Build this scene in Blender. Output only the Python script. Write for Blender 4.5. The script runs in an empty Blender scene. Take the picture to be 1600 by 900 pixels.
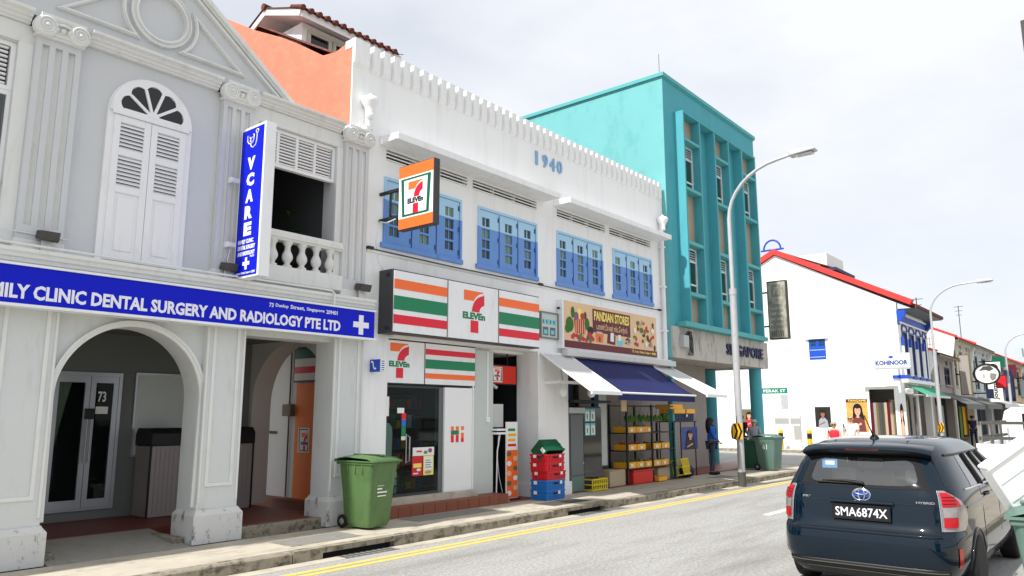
import bpy, bmesh, math, random
from mathutils import Vector, Matrix
random.seed(7)
S = bpy.context.scene
COL = S.collection
PI = math.pi
# ------------------------------------------------------------------ camera
YAW, PITCH, ROLL = math.radians(50.4025), math.radians(9.5673), math.radians(-0.0522)
fwd = Vector((math.sin(YAW)*math.cos(PITCH), math.cos(YAW)*math.cos(PITCH), math.sin(PITCH)))
rgt = fwd.cross(Vector((0, 0, 1))).normalized(); upv = rgt.cross(fwd)
r2 = rgt*math.cos(ROLL)+upv*math.sin(ROLL); u2 = -rgt*math.sin(ROLL)+upv*math.cos(ROLL)
cam = bpy.data.cameras.new('camera'); camo = bpy.data.objects.new('camera', cam); COL.objects.link(camo)
camo.matrix_world = Matrix(((r2.x, u2.x, -fwd.x, 0), (r2.y, u2.y, -fwd.y, 0), (r2.z, u2.z, -fwd.z, 1.8), (0, 0, 0, 1)))
cam.sensor_width = 36; cam.lens = 1175.56*36/1600; cam.clip_start = 0.05; cam.clip_end = 2000
S.camera = camo
# ------------------------------------------------------------------ sun and sky
SUN_EL = math.radians(50); SUN_OFF = math.radians(5)      # sun from behind-left, almost along the street
tosun = Vector((-math.cos(SUN_EL)*math.cos(SUN_OFF), math.cos(SUN_EL)*math.sin(SUN_OFF), math.sin(SUN_EL)))
sl = bpy.data.lights.new('sun', 'SUN'); sl.energy = 4.3; sl.angle = math.radians(1.2); sl.color = (1, .965, .91)
so = bpy.data.objects.new('sun', sl); COL.objects.link(so)
so.rotation_euler = (-tosun).to_track_quat('-Z', 'Y').to_euler(); so.location = (-20, 10, 40)
W = bpy.data.worlds.new('World'); S.world = W; W.use_nodes = True
nt = W.node_tree; nt.nodes.clear()
wo = nt.nodes.new('ShaderNodeOutputWorld'); bg = nt.nodes.new('ShaderNodeBackground')
sky = nt.nodes.new('ShaderNodeTexSky'); sky.sky_type = 'NISHITA'; sky.sun_disc = False
sky.sun_elevation = SUN_EL; sky.sun_rotation = math.atan2(tosun.x, tosun.y)
sky.air_density = 1.0; sky.dust_density = 1.5
tc = nt.nodes.new('ShaderNodeTexCoord'); mp = nt.nodes.new('ShaderNodeMapping'); mp.inputs['Scale'].default_value = (1, 1, 2.2); mp.inputs['Location'].default_value = (5.2, .3, 1.1)
nz = nt.nodes.new('ShaderNodeTexNoise'); nz.inputs['Scale'].default_value = 1.35; nz.inputs['Detail'].default_value = 6; nz.inputs['Roughness'].default_value = .55
rp = nt.nodes.new('ShaderNodeValToRGB'); rp.color_ramp.elements[0].position = .25; rp.color_ramp.elements[0].color = (.58, .58, .58, 1)
rp.color_ramp.elements[1].position = .56; rp.color_ramp.elements[1].color = (.97, .97, .97, 1)
mx = nt.nodes.new('ShaderNodeMixRGB'); mx.inputs[2].default_value = (7.75, 7.95, 8.35, 1)
L = nt.links.new
L(tc.outputs['Generated'], mp.inputs[0]); L(mp.outputs[0], nz.inputs['Vector']); L(nz.outputs['Fac'], rp.inputs[0])
L(rp.outputs[0], mx.inputs[0]); L(sky.outputs[0], mx.inputs[1]); L(mx.outputs[0], bg.inputs[0]); L(bg.outputs[0], wo.inputs[0])
bg.inputs[1].default_value = 0.1
S.view_settings.view_transform = 'Standard'; S.view_settings.look = 'None'; S.view_settings.gamma = 1
S.view_settings.exposure = 0.36; S.view_settings.use_curve_mapping = False
S.render.engine = 'CYCLES'
# ------------------------------------------------------------------ materials
def lin(c): return tuple(((v/255)/12.92 if v/255 <= .04045 else ((v/255+.055)/1.055)**2.4) for v in c)
MATS = {}
def mat(name, rgb, rough=.6, var=.05, scale=4.0, bump=0.0, bscale=40.0, metal=0.0, stain=None, stain_amt=0.0, stain_scale=(1.5, 1.5, .35), spec=.4, coat=0, lo=.55, hi=.75, gen=False, emit=0):
    m = bpy.data.materials.new(name); m.use_nodes = True; n = m.node_tree.nodes; l = m.node_tree.links.new
    b = n['Principled BSDF']; b.inputs['Roughness'].default_value = rough; b.inputs['Metallic'].default_value = metal
    b.inputs['Specular IOR Level'].default_value = spec
    if coat: b.inputs['Coat Weight'].default_value = coat; b.inputs['Coat Roughness'].default_value = .04
    c = lin(rgb) if max(rgb) > 1 else rgb
    tcn = n.new('ShaderNodeTexCoord'); co = tcn.outputs['Object']
    out = None
    if var:
        t = n.new('ShaderNodeTexNoise'); t.inputs['Scale'].default_value = scale; t.inputs['Detail'].default_value = 7; t.inputs['Roughness'].default_value = .62
        l(co, t.inputs['Vector'])
        x = n.new('ShaderNodeMixRGB'); x.inputs[1].default_value = (*[max(0, v*(1-var*1.6)) for v in c], 1); x.inputs[2].default_value = (*[min(1, v*(1+var*1.6)) for v in c], 1)
        l(t.outputs['Fac'], x.inputs[0]); out = x.outputs[0]
    else:
        r = n.new('ShaderNodeRGB'); r.outputs[0].default_value = (*c, 1); out = r.outputs[0]
    if stain:
        mpn = n.new('ShaderNodeMapping'); mpn.inputs['Scale'].default_value = stain_scale; l(co, mpn.inputs[0])
        t2 = n.new('ShaderNodeTexNoise'); t2.inputs['Scale'].default_value = 3; t2.inputs['Detail'].default_value = 8; t2.inputs['Roughness'].default_value = .7
        l(mpn.outputs[0], t2.inputs['Vector'])
        r = n.new('ShaderNodeValToRGB'); r.color_ramp.elements[0].position = lo; r.color_ramp.elements[1].position = hi
        r.color_ramp.elements[0].color = (0, 0, 0, 1); r.color_ramp.elements[1].color = (stain_amt,)*3+(1,)
        l(t2.outputs['Fac'], r.inputs[0])
        x2 = n.new('ShaderNodeMixRGB'); l(r.outputs[0], x2.inputs[0]); l(out, x2.inputs[1]); x2.inputs[2].default_value = (*lin(stain), 1); out = x2.outputs[0]
    l(out, b.inputs['Base Color'])
    if bump:
        t3 = n.new('ShaderNodeTexNoise'); t3.inputs['Scale'].default_value = bscale; t3.inputs['Detail'].default_value = 5; l(co, t3.inputs['Vector'])
        bn = n.new('ShaderNodeBump'); bn.inputs['Strength'].default_value = bump; bn.inputs['Distance'].default_value = .01
        l(t3.outputs['Fac'], bn.inputs['Height']); l(bn.outputs[0], b.inputs['Normal'])
    if emit: l(out, b.inputs['Emission Color']); b.inputs['Emission Strength'].default_value = emit
    MATS[name] = m; return m
def glass(name, tint, rough=.02, alpha=.25, ior=1.5):
    m = bpy.data.materials.new(name); m.use_nodes = True; n = m.node_tree.nodes; l = m.node_tree.links.new; n.clear()
    o = n.new('ShaderNodeOutputMaterial'); a = n.new('ShaderNodeBsdfTransparent'); a.inputs[0].default_value = (*tint, 1)
    g = n.new('ShaderNodeBsdfGlossy'); g.inputs['Roughness'].default_value = rough; g.inputs[0].default_value = (1, 1, 1, 1)
    fr = n.new('ShaderNodeFresnel'); fr.inputs[0].default_value = ior
    ad = n.new('ShaderNodeMath'); ad.operation = 'ADD'; ad.inputs[1].default_value = alpha*.05; l(fr.outputs[0], ad.inputs[0])
    x = n.new('ShaderNodeMixShader'); l(ad.outputs[0], x.inputs[0]); l(a.outputs[0], x.inputs[1]); l(g.outputs[0], x.inputs[2]); l(x.outputs[0], o.inputs[0])
    MATS[name] = m; return m
def asphalt(name, c0, c1, patch, c2):
    m = mat(name, c0, .9, .10, .7, .5, 160)
    n = m.node_tree.nodes; l = m.node_tree.links.new; b = n['Principled BSDF']
    src = b.inputs['Base Color'].links[0].from_socket; co = n['Texture Coordinate'].outputs['Object']
    v = n.new('ShaderNodeTexNoise'); v.inputs['Scale'].default_value = 24; v.inputs['Detail'].default_value = 8; v.inputs['Roughness'].default_value = .8; l(co, v.inputs['Vector'])
    r = n.new('ShaderNodeValToRGB'); r.color_ramp.elements[0].position = .45; r.color_ramp.elements[1].position = .60; r.color_ramp.elements[1].color = (.75, .75, .75, 1)
    l(v.outputs['Fac'], r.inputs[0]); x = n.new('ShaderNodeMixRGB'); l(r.outputs[0], x.inputs[0]); l(src, x.inputs[1]); x.inputs[2].default_value = (*lin(c1), 1)
    # long wheel-path and repair patches
    mp2 = n.new('ShaderNodeMapping'); mp2.inputs['Scale'].default_value = patch; l(co, mp2.inputs[0])
    t = n.new('ShaderNodeTexNoise'); t.inputs['Scale'].default_value = 1.0; t.inputs['Detail'].default_value = 8; t.inputs['Roughness'].default_value = .65; l(mp2.outputs[0], t.inputs['Vector'])
    r2_ = n.new('ShaderNodeValToRGB'); r2_.color_ramp.elements[0].position = .5; r2_.color_ramp.elements[1].position = .72; r2_.color_ramp.elements[1].color = (.58, .58, .58, 1)
    l(t.outputs['Fac'], r2_.inputs[0]); y = n.new('ShaderNodeMixRGB'); l(r2_.outputs[0], y.inputs[0]); l(x.outputs[0], y.inputs[1]); y.inputs[2].default_value = (*lin(c2), 1)
    # fine cracks
    vo = n.new('ShaderNodeTexVoronoi'); vo.feature = 'DISTANCE_TO_EDGE'; vo.inputs['Scale'].default_value = .55
    wn = n.new('ShaderNodeTexNoise'); wn.inputs['Scale'].default_value = 1.6; wn.inputs['Detail'].default_value = 6; l(co, wn.inputs['Vector'])
    mxv = n.new('ShaderNodeMixRGB'); mxv.inputs[0].default_value = .35; l(co, mxv.inputs[1]); l(wn.outputs['Color'], mxv.inputs[2]); l(mxv.outputs[0], vo.inputs['Vector'])
    r3 = n.new('ShaderNodeValToRGB'); r3.color_ramp.elements[0].position = .0; r3.color_ramp.elements[0].color = (.16, .16, .16, 1); r3.color_ramp.elements[1].position = .004; r3.color_ramp.elements[1].color = (0, 0, 0, 1)
    l(vo.outputs['Distance'], r3.inputs[0]); z = n.new('ShaderNodeMixRGB'); l(r3.outputs[0], z.inputs[0]); l(y.outputs[0], z.inputs[1]); z.inputs[2].default_value = (.03, .03, .03, 1)
    l(z.outputs[0], b.inputs['Base Color']); return m
# ------------------------------------------------------------------ geometry helpers
class MB:
    def __init__(s): s.v = []; s.f = []; s.sm = []
    def add(s, vs, fs, smooth=False):
        o = len(s.v); s.v += [tuple(p) for p in vs]; s.f += [tuple(i+o for i in f) for f in fs]; s.sm += [smooth]*len(fs); return s
    def box(s, x0, x1, y0, y1, z0, z1):
        return s.add([(x0, y0, z0), (x1, y0, z0), (x1, y1, z0), (x0, y1, z0), (x0, y0, z1), (x1, y0, z1), (x1, y1, z1), (x0, y1, z1)],
                     [(0, 3, 2, 1), (4, 5, 6, 7), (0, 1, 5, 4), (1, 2, 6, 5), (2, 3, 7, 6), (3, 0, 4, 7)])
    def prism(s, pts, ax, a0, a1):
        f = {'y': lambda p, a: (p[0], a, p[1]), 'x': lambda p, a: (a, p[0], p[1]), 'z': lambda p, a: (p[0], p[1], a)}[ax]
        n = len(pts)
        return s.add([f(p, a0) for p in pts]+[f(p, a1) for p in pts], [tuple(range(n)), tuple(range(2*n-1, n-1, -1))]+[(i, (i+1) % n, n+(i+1) % n, n+i) for i in range(n)])
    def frame(s, outer, inner, ax, a0, a1, closed=True):     # two matching loops, extruded
        f = {'y': lambda p, a: (p[0], a, p[1]), 'x': lambda p, a: (a, p[0], p[1]), 'z': lambda p, a: (p[0], p[1], a)}[ax]
        n = len(outer); vs = [f(p, a) for a in (a0, a1) for lp in (outer, inner) for p in lp]; fs = []
        rng = range(n) if closed else range(n-1)
        for i in rng:
            j = (i+1) % n
            fs += [(i, j, n+j, n+i), (2*n+i, 3*n+i, 3*n+j, 2*n+j), (i, 2*n+i, 2*n+j, j), (n+i, n+j, 3*n+j, 3*n+i)]
        if not closed: fs += [(0, n, 3*n, 2*n), (n-1, 3*n-1, 4*n-1, 2*n-1)]
        return s.add(vs, fs)
    def tube(s, path, r, n=8, caps=True, smooth=True):
        P = [Vector(p) for p in path]; rs = r if isinstance(r, (list, tuple)) else [r]*len(P); vs = []
        up = Vector((0, 0, 1)); prev = None
        for i, p in enumerate(P):
            d = (P[min(i+1, len(P)-1)]-P[max(i-1, 0)]).normalized()
            a = (prev - d*prev.dot(d)) if prev is not None else d.cross(up if abs(d.z) < .9 else Vector((1, 0, 0)))
            if a.length < 1e-5: a = d.orthogonal()
            a.normalize(); prev = a; b = d.cross(a)
            vs += [p+(a*math.cos(2*PI*k/n)+b*math.sin(2*PI*k/n))*rs[i] for k in range(n)]
        s.add(vs, [(i*n+k, i*n+(k+1) % n, (i+1)*n+(k+1) % n, (i+1)*n+k) for i in range(len(P)-1) for k in range(n)], smooth)
        if caps: s.add(vs[:n], [tuple(range(n-1, -1, -1))]); s.add(vs[-n:], [tuple(range(n))])
        return s
    def lathe(s, prof, c, n=16, axis='z', smooth=True, caps=True):
        vs = []
        for r, h in prof:
            for k in range(n):
                a = 2*PI*k/n; p = (r*math.cos(a), r*math.sin(a), h)
                p = {'z': p, 'y': (p[0], p[2], p[1]), 'x': (p[2], p[0], p[1])}[axis]
                vs.append((c[0]+p[0], c[1]+p[1], c[2]+p[2]))
        m = len(prof); s.add(vs, [(i*n+k, i*n+(k+1) % n, (i+1)*n+(k+1) % n, (i+1)*n+k) for i in range(m-1) for k in range(n)], smooth)
        if caps:
            if prof[0][0] > 1e-4: s.add(vs[:n], [tuple(range(n))])
            if prof[-1][0] > 1e-4: s.add(vs[-n:], [tuple(range(n))])
        return s
    def grid(s, P, smooth=True, wrap=False):                 # P[i][j] points
        m, n = len(P), len(P[0]); vs = [p for row in P for p in row]
        fs = [(i*n+j, i*n+(j+1) % n, (i+1)*n+(j+1) % n, (i+1)*n+j) for i in range(m-1) for j in range(n if wrap else n-1)]
        return s.add(vs, fs, smooth)
    def band(s, pts, w, ax, a0, a1, closed=False):           # flat strip of width w along a 2-D path
        n = len(pts); A, B = [], []
        for i in range(n):
            p0 = Vector(pts[i-1] if (closed or i > 0) else pts[i]); p1 = Vector(pts[i]); p2 = Vector(pts[(i+1) % n] if (closed or i < n-1) else pts[i])
            d1 = (p1-p0); d2 = (p2-p1)
            d1 = d1.normalized() if d1.length > 1e-6 else d2.normalized(); d2 = d2.normalized() if d2.length > 1e-6 else d1
            nn = Vector((-d1.y-d2.y, d1.x+d2.x)); nn.normalize(); k = 1/max(.35, nn.dot(Vector((-d1.y, d1.x))))
            A.append(tuple(p1+nn*w/2*k)); B.append(tuple(p1-nn*w/2*k))
        return s.frame(A, B, ax, a0, a1, closed)
def wloc(o):
    v = Vector((0, 0, 0))
    while o is not None: v = v+o.location; o = o.parent
    return v
def link_mesh(name, me, parent=None):
    o = bpy.data.objects.new(name, me); COL.objects.link(o)
    if parent is not None: o.parent = parent
    return o
def make_mesh(name, mb, off=(0, 0, 0), mats=()):
    me = bpy.data.meshes.new(name); o = Vector(off)
    me.from_pydata([tuple(Vector(p)-o) for p in mb.v], [], mb.f)
    for p, f in zip(me.polygons, mb.sm): p.use_smooth = f
    bm = bmesh.new(); bm.from_mesh(me); bmesh.ops.recalc_face_normals(bm, faces=bm.faces); bm.to_mesh(me); bm.free()
    for m in mats: me.materials.append(MATS[m] if isinstance(m, str) else m)
    return me
def bevel(o, w, seg=2):
    md = o.modifiers.new('bevel', 'BEVEL'); md.width = w; md.segments = seg; md.limit_method = 'ANGLE'; md.angle_limit = math.radians(40)
def part(name, mb, m, parent, bev=0, local=False, label=None, kind=None):
    off = Vector((0, 0, 0)) if local else wloc(parent)
    if not local:                                            # give the part its own origin at its centre
        xs = [Vector(p) for p in mb.v]; c = Vector([(min(p[i] for p in xs)+max(p[i] for p in xs))/2 for i in range(3)])
    else:
        xs = [Vector(p) for p in mb.v]; c = Vector([(min(p[i] for p in xs)+max(p[i] for p in xs))/2 for i in range(3)])
    me = make_mesh(name, mb, c, [m] if not isinstance(m, (list, tuple)) else m)
    o = link_mesh(name, me, parent); o.location = c-off
    if bev: bevel(o, bev)
    if label: o['label'] = label
    if kind: o['kind'] = kind
    return o
def tag(o, label, cat, group=None):
    o['label'] = label; o['category'] = cat
    if group: o['group'] = group
    return o
def thing(name, label, cat, loc, rz=0, group=None):
    o = bpy.data.objects.new(name, None); COL.objects.link(o); o.location = loc; o.rotation_euler = (0, 0, rz); o.empty_display_size = .3
    return tag(o, label, cat, group)
def solo(name, mb, m, label, cat, group=None, bev=0):
    xs = mb.v; c = Vector(((min(p[0] for p in xs)+max(p[0] for p in xs))/2, (min(p[1] for p in xs)+max(p[1] for p in xs))/2, min(p[2] for p in xs)))
    o = link_mesh(name, make_mesh(name, mb, c, [m] if not isinstance(m, (list, tuple)) else m)); o.location = c
    if bev: bevel(o, bev)
    return tag(o, label, cat, group)
def struct(name, mb, m, kind='structure', bev=0):
    o = link_mesh(name, make_mesh(name, mb, (0, 0, 0), [m])); o['kind'] = kind
    if bev: bevel(o, bev)
    return o
def dup(root, loc, label=None, group=None, rz=None):
    r = root.copy(); COL.objects.link(r); r.location = loc
    if rz is not None: r.rotation_euler = (0, 0, rz)
    if label: r['label'] = label
    if group: r['group'] = group
    for ch in list(root.children):
        c = ch.copy(); COL.objects.link(c); c.parent = r
        for g in list(ch.children):
            d = g.copy(); COL.objects.link(d); d.parent = c
    return r
def inst(src, parent, dloc):                                 # another piece sharing mesh data
    o = src.copy(); COL.objects.link(o); o.parent = parent; o.location = src.location+Vector(dloc); return o
FRONT = (Vector((1, 0, 0)), Vector((0, 0, 1)), Vector((0, -1, 0)))
LEFT = (Vector((0, -1, 0)), Vector((0, 0, 1)), Vector((-1, 0, 0)))
def flat(name, pts, m, parent, O, B=FRONT, off=0.0, th=.003, local=False, label=None):
    u, v, n = B; O = Vector(O); k = len(pts); mb = MB()
    mb.add([O+u*p[0]+v*p[1]+n*(off+h) for h in (0, th) for p in pts], [tuple(range(k)), tuple(range(2*k-1, k-1, -1))]+[(i, (i+1) % k, k+(i+1) % k, k+i) for i in range(k)])
    return part(name, mb, m, parent, local=local, label=label)
def rect(x, y, w, h): return [(x, y), (x+w, y), (x+w, y+h), (x, y+h)]
def ell(cx, cy, rx, ry, n=20, a0=0, a1=2*PI): return [(cx+rx*math.cos(a0+(a1-a0)*i/n), cy+ry*math.sin(a0+(a1-a0)*i/n)) for i in range(n if abs(a1-a0-2*PI) < 1e-6 else n+1)]
def text(s, m, parent, O, w, h, B=FRONT, off=0.0, th=.004, bold=.02, name='lettering', local=False, res=2, shear=0, space=1.0):
    cu = bpy.data.curves.new('t', 'FONT'); cu.body = s; cu.size = 1; cu.extrude = th/2; cu.offset = bold; cu.resolution_u = res; cu.shear = shear; cu.space_character = space
    ob = bpy.data.objects.new('t', cu); COL.objects.link(ob); bpy.context.view_layer.update()
    me = bpy.data.meshes.new_from_object(ob.evaluated_get(bpy.context.evaluated_depsgraph_get()))
    bpy.data.objects.remove(ob); bpy.data.curves.remove(cu)
    xs = [v.co.x for v in me.vertices]; ys = [v.co.y for v in me.vertices]
    x0, x1, y0, y1 = min(xs), max(xs), min(ys), max(ys); sx = w/(x1-x0); sy = h/(y1-y0)
    u, v, n = B; O = Vector(O); pw = Vector((0, 0, 0)) if local else wloc(parent); ctr = O+u*w/2+v*h/2+n*off
    for q in me.vertices:
        c = q.co; q.co = O+u*((c.x-x0)*sx)+v*((c.y-y0)*sy)+n*(off+th/2+c.z)-ctr
    me.materials.clear(); me.materials.append(MATS[m]); me.name = name
    o = link_mesh(name, me, parent); o.location = ctr-pw; return o
def words(st, m, parent, O, w, h, B=FRONT, **k):             # one object per word
    ws = st.split(' '); tot = len(st); x = 0
    for q in ws:
        text(q, m, parent, Vector(O)+B[0]*(w*x/tot), w*len(q)/tot, h*(1.0 if not q.endswith(',') else 1.12), B, **k); x += len(q)+1
# ------------------------------------------------------------------ palette
mat('grey_wall', (203, 206, 208), .8, .03, 1.2, .08, 60, stain=(150, 150, 146), stain_amt=.35, lo=.55, hi=.9)
mat('grey_trim', (222, 224, 222), .7, .03, 2, .05, 60, stain=(150, 148, 140), stain_amt=.4, lo=.52, hi=.85)
mat('pier_paint', (208, 212, 212), .75, .03, 2, .08, 60, stain=(140, 138, 130), stain_amt=.45, lo=.53, hi=.85)
mat('pier_base', (206, 207, 205), .85, .06, 3, .3, 40, stain=(72, 66, 56), stain_amt=.85, stain_scale=(2.6, 2.6, 1.6), lo=.56, hi=.66)
mat('white_paint', (240, 241, 241), .75, .018, 1.0, .05, 60, stain=(176, 177, 172), stain_amt=.38, stain_scale=(1.7, 1.7, .2), lo=.5, hi=.85)
mat('white_gloss', (236, 237, 238), .4, .015, 2)
mat('shutter_white', (234, 235, 236), .5, .02, 3, stain=(180, 178, 170), stain_amt=.3)
mat('dark_gap', (26, 27, 30), .8, .1)
mat('sign_blue', (0, 22, 196), .45, .02, 2, spec=.2)
mat('sign_white', (236, 238, 241), .4, .02, 2, stain=(196, 194, 186), stain_amt=.45, stain_scale=(1, 1, .4), lo=.5, hi=.8)
mat('letter_white', (236, 236, 246), .4, .01, 2)
mat('coral', (232, 130, 104), .85, .10, 1.6, .35, 18, stain=(238, 150, 126), stain_amt=.6, stain_scale=(1, 1.6, 3), lo=.48, hi=.72)
mat('roof_tile', (118, 62, 50), .85, .25, 6, .3, 40, stain=(42, 30, 28), stain_amt=.85, stain_scale=(3, 3, 3), lo=.42, hi=.62)
mat('blue_dark', (100, 146, 212), .45, .05, 3, stain=(52, 92, 170), stain_amt=.5)
mat('blue_light', (166, 208, 236), .45, .05, 3)
mat('pale_blue_num', (128, 172, 205), .5, .04)
mat('pane_green', (40, 70, 62), .12, .35, 7, spec=.6)
mat('pane_pale', (104, 128, 96), .15, .3, 9, spec=.6); mat('pane_dim', (30, 46, 46), .12, .3, 7, spec=.6); mat('orange', (250, 112, 46), .4, .02); mat('green', (0, 128, 84), .4, .03); mat('red', (225, 22, 52), .4, .02); mat('dark_green', (0, 92, 66), .4, .03)
mat('black_metal', (30, 32, 34), .5, .1, 8); mat('dark_frame', (58, 60, 62), .5, .1, 8)
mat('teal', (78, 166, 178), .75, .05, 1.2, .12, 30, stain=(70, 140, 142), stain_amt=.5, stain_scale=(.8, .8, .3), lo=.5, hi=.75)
mat('teal_sunlit', (112, 184, 186), .8, .05, .8, .15, 14, stain=(84, 160, 162), stain_amt=.75, stain_scale=(.5, .5, .28), lo=.5, hi=.74)  # same paint as the front, lightened to put sunlight into the side wall
mat('teal_trim', (86, 172, 176), .6, .05, 3)
mat('tan_panel', (176, 160, 140), .7, .08, 3)
mat('concrete', (190, 186, 178), .9, .08, 2, .3, 60, stain=(92, 90, 86), stain_amt=.8, stain_scale=(1.6, 1.6, .5), lo=.50, hi=.70)
mat('footpath', (186, 178, 162), .92, .10, 2.2, .35, 90, stain=(112, 104, 92), stain_amt=.6, stain_scale=(.9, 1.6, 1), lo=.5, hi=.72)
mat('kerb', (150, 142, 126), .95, .18, 7, .6, 60, stain=(48, 44, 36), stain_amt=.85, stain_scale=(2, 3, 2.6), lo=.48, hi=.66)
asphalt('asphalt', (148, 147, 144), (190, 189, 184), (.14, .8, 1), (98, 95, 90))
mat('asphalt_dark', (122, 118, 112), .9, .12, 2, .4, 120, stain=(84, 80, 74), stain_amt=.6)
mat('yellow_line', (226, 196, 92), .8, .12, 6, stain=(160, 150, 125), stain_amt=.55, stain_scale=(4, 4, 4), lo=.5, hi=.66)
mat('white_line', (225, 225, 220), .8, .06, 6, stain=(150, 148, 140), stain_amt=.6, stain_scale=(4, 4, 4))
mat('cover_grey', (132, 130, 124), .85, .12, 6, .4, 80, stain=(88, 86, 80), stain_amt=.6)
mat('iron', (78, 76, 72), .8, .15, 8, .4, 90)
mat('tile_brown', (132, 74, 54), .55, .12, 5, stain=(78, 44, 34), stain_amt=.6, stain_scale=(3, 3, 3)); mat('tile_red', (112, 56, 46), .5, .15, 5, stain=(60, 40, 34), stain_amt=.6)
mat('ramp', (146, 142, 134), .92, .12, 5, .5, 90, stain=(100, 96, 88), stain_amt=.6)
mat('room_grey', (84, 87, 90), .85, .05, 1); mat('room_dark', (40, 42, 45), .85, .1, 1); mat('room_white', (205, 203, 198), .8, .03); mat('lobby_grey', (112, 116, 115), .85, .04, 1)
mat('aluminium', (176, 180, 186), .35, .04, 6, metal=.6); mat('steel', (176, 176, 178), .4, .08, 8, metal=.5); mat('galv', (186, 188, 190), .5, .10, 5, metal=.25, stain=(120, 120, 118), stain_amt=.4)
mat('black_glass', (8, 9, 11), .06, .05, 3, spec=.6); glass('clear_glass', (.80, .86, .84), .02, .3); glass('car_glass', (.82, .92, .84), .03, 2.2); glass('shop_glass', (.66, .74, .72), .02, 0, 1.18)
mat('curtain', (196, 192, 176), .9, .05, 6); mat('board_white', (196, 204, 200), .5, .05, 3); mat('bin_steel', (150, 142, 140), .5, .05, 4, metal=.2); mat('black_plastic', (22, 22, 24), .5, .1)
mat('orange_wall', (236, 118, 30), .5, .04); mat('brown_box', (110, 100, 72), .6, .1)
mat('bin_green', (86, 116, 70), .5, .06, 4, stain=(50, 84, 44), stain_amt=.6, stain_scale=(2, 2, 1), lo=.48, hi=.7); mat('bin_teal', (94, 122, 112), .5, .06, 4, stain=(50, 74, 66), stain_amt=.5); mat('bin_teal_dark', (34, 84, 66), .5, .06, 4, stain=(26, 56, 46), stain_amt=.5)
mat('rubber', (24, 24, 25), .8, .15, 10); mat('crate_green', (8, 88, 58), .5, .08, 8); mat('crate_red', (206, 24, 40), .5, .07, 8); mat('crate_blue', (28, 112, 190), .5, .08, 8); mat('crate_yellow', (232, 206, 30), .5, .08, 8); mat('tray_yellow', (250, 178, 40), .5, .06, 8); mat('box_red', (216, 44, 28), .5, .05); mat('carton', (186, 168, 140), .8, .06, 5)
mat('navy_cloth', (20, 28, 84), .8, .06, 3, stain=(44, 50, 118), stain_amt=.5, stain_scale=(2, 1, 1)); mat('awning_white', (206, 206, 204), .6, .04, 3, stain=(150, 150, 146), stain_amt=.4); mat('fridge_grey', (98, 104, 106), .45, .06, 3); mat('fridge_dark', (22, 30, 34), .3, .1, 3); mat('deep_blue', (10, 62, 110), .6, .06); mat('shop_wall', (158, 150, 145), .85, .06, 1.5, .05, 40, stain=(104, 98, 94), stain_amt=.5)
mat('sign_cream', (226, 190, 148), .45, .08, 1.6); mat('maroon', (96, 18, 32), .45, .04); mat('sign_yellow', (248, 226, 110), .4, .02); mat('leaf_green', (56, 110, 36), .7, .25, 9); mat('produce', (190, 60, 40), .6, .3, 12); mat('purple', (140, 80, 130), .6, .1); mat('produce_green', (96, 132, 44), .6, .3, 12)
mat('black_print', (24, 24, 24), .5, .02); mat('cyan', (110, 205, 215), .5, .05); mat('paper', (235, 236, 232), .6, .03)
mat('skin_light', (214, 160, 134), .55, .05); mat('skin_brown', (150, 100, 76), .55, .05); mat('hair_black', (18, 16, 16), .5, .1); mat('hair_grey', (170, 155, 130), .6, .15, 20); mat('cloth_blue', (30, 92, 200), .8, .08); mat('cloth_black', (24, 24, 28), .85, .1); mat('cloth_navy', (26, 38, 66), .85, .1); mat('cloth_red', (220, 40, 62), .8, .08); mat('cloth_white', (225, 226, 228), .8, .04); mat('cloth_grey', (150, 158, 170), .8, .1); mat('denim', (58, 66, 86), .85, .1); mat('hat_beige', (190, 184, 165), .8, .08)
mat('koh_white', (238, 240, 238), .8, .02, 1, .04, 40); mat('koh_blue', (28, 74, 186), .5, .06); mat('koh_navy', (52, 76, 138), .5, .08); mat('koh_red', (222, 58, 54), .6, .06, 3); mat('shop_navy', (40, 48, 84), .6, .1)
mat('awning_green', (70, 158, 128), .7, .05); mat('awning_grey', (96, 98, 98), .7, .1, 4); mat('hazard_yellow', (238, 176, 20), .5, .05); mat('street_green', (10, 128, 96), .4, .03)
mat('pole', (178, 180, 182), .55, .08, 4, metal=.2, stain=(118, 118, 116), stain_amt=.55, stain_scale=(6, 6, 1.5))
mat('car_paint', (1, 21, 35), .35, .03, 3, metal=0, coat=.85, spec=.03); mat('car_black', (14, 15, 17), .45, .1, 8); mat('lamp_red', (176, 4, 20), .15, .08, 20, spec=.3, coat=.3); mat('lamp_clear', (150, 144, 144), .15, .2, 30, spec=.6, metal=.3, coat=.5); mat('chrome', (210, 214, 220), .12, .02, metal=1.0); mat('car_interior', (170, 166, 152), .8, .1); mat('rim', (130, 132, 134), .35, .06, metal=.7); mat('foam', (240, 242, 242), .75, .02, 6, .15, 120)
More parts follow.
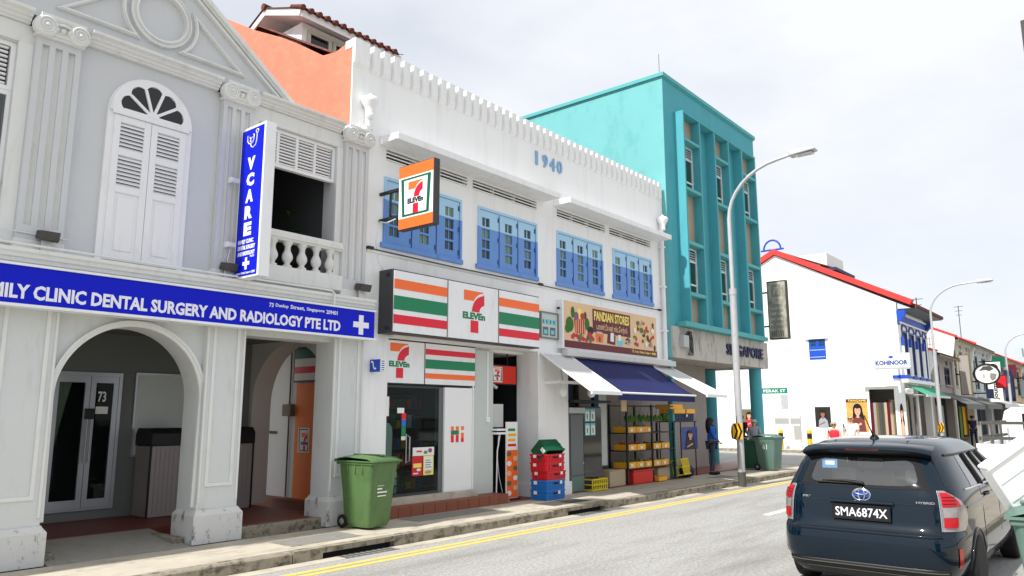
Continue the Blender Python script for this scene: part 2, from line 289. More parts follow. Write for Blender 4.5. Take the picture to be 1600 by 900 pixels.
# ================================================================== ground, road, footpaths
struct('ground', MB().box(-300, 600, -300, 500, -1.0, -.03), 'asphalt_dark')
struct('road', MB().prism([(-40, .85), (260, .85), (260, 7.55), (37.5, 7.55), (36.9, 8.15), (36.9, 60), (26, 60), (26, 9.9), (25.4, 8.75), (24.2, 8.2), (-40, 8.2)], 'z', -.02, 0), 'asphalt')
def arc2(cx, cy, r, a0, a1, n=8): return [(cx+r*math.cos(math.radians(a0+(a1-a0)*i/n)), cy+r*math.sin(math.radians(a0+(a1-a0)*i/n))) for i in range(n+1)]
corner = arc2(24.2, 10.2, 1.65, -90, 0)                        # inner edge of the curved kerb
fp = struct('footpath', MB().prism([(-12, 8.355)]+[(24.2, 8.355)][:0]+[(p[0], p[1]-.195) for p in corner[:0]]+[(24.2, 8.355)]+[(24.2+1.65*math.sin(t), 10.0-1.645*math.cos(t)) for t in [PI/2*i/8 for i in range(1, 9)]]+[(25.85, 40), (18.5, 40), (18.5, 11.2), (18.5, 9.56), (-12, 9.56)], 'z', -.1, .14), 'footpath')
# kerb stones: each stone its own piece
xs = [-4.3, -1.7, .9, 3.3, 5.70, 8.62, 11.05, 13.5, 15.9, 18.3, 20.7, 22.9, 24.2]
for a, b in zip(xs[:-1], xs[1:]):
    mb = MB()
    if abs(a-5.70) < .01:      # drain inlet stone: slot left open at the bottom
        mb.box(a+.006, b-.006, 8.2, 8.352, .075, .142); mb.box(a+.006, 6.15, 8.203, 8.352, -.05, .0755); mb.box(7.35, b-.006, 8.203, 8.352, -.05, .0755)
        o = part('kerb_stone', mb, 'kerb', fp, 0)
    elif abs(a-11.05) < .01:
        mb.box(a+.006, b-.006, 8.2, 8.352, .075, .142); mb.box(a+.006, 11.5, 8.203, 8.352, -.05, .0755); mb.box(12.7, b-.006, 8.203, 8.352, -.05, .0755)
        o = part('kerb_stone', mb, 'kerb', fp, 0)
    else:
        mb.prism([(8.2, -.05), (8.355, -.05), (8.355, .142), (8.225, .142), (8.2, .118)], 'x', a+.006, b-.006); part('kerb_stone', mb, 'kerb', fp, .006)
cen = (24.2, 10.0)
for i in range(4):
    t0, t1 = PI/2*i/4+.004, PI/2*(i+1)/4-.004
    ring = lambda r: [(cen[0]+r*math.sin(t0+(t1-t0)*k/4), cen[1]-r*math.cos(t0+(t1-t0)*k/4)) for k in range(5)]
    part('kerb_stone', MB().prism(ring(1.80)+ring(1.648)[::-1], 'z', -.05, .142), 'kerb', fp, .006)
for k in range(6): part('kerb_stone', MB().box(25.852, 26.0, 10.01+2.4*k, 12.4+2.4*k, -.05, .142), 'kerb', fp)
for a, b in ((6.15, 7.35), (11.5, 12.7)): part('drain_opening', MB().box(a-.01, b+.01, 8.30, 8.349, -.045, .0745), 'dark_gap', fp)
# concrete channel along the kerb, gratings, yellow lines
ch = struct('gutter', MB().box(-12, 24.2, 7.98, 8.199, -.01, .004), 'footpath')
for a, b in ((6.35, 7.25), (11.6, 12.6), (16.6, 17.9)):
    g = part('drain_grate', MB().box(a, b, 7.98, 8.18, .002, .009), 'cover_grey', ch)
    for k in range(9): part('grate_bar', MB().box(a+.02+(b-a-.04)*k/9, a+.02+(b-a-.04)*(k+.5)/9, 8.0, 8.16, .009, .013), 'iron', g)
for y in (7.48, 7.64): struct('yellow_line', MB().box(-12, 23.6, y, y+.085, 0, .004), 'yellow_line')
for x in (13.85, 19.0, 23.0): struct('lane_marking', MB().box(x, x+1.9, 5.40, 5.53, 0, .004), 'white_line')
struct('give_way_line', MB().box(26.3, 26.5, 8.4, 12, 0, .004), 'white_line')
# cover plates set into the footpath
for n, (a, b, c, d, m) in enumerate([(5.95, 7.05, 8.58, 9.05, 'cover_grey'), (8.55, 10.4, 8.98, 9.42, 'cover_grey'), (11.55, 12.75, 8.55, 9.05, 'iron'), (19.2, 20.2, 8.7, 9.15, 'cover_grey'), (1.0, 2.2, 8.6, 9.1, 'cover_grey')]):
    p = part('cover_plate', MB().box(a, b, c, d, .135, .145), m, fp)
    part('cover_frame', MB().frame([(a-.03, c-.03), (b+.03, c-.03), (b+.03, d+.03), (a-.03, d+.03)], [(a, c), (b, c), (b, d), (a, d)], 'z', .135, .1435), 'kerb', p)
# near-side footpath behind the parked car and far-side footpath of the cross street
nf = struct('footpath', MB().box(-40, 250, -6, .70, -.1, .14), 'footpath')
for k in range(24): part('kerb_stone', MB().box(-6+2.4*k+.006, -3.6+2.4*k-.006, .702, .85, -.05, .142), 'kerb', nf)
ff = struct('footpath', MB().prism([(37.05, 8.4), (37.7, 7.7), (250, 7.7), (250, 9.5), (38.75, 9.5), (38.75, 60), (37.05, 60)], 'z', -.1, .12), 'footpath')
for k in range(14): part('kerb_stone', MB().box(36.9, 37.047, 8.45+2.0*k, 10.44+2.0*k, -.05, .122), 'kerb', ff)
for k in range(24): part('kerb_stone', MB().box(37.75+2.4*k, 40.14+2.4*k, 7.55, 7.697, -.05, .122), 'kerb', ff)
# ================================================================== grey clinic shophouse
CL = thing('clinic_shophouse', 'grey neoclassical shophouse with fluted pilasters, pediment and arched walkway', 'building', (4.5, 9.8, .14))
cw = MB()
cw.box(.2, .75, 9.80, 10.1, 3.3, 6.41); cw.box(.75, 2.67, 9.80, 10.1, 3.3, 3.95); cw.box(.75, 2.67, 9.80, 10.1, 6.15, 6.41); cw.box(2.67, 2.84, 9.80, 10.1, 3.3, 6.41)
cw.box(2.84, 5.85, 9.803, 10.1, 3.3, 6.41)
cw.box(5.85, 7.30, 9.80, 10.1, 3.3, 3.75); cw.box(5.85, 7.30, 9.80, 10.1, 6.16, 6.41); cw.box(7.30, 7.525, 9.80, 10.1, 3.3, 6.41)
part('upper_wall', cw, 'grey_wall', CL)
part('lintel_panel', MB().box(5.72, 7.42, 9.775, 9.805, 6.17, 6.40), 'grey_trim', CL)
part('lintel_panel', MB().box(.3, 2.83, 9.775, 9.805, 6.17, 6.40), 'grey_trim', CL)
for a, b in ((5.72, 5.85), (7.30, 7.42), (2.67, 2.83)): part('jamb', MB().box(a, b, 9.76, 9.801, 3.75, 6.168), 'grey_trim', CL, .006)
# rooms behind the openings
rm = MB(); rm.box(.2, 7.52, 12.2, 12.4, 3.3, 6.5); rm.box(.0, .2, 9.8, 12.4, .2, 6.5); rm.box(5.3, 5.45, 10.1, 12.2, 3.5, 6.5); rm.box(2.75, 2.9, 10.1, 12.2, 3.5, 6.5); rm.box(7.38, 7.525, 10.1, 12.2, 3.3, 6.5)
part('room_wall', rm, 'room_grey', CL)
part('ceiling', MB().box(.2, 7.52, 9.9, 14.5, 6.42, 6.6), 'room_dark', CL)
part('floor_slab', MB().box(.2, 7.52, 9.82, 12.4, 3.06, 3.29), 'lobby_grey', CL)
# dark plant in the balcony room
# pilasters with recessed pale flutes and ionic capitals
def volute(mb, cx, cz, y):
    mb.lathe([(.001, -.06), (.105, -.06), (.128, -.045), (.132, .0), (.128, .06)], (cx, y, cz), 24, 'y')
    pts = []
    for k in range(46):
        a = k/45*4.6*PI; r = .108-.086*k/45; pts.append((cx+r*math.cos(a), y-.062, cz+r*math.sin(a)))
    mb.tube(pts, .0135, 6); mb.lathe([(.001, -.085), (.02, -.08), (.026, -.062)], (cx, y, cz), 12, 'y')
for i, (a, b) in enumerate(((2.83, 3.33), (5.24, 5.72), (7.42, 7.905))):
    pw = (b-a); fw = .078; g = (pw-3*fw)/4; mb = MB(); y0 = 9.70
    z0, z1 = 3.66, 6.30; f0, f1 = 3.97, 6.20
    mb.box(a, b, y0, 9.80, z0, f0); mb.box(a, b, y0, 9.80, f1, z1)
    for k in range(4): mb.box(a+k*(g+fw), a+k*(g+fw)+g, y0, 9.80, f0, f1)
    p = part('pilaster', mb, 'grey_wall', CL)
    for k in range(3):
        x = a+g+k*(g+fw); part('flute', MB().add([(x+fw*t, 9.735-.012*0+.03*math.sin(PI*t)*1, z) for z in (f0, f1) for t in (0, .25, .5, .75, 1)], [(j, j+1, j+6, j+5) for j in range(4)], True), 'grey_trim', p)
    c = MB(); m = (a+b)/2
    c.box(a-.02, b+.02, 9.66, 9.80, 6.285, 6.325); c.prism([(9.80, 6.49), (9.62, 6.49), (9.60, 6.52), (9.60, 6.555), (9.80, 6.555)], 'x', a+.0, b-.0)
    c.box(a+.12, b-.12, 9.64, 9.80, 6.32, 6.49)
    volute(c, a+.065, 6.41, 9.66); volute(c, b-.065, 6.41, 9.66)
    for k in range(3): c.lathe([(.001, -.05), (.03, -.035), (.038, .0), (.03, .04)], (m-.075+.075*k, 9.64, 6.40), 10, 'y')
    c.tube([(m-.13, 9.625, 6.455), (m-.06, 9.61, 6.462), (m, 9.605, 6.465), (m+.06, 9.61, 6.462), (m+.13, 9.625, 6.455)], .018, 6)
    part('capital', c, 'grey_trim', p)
    part('pilaster_foot', MB().box(a-.015, b+.015, 9.685, 9.80, 3.655, 3.80), 'grey_trim', p, .008)
# cornice under the pediment
prof = [(9.80, 6.405), (9.74, 6.405), (9.735, 6.43), (9.705, 6.435), (9.70, 6.465), (9.665, 6.475), (9.66, 6.505), (9.60, 6.525), (9.595, 6.56), (9.80, 6.56)]
for a, b in ((.2, 2.76), (3.41, 5.17), (5.79, 7.35)): part('cornice', MB().prism(prof, 'x', a, b), 'grey_trim', CL)
# pediment
ap = (4.28, 8.14); base = 6.562
part('pediment_wall', MB().prism([(2.30, base), (6.27, base), (ap[0], ap[1]-.02)], 'y', 9.78, 9.98), 'grey_wall', CL)
for w, y0, y1, d in ((.085, 9.70, 9.779, .045), (.06, 9.66, 9.70, .030), (.04, 9.72, 9.7785, .125)):
    part('raking_moulding', MB().band([(6.42-d*1.4, base+.005-d*.2), (ap[0], ap[1]-d*1.25), (2.14+d*1.4, base+.005-d*.2)], w, 'y', y0, y1), 'grey_trim', CL)
for sgn in (1, -1):
    cx, cz, R = 4.29, 7.15, .50
    pts = []
    tip = (cx+sgn*1.21, 6.765); sl_ = .773
    # arc from lower to upper intersection with the hypotenuse
    a0 = math.asin((6.765-cz)/R)
    best = min([i*.005 for i in range(-60, 300)], key=lambda a: abs((cz+R*math.sin(a))-(6.765+sl_*(1.21-R*math.cos(a)))) + (9 if a < a0+.2 else 0))
    arc = [(cx+sgn*R*math.cos(a0+(best-a0)*k/14), cz+R*math.sin(a0+(best-a0)*k/14)) for k in range(15)]
    path = [tip]+arc
    part('panel_moulding', MB().band(path, .05, 'y', 9.735, 9.781, True), 'grey_trim', CL)
    part('panel_moulding', MB().band(path, .022, 'y', 9.715, 9.736, True), 'grey_trim', CL)
for r, w, y0 in ((.375, .05, 9.73), (.345, .03, 9.70), (.405, .02, 9.72)):
    part('oculus_ring', MB().band(ell(4.29, 7.15, r, r, 48), w, 'y', y0, 9.781, True), 'grey_trim', CL)
# neighbouring pediment at the left edge
part('raking_moulding', MB().band([(2.0, 6.57), (.3, 7.88)], .09, 'y', 9.70, 9.779), 'grey_trim', CL)
part('pediment_wall', MB().prism([(.2, base), (2.295, base), (.2, 8.1)], 'y', 9.781, 9.98), 'grey_wall', CL)
part('panel_moulding', MB().band([(2.30, 6.78), (1.0, 6.78), (1.0, 7.75)], .06, 'y', 9.735, 9.779, True), 'grey_trim', CL)
# arched louvred shutter window
WN = part('window_frame', MB().frame([(3.72, 3.70)]+[(4.275+.555*math.cos(PI-PI*k/28), 5.665+.555*math.sin(PI-PI*k/28)) for k in range(29)]+[(4.83, 3.70)],
     [(3.80, 3.70)]+[(3.80, 5.64)]*1+[(4.275-.475+.95*k/26, 5.64) for k in range(27)]+[(4.75, 5.64)]+[(4.75, 3.70)], 'y', 9.765, 9.81, False), 'shutter_white', CL)
n = 80; out = []; inn = []
for k in range(n+1):
    a = PI-PI*k/n; out.append((4.275+.54*math.cos(a), 5.66+.54*math.sin(a))); ri = .335+.095*math.sqrt(abs(math.sin(5*a))); inn.append((4.275+ri*math.cos(a), 5.70+ri*math.sin(a)))
part('fanlight_rim', MB().frame(out, inn, 'y', 9.735, 9.766, False), 'shutter_white', WN)
for k in range(5):
    a0, a1 = PI*k/5, PI*(k+1)/5
    part('pane', MB().prism([(4.275+.08*math.cos((a0+a1)/2), 5.70+.08*math.sin((a0+a1)/2))]+[(4.275+.42*math.cos(a0+(a1-a0)*j/6), 5.70+.42*math.sin(a0+(a1-a0)*j/6)) for j in range(7)], 'y', 9.752, 9.7645), 'pane_dark' if 'pane_dark' in MATS else 'black_glass', WN)
for k in range(6):
    a = PI*k/5; part('glazing_bar', MB().band([(4.275+.06*math.cos(a), 5.70+.06*math.sin(a)), (4.275+.37*math.cos(a), 5.70+.37*math.sin(a))], .038, 'y', 9.728, 9.7515), 'shutter_white', WN)
part('fan_hub', MB().prism([(4.275+.085*math.cos(PI*k/12), 5.69+.085*math.sin(PI*k/12)) for k in range(13)], 'y', 9.722, 9.7515), 'shutter_white', WN)
part('transom', MB().box(3.77, 4.78, 9.725, 9.77, 5.625, 5.695), 'shutter_white', WN, .006)
for a, b in ((3.80, 4.272), (4.278, 4.75)):
    lf = MB(); y0, y1 = 9.745, 9.785
    for (xa, xb, za, zb) in ((a, a+.085, 3.72, 5.62), (b-.085, b, 3.72, 5.62), (a+.085, b-.085, 3.72, 3.80), (a+.085, b-.085, 4.60, 4.68), (a+.085, b-.085, 5.09, 5.17), (a+.085, b-.085, 5.53, 5.62)): lf.box(xa, xb, y0, y1, za, zb)
    leaf = part('shutter_leaf', lf, 'shutter_white', CL, .004)
    part('leaf_panel', MB().box(a+.085, b-.085, 9.768, 9.79, 3.80, 4.60), 'shutter_white', leaf)
    part('leaf_panel', MB().box(a+.125, b-.125, 9.757, 9.769, 3.85, 4.55), 'shutter_white', leaf, .008)
    part('leaf_back', MB().box(a+.085, b-.085, 9.790, 9.800, 4.68, 5.53), 'dark_gap', leaf)
    s0 = None
    for z0, z1, nn in ((4.68, 5.09, 8), (5.17, 5.53, 7)):
        for k in range(nn):
            z = z0+(z1-z0)*(k+.5)/nn
            if s0 is None: s0 = part('slat', MB().add([(a+.085, 9.752, z-.027), (b-.085, 9.752, z-.027), (b-.085, 9.788, z+.018), (a+.085, 9.788, z+.018), (a+.085, 9.752, z-.018), (b-.085, 9.752, z-.018), (b-.085, 9.788, z+.027), (a+.085, 9.788, z+.027)], [(0, 3, 2, 1), (4, 5, 6, 7), (0, 1, 5, 4), (1, 2, 6, 5), (2, 3, 7, 6), (3, 0, 4, 7)]), 'shutter_white', leaf); zb = z
            else: inst(s0, leaf, (0, 0, z-zb))
for x in (3.805, 4.745):
    for z in (3.95, 4.65, 5.4): part('hinge', MB().tube([(x, 9.742, z-.04), (x, 9.742, z+.04)], .007, 6), 'shutter_white', WN)
# transom louvres of the balcony bay and of the left bay
def louvre(parent, x0, x1, z0, z1, cols, nsl, y=9.86):
    fr = MB().frame(rect(x0, z0, x1-x0, z1-z0), rect(x0+.05, z0+.05, x1-x0-.1, z1-z0-.1), 'y', y-.03, y+.05)
    w = (x1-x0-.1)/cols
    for c in range(1, cols): fr.box(x0+.05+w*c-.022, x0+.05+w*c+.022, y-.028, y+.048, z0+.05, z1-.05)
    f = part('louvre_frame', fr, 'shutter_white', parent)
    s0 = None
    for c in range(cols):
        for k in range(nsl):
            z = z0+.05+(z1-z0-.1)*(k+.5)/nsl; xa = x0+.05+w*c+.022; xb = xa+w-.044
            if s0 is None:
                s0 = part('slat', MB().box(xa, xb, y-.012, y+.012, z-.012, z+.012), 'shutter_white', f); za, xs0 = z, xa
                s0.rotation_euler = (math.radians(-18), 0, 0)
            else: inst(s0, f, (xa-xs0, 0, z-za))
    part('louvre_back', MB().box(x0, x1, y+.055, y+.065, z0, z1), 'dark_gap', f)
louvre(CL, 5.851, 7.299, 5.555, 6.155, 4, 10)
louvre(CL, .751, 2.669, 5.555, 6.148, 4, 9)
wl = part('window', MB().frame(rect(.751, 3.96, 1.918, 1.594), rect(.85, 4.5, 1.78, 1.0), 'y', 9.84, 9.90), 'shutter_white', CL)
part('pane', MB().box(.85, 2.63, 9.87, 9.875, 4.5, 5.5), 'clear_glass', wl)
part('curtain', MB().grid([[(.86+1.6*t/40, 9.99+.02*math.sin(t*1.9), z) for t in range(41)] for z in (4.4, 5.55)]), 'room_dark', wl)
part('sill', MB().box(.75, 2.63, 9.74, 9.90, 4.40, 4.46), 'grey_trim', wl)
part('lower_pane', MB().box(.90, 2.45, 9.825, 9.84, 3.99, 4.33), 'black_glass', wl)
# balustrade
bl = part('balustrade', MB().prism([(9.80, 4.40), (9.70, 4.40), (9.69, 4.425), (9.665, 4.435), (9.66, 4.48), (9.68, 4.50), (9.69, 4.54), (9.88, 4.54), (9.88, 4.40)], 'x', 5.73, 7.415), 'grey_trim', CL)
part('balustrade_foot', MB().box(5.73, 7.415, 9.66, 9.88, 3.755, 3.995), 'grey_trim', bl, .01)
bp = [(.075, 4.0), (.075, 4.03), (.055, 4.04), (.04, 4.06), (.05, 4.085), (.075, 4.12), (.085, 4.16), (.078, 4.20), (.055, 4.25), (.042, 4.285), (.05, 4.30), (.042, 4.312), (.055, 4.345), (.07, 4.365), (.075, 4.38), (.075, 4.40)]
b0 = None
for k in range(6):
    x = 5.93+.26*k
    if b0 is None: b0 = part('baluster', MB().lathe(bp, (x, 9.77, 0), 14), 'grey_trim', bl); x0 = x
    else: inst(b0, bl, (x-x0, 0, 0))
# first-floor ledge
part('ledge', MB().prism([(9.80, 3.47), (9.60, 3.47), (9.595, 3.50), (9.555, 3.51), (9.55, 3.55), (9.515, 3.56), (9.51, 3.60), (9.475, 3.615), (9.47, 3.655), (9.80, 3.655)], 'x', .2, 7.98), 'grey_trim', CL)
part('ledge_strip', MB().box(.2, 7.93, 9.60, 9.80, 3.0, 3.469), 'grey_trim', CL)
# ground-floor arch wall
arch_in = lambda r, n=30: [(4.31+r*math.cos(PI-PI*k/n), 2.02+r*math.sin(PI-PI*k/n)) for k in range(n+1)]
ol = [(3.36, .145), (3.36, 2.02)]; nA = 30
inner = [(3.42, .145)]+arch_in(.89)+[(5.20, .145)]
outer = [(3.05, .145)]+[(3.05 if k < 4 else (5.5 if k > 26 else 3.05+2.45*(k-4)/22), 3.0) for k in range(31)]+[(5.5, .145)]
part('arch_wall', MB().frame(outer, inner, 'y', 9.80, 10.18, False), 'pier_paint', CL)
part('arch_moulding', MB().band([(3.405, .6)]+[(4.31+.925*math.cos(PI-PI*k/36), 2.02+.925*math.sin(PI-PI*k/36)) for k in range(37)]+[(5.215, .6)], .07, 'y', 9.765, 9.801), 'grey_trim', CL)
part('arch_moulding', MB().band([(4.31+.95*math.cos(PI-PI*k/36), 2.02+.95*math.sin(PI-PI*k/36)) for k in range(37)], .03, 'y', 9.745, 9.766), 'grey_trim', CL)
part('lintel_beam', MB().box(5.5, 7.4, 9.80, 10.18, 2.93, 3.05), 'pier_paint', CL)
def pier(a, b, ya=9.70, depth=.46, bw=.06):
    p = part('pier', MB().box(a, b, ya, ya+depth, .55, 3.0), 'pier_paint', CL)
    part('pier_panel_border', MB().frame(rect(a+.09, .86, b-a-.18, 2.2), rect(a+.135, .905, b-a-.27, 2.11), 'y', ya-.018, ya+.001), 'grey_trim', p, .004)
    for x in (a+.02, b-.02): part('pier_edge_bead', MB().tube([(x, ya-.004, .66), (x, ya-.004, 2.99)], .018, 8), 'grey_trim', p)
    # plinth with chamfered shoulder
    z = [(.14, 0), (.50, 0), (.565, .045), (.575, .045)]
    P = []
    for h, c in z: P.append([(a-bw+c, ya-.07+c, h), (b+bw-c, ya-.07+c, h), (b+bw-c, ya+depth+.05-c, h), (a-bw+c, ya+depth+.05-c, h)])
    mb = MB().grid(P, False, True); mb.add(P[-1], [(0, 1, 2, 3)])
    part('plinth', mb, 'pier_base', p)
pier(2.72, 3.38); pier(5.22, 5.80); pier(7.33, 7.93)
# walkway floor, ramp and steps
part('walkway_floor', MB().box(.2, 7.55, 10.75, 12.35, .0, .262), 'tile_red', CL)
part('walkway_floor', MB().box(5.9, 7.55, 9.90, 10.749, .0, .262), 'tile_red', CL)
part('entrance_ramp', MB().prism([(9.58, .0), (9.58, .142), (10.75, .258), (10.75, .0)], 'x', 3.47, 5.13), 'ramp', CL)
part('step_edge', MB().box(5.88, 7.5, 9.77, 9.899, .0, .268), 'kerb', CL, .01)
for a in (3.47, 5.0): part('step_edge', MB().box(a, a+.13, 9.8, 10.6, .0, .235), 'kerb', CL, .01)
part('walkway_floor', MB().box(.2, 2.7, 9.90, 10.749, .0, .262), 'tile_red', CL)
# inner shopfront wall with glazed door, notice board
iw = MB(); iw.box(.2, 4.25, 12.35, 12.5, .262, 3.06); iw.box(5.28, 7.52, 12.35, 12.5, .262, 3.06); iw.box(4.25, 5.28, 12.35, 12.5, 2.45, 3.06); iw.box(4.25, 5.28, 12.35, 12.5, .262, .40)
part('inner_wall', iw, 'lobby_grey', CL)
dr = part('door', MB().frame(rect(4.252, .402, 1.026, 2.046), rect(4.30, .43, .93, 1.96), 'y', 12.31, 12.40), 'aluminium', CL)
for a, b in ((4.302, 4.815), (4.822, 5.228)):
    d2 = part('door_leaf', MB().frame(rect(a, .432, b-a, 1.956), rect(a+.075, .56, b-a-.15, 1.73), 'y', 12.32, 12.36), 'aluminium', CL)
    part('pane', MB().box(a+.075, b-.075, 12.338, 12.343, .56, 2.29), 'shop_glass', d2)
    part('handle', MB().tube([(4.79 if a < 4.5 else 4.85, 12.27, 1.1), (4.79 if a < 4.5 else 4.85, 12.27, 1.75)], .014, 8), 'steel', d2)
d3 = dr
part('door_notice', MB().box(4.91, 5.09, 12.315, 12.319, 1.82, 1.93), 'paper', d3); text('73', 'letter_white', d3, (4.93, 12.319, 2.0), .12, .16)
part('door_lock', MB().box(4.76, 4.88, 12.25, 12.318, 1.74, 1.90), 'black_plastic', d3)
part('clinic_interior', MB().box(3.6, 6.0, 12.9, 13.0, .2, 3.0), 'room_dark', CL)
part('curtain', MB().grid([[(x, 12.42+.015*math.sin(k*1.5), z) for k, x in enumerate([4.30+(w_*j/24) for j in range(25)])] for z, w_ in ((2.4, .30), (2.0, .22), (1.4, .12), (.9, .05))]), 'curtain', CL)
nb = part('notice_board', MB().box(5.50, 6.35, 12.32, 12.349, 1.17, 2.45), 'board_white', CL)
part('board_frame', MB().frame(rect(5.48, 1.15, .89, 1.32), rect(5.51, 1.18, .83, 1.26), 'y', 12.31, 12.351), 'aluminium', nb)
# party-wall arch at the right end of the walkway
yc, zc, ra = 11.18, 1.98, 1.10
po = [(9.95, .262)]+[(9.95+2.5*k/24, 3.06) for k in range(25)]+[(12.45, .262)]
pi_ = [(yc-ra+.0, .262)]+[(yc-ra*math.cos(PI*k/24), zc+ra*.95*math.sin(PI*k/24)) for k in range(25)]+[(yc+ra, .262)]
part('party_arch', MB().frame(po, pi_, 'x', 7.535, 7.915, False), 'room_white', CL)
# fixed pipes and conduit on the ledge
part('conduit', MB().tube([(.3, 9.49, 3.70), (5.0, 9.49, 3.695), (6.9, 9.49, 3.705), (7.08, 9.48, 3.70), (7.12, 9.46, 3.66), (7.12, 9.455, 3.48)], .016, 6), 'grey_trim', CL)
part('conduit', MB().tube([(2.6, 9.69, 3.88), (3.0, 9.685, 3.87), (3.4, 9.69, 3.865)], .008, 5), 'grey_trim', CL)
# ---- lights on the ledge
def flood(x, z, label):
    f = thing('floodlight', label, 'floodlight', (x, 9.62, 3.656), group='floodlights on the ledge')
    part('lamp_body', MB().prism([(9.52, z+.02), (9.70, z+.07), (9.66, z+.16), (9.48, z+.13)], 'x', x-.10, x+.10), 'iron', f, .008)
    part('lens', MB().prism([(9.515, z+.015), (9.66, z+.055), (9.655, z+.068), (9.512, z+.025)], 'x', x-.085, x+.085), 'clear_glass', f)
    part('bracket', MB().box(x-.05, x+.05, 9.6, 9.64, 3.656, z+.10), 'grey_trim', f)
flood(3.13, 3.76, 'dark floodlight below the leftmost fluted pilaster'); flood(5.42, 3.74, 'dark floodlight half hidden behind the vertical blue sign'); flood(7.78, 3.76, 'dark floodlight at the right end of the grey ledge')
# ---- long blue fascia sign
SG = thing('fascia_sign', 'long blue clinic sign with white capitals above the grey arches', 'sign', (3.4, 9.5, 2.99))
part('board', MB().box(-1.2, 7.93, 9.46, 9.598, 3.02, 3.445), 'sign_blue', SG)
part('edge_strip', MB().box(-1.2, 7.95, 9.44, 9.6, 3.447, 3.475), 'sign_white', SG); part('edge_strip', MB().box(-1.2, 7.95, 9.42, 9.6, 2.985, 3.018), 'sign_white', SG)
LX0, LX1 = .60, 7.05
text('FAMILY CLINIC DENTAL SURGERY AND RADIOLOGY PTE LTD', 'letter_white', SG, (2.385, 9.46, 3.075), 4.865, .165, bold=.035, th=.008)
words('73 Dunlop Street, Singapore 209401', 'letter_white', SG, (5.99, 9.46, 3.325), 1.20, .062, bold=.015)
flat('cross_mark', [(.11, 0), (.2, 0), (.2, .11), (.31, .11), (.31, .2), (.2, .2), (.2, .31), (.11, .31), (.11, .2), (0, .2), (0, .11), (.11, .11)], 'letter_white', SG, (7.50, 9.46, 3.06), off=.001, th=.006)
# ---- vertical projecting blue sign
VS = thing('projecting_sign', 'tall vertical blue sign box with white letters on the fluted pilaster', 'sign', (5.59, 9.31, 3.66))
part('box', MB().box(5.50, 5.67, 9.0, 9.62, 3.66, 5.86), 'sign_white', VS, .006)
O = (5.498, 9.585, 3.69); flat('face', rect(0, 0, .55, 2.13), 'sign_blue', VS, O, LEFT, 0, .004)
z = 1.735
for ch_ in 'VCARE':
    z -= .238; text(ch_, 'letter_white', VS, (5.494, 9.585-.18, 3.69+z+.02), .19, .19, LEFT, bold=.06)
for i, s_ in enumerate(('FAMILY CLINIC', 'DENTAL SURGERY', 'AND RADIOLOGY')): text(s_, 'letter_white', VS, (5.494, 9.585-.06, 3.69+.455-.085*i), .43 if i else .38, .06, LEFT, bold=.03)
text('PTE LTD', 'letter_white', VS, (5.494, 9.585-.38, 3.69+.245), .10, .028, LEFT)
flat('cross_mark', [(.06, 0), (.11, 0), (.11, .06), (.17, .06), (.17, .11), (.11, .11), (.11, .17), (.06, .17), (.06, .11), (0, .11), (0, .06), (.06, .06)], 'letter_white', VS, (5.494, 9.585-.2, 3.69+.085), LEFT)
words('73 Dunlop Street, Singapore 209401', 'letter_white', VS, (5.494, 9.585-.03, 3.69+.02), .49, .035, LEFT, bold=.01)
e = part('emblem', MB().tube([(5.492, 9.585-.16-.0, 5.727), (5.492, 9.585-.15, 5.727), (5.492, 9.585-.15, 5.647), (5.492, 9.585-.19, 5.603), (5.492, 9.585-.24, 5.599), (5.492, 9.585-.29, 5.619), (5.492, 9.585-.31, 5.655), (5.492, 9.585-.31, 5.727), (5.492, 9.585-.29, 5.727)], .009, 6), 'letter_white', VS)
part('emblem', MB().tube([(5.492, 9.585-.23, 5.599), (5.492, 9.585-.25, 5.551), (5.492, 9.585-.30, 5.531), (5.492, 9.585-.36, 5.559), (5.492, 9.585-.385, 5.615), (5.492, 9.585-.39, 5.727)], .008, 6), 'letter_white', VS)
part('emblem', MB().tube([(5.492, 9.585-.39-.03*math.cos(t*PI/5), 5.755+.028*math.sin(t*PI/5)) for t in range(11)], .008, 6), 'letter_white', VS)
part('emblem', MB().tube([(5.492, 9.585-.20, 5.703), (5.492, 9.585-.23, 5.663), (5.492, 9.585-.21, 5.627), (5.492, 9.585-.245, 5.631), (5.492, 9.585-.23, 5.663), (5.492, 9.585-.27, 5.695)], .007, 6), 'letter_white', VS)
for zb in (4.16, 5.10):
    part('bracket', MB().box(5.38, 5.52, 9.60, 9.64, zb-.03, zb+.03), 'sign_white', VS); part('bracket', MB().box(5.37, 5.40, 9.62, 9.70, zb-.04, zb+.04), 'sign_white', VS)
part('cable', MB().tube([(5.45, 9.66, 4.1), (5.42, 9.66, 3.95), (5.46, 9.64, 3.8), (5.43, 9.6, 3.72)], .008, 5), 'sign_white', VS)
# ---- steel bins in the arcade
def steel_bin(x, label):
    b = thing('litter_bin', label, 'bin', (x, 12.0, .262), group='steel bins in the walkway')
    part('bin_body', MB().box(x-.27, x+.27, 11.72, 12.24, .27, 1.33), 'bin_steel', b, .01)
    for k in range(8): part('rib', MB().box(x-.265+.07*k, x-.25+.07*k, 11.712, 11.721, .32, 1.31), 'bin_steel', b)
    part('corner_post', MB().box(x+.24, x+.275, 11.71, 11.75, .265, 1.33), 'black_plastic', b); part('corner_post', MB().box(x-.278, x-.26, 11.71, 11.75, .265, 1.33), 'black_plastic', b)
    part('bin_hood', MB().prism([(11.70, 1.332), (11.70, 1.52), (11.78, 1.60), (12.2, 1.60), (12.26, 1.5), (12.26, 1.332)], 'x', x-.28, x+.28), 'black_plastic', b, .01)
steel_bin(5.80, 'grey steel bin with black hood behind the middle pier'); steel_bin(7.0, 'grey steel bin with black hood beside the party-wall arch')
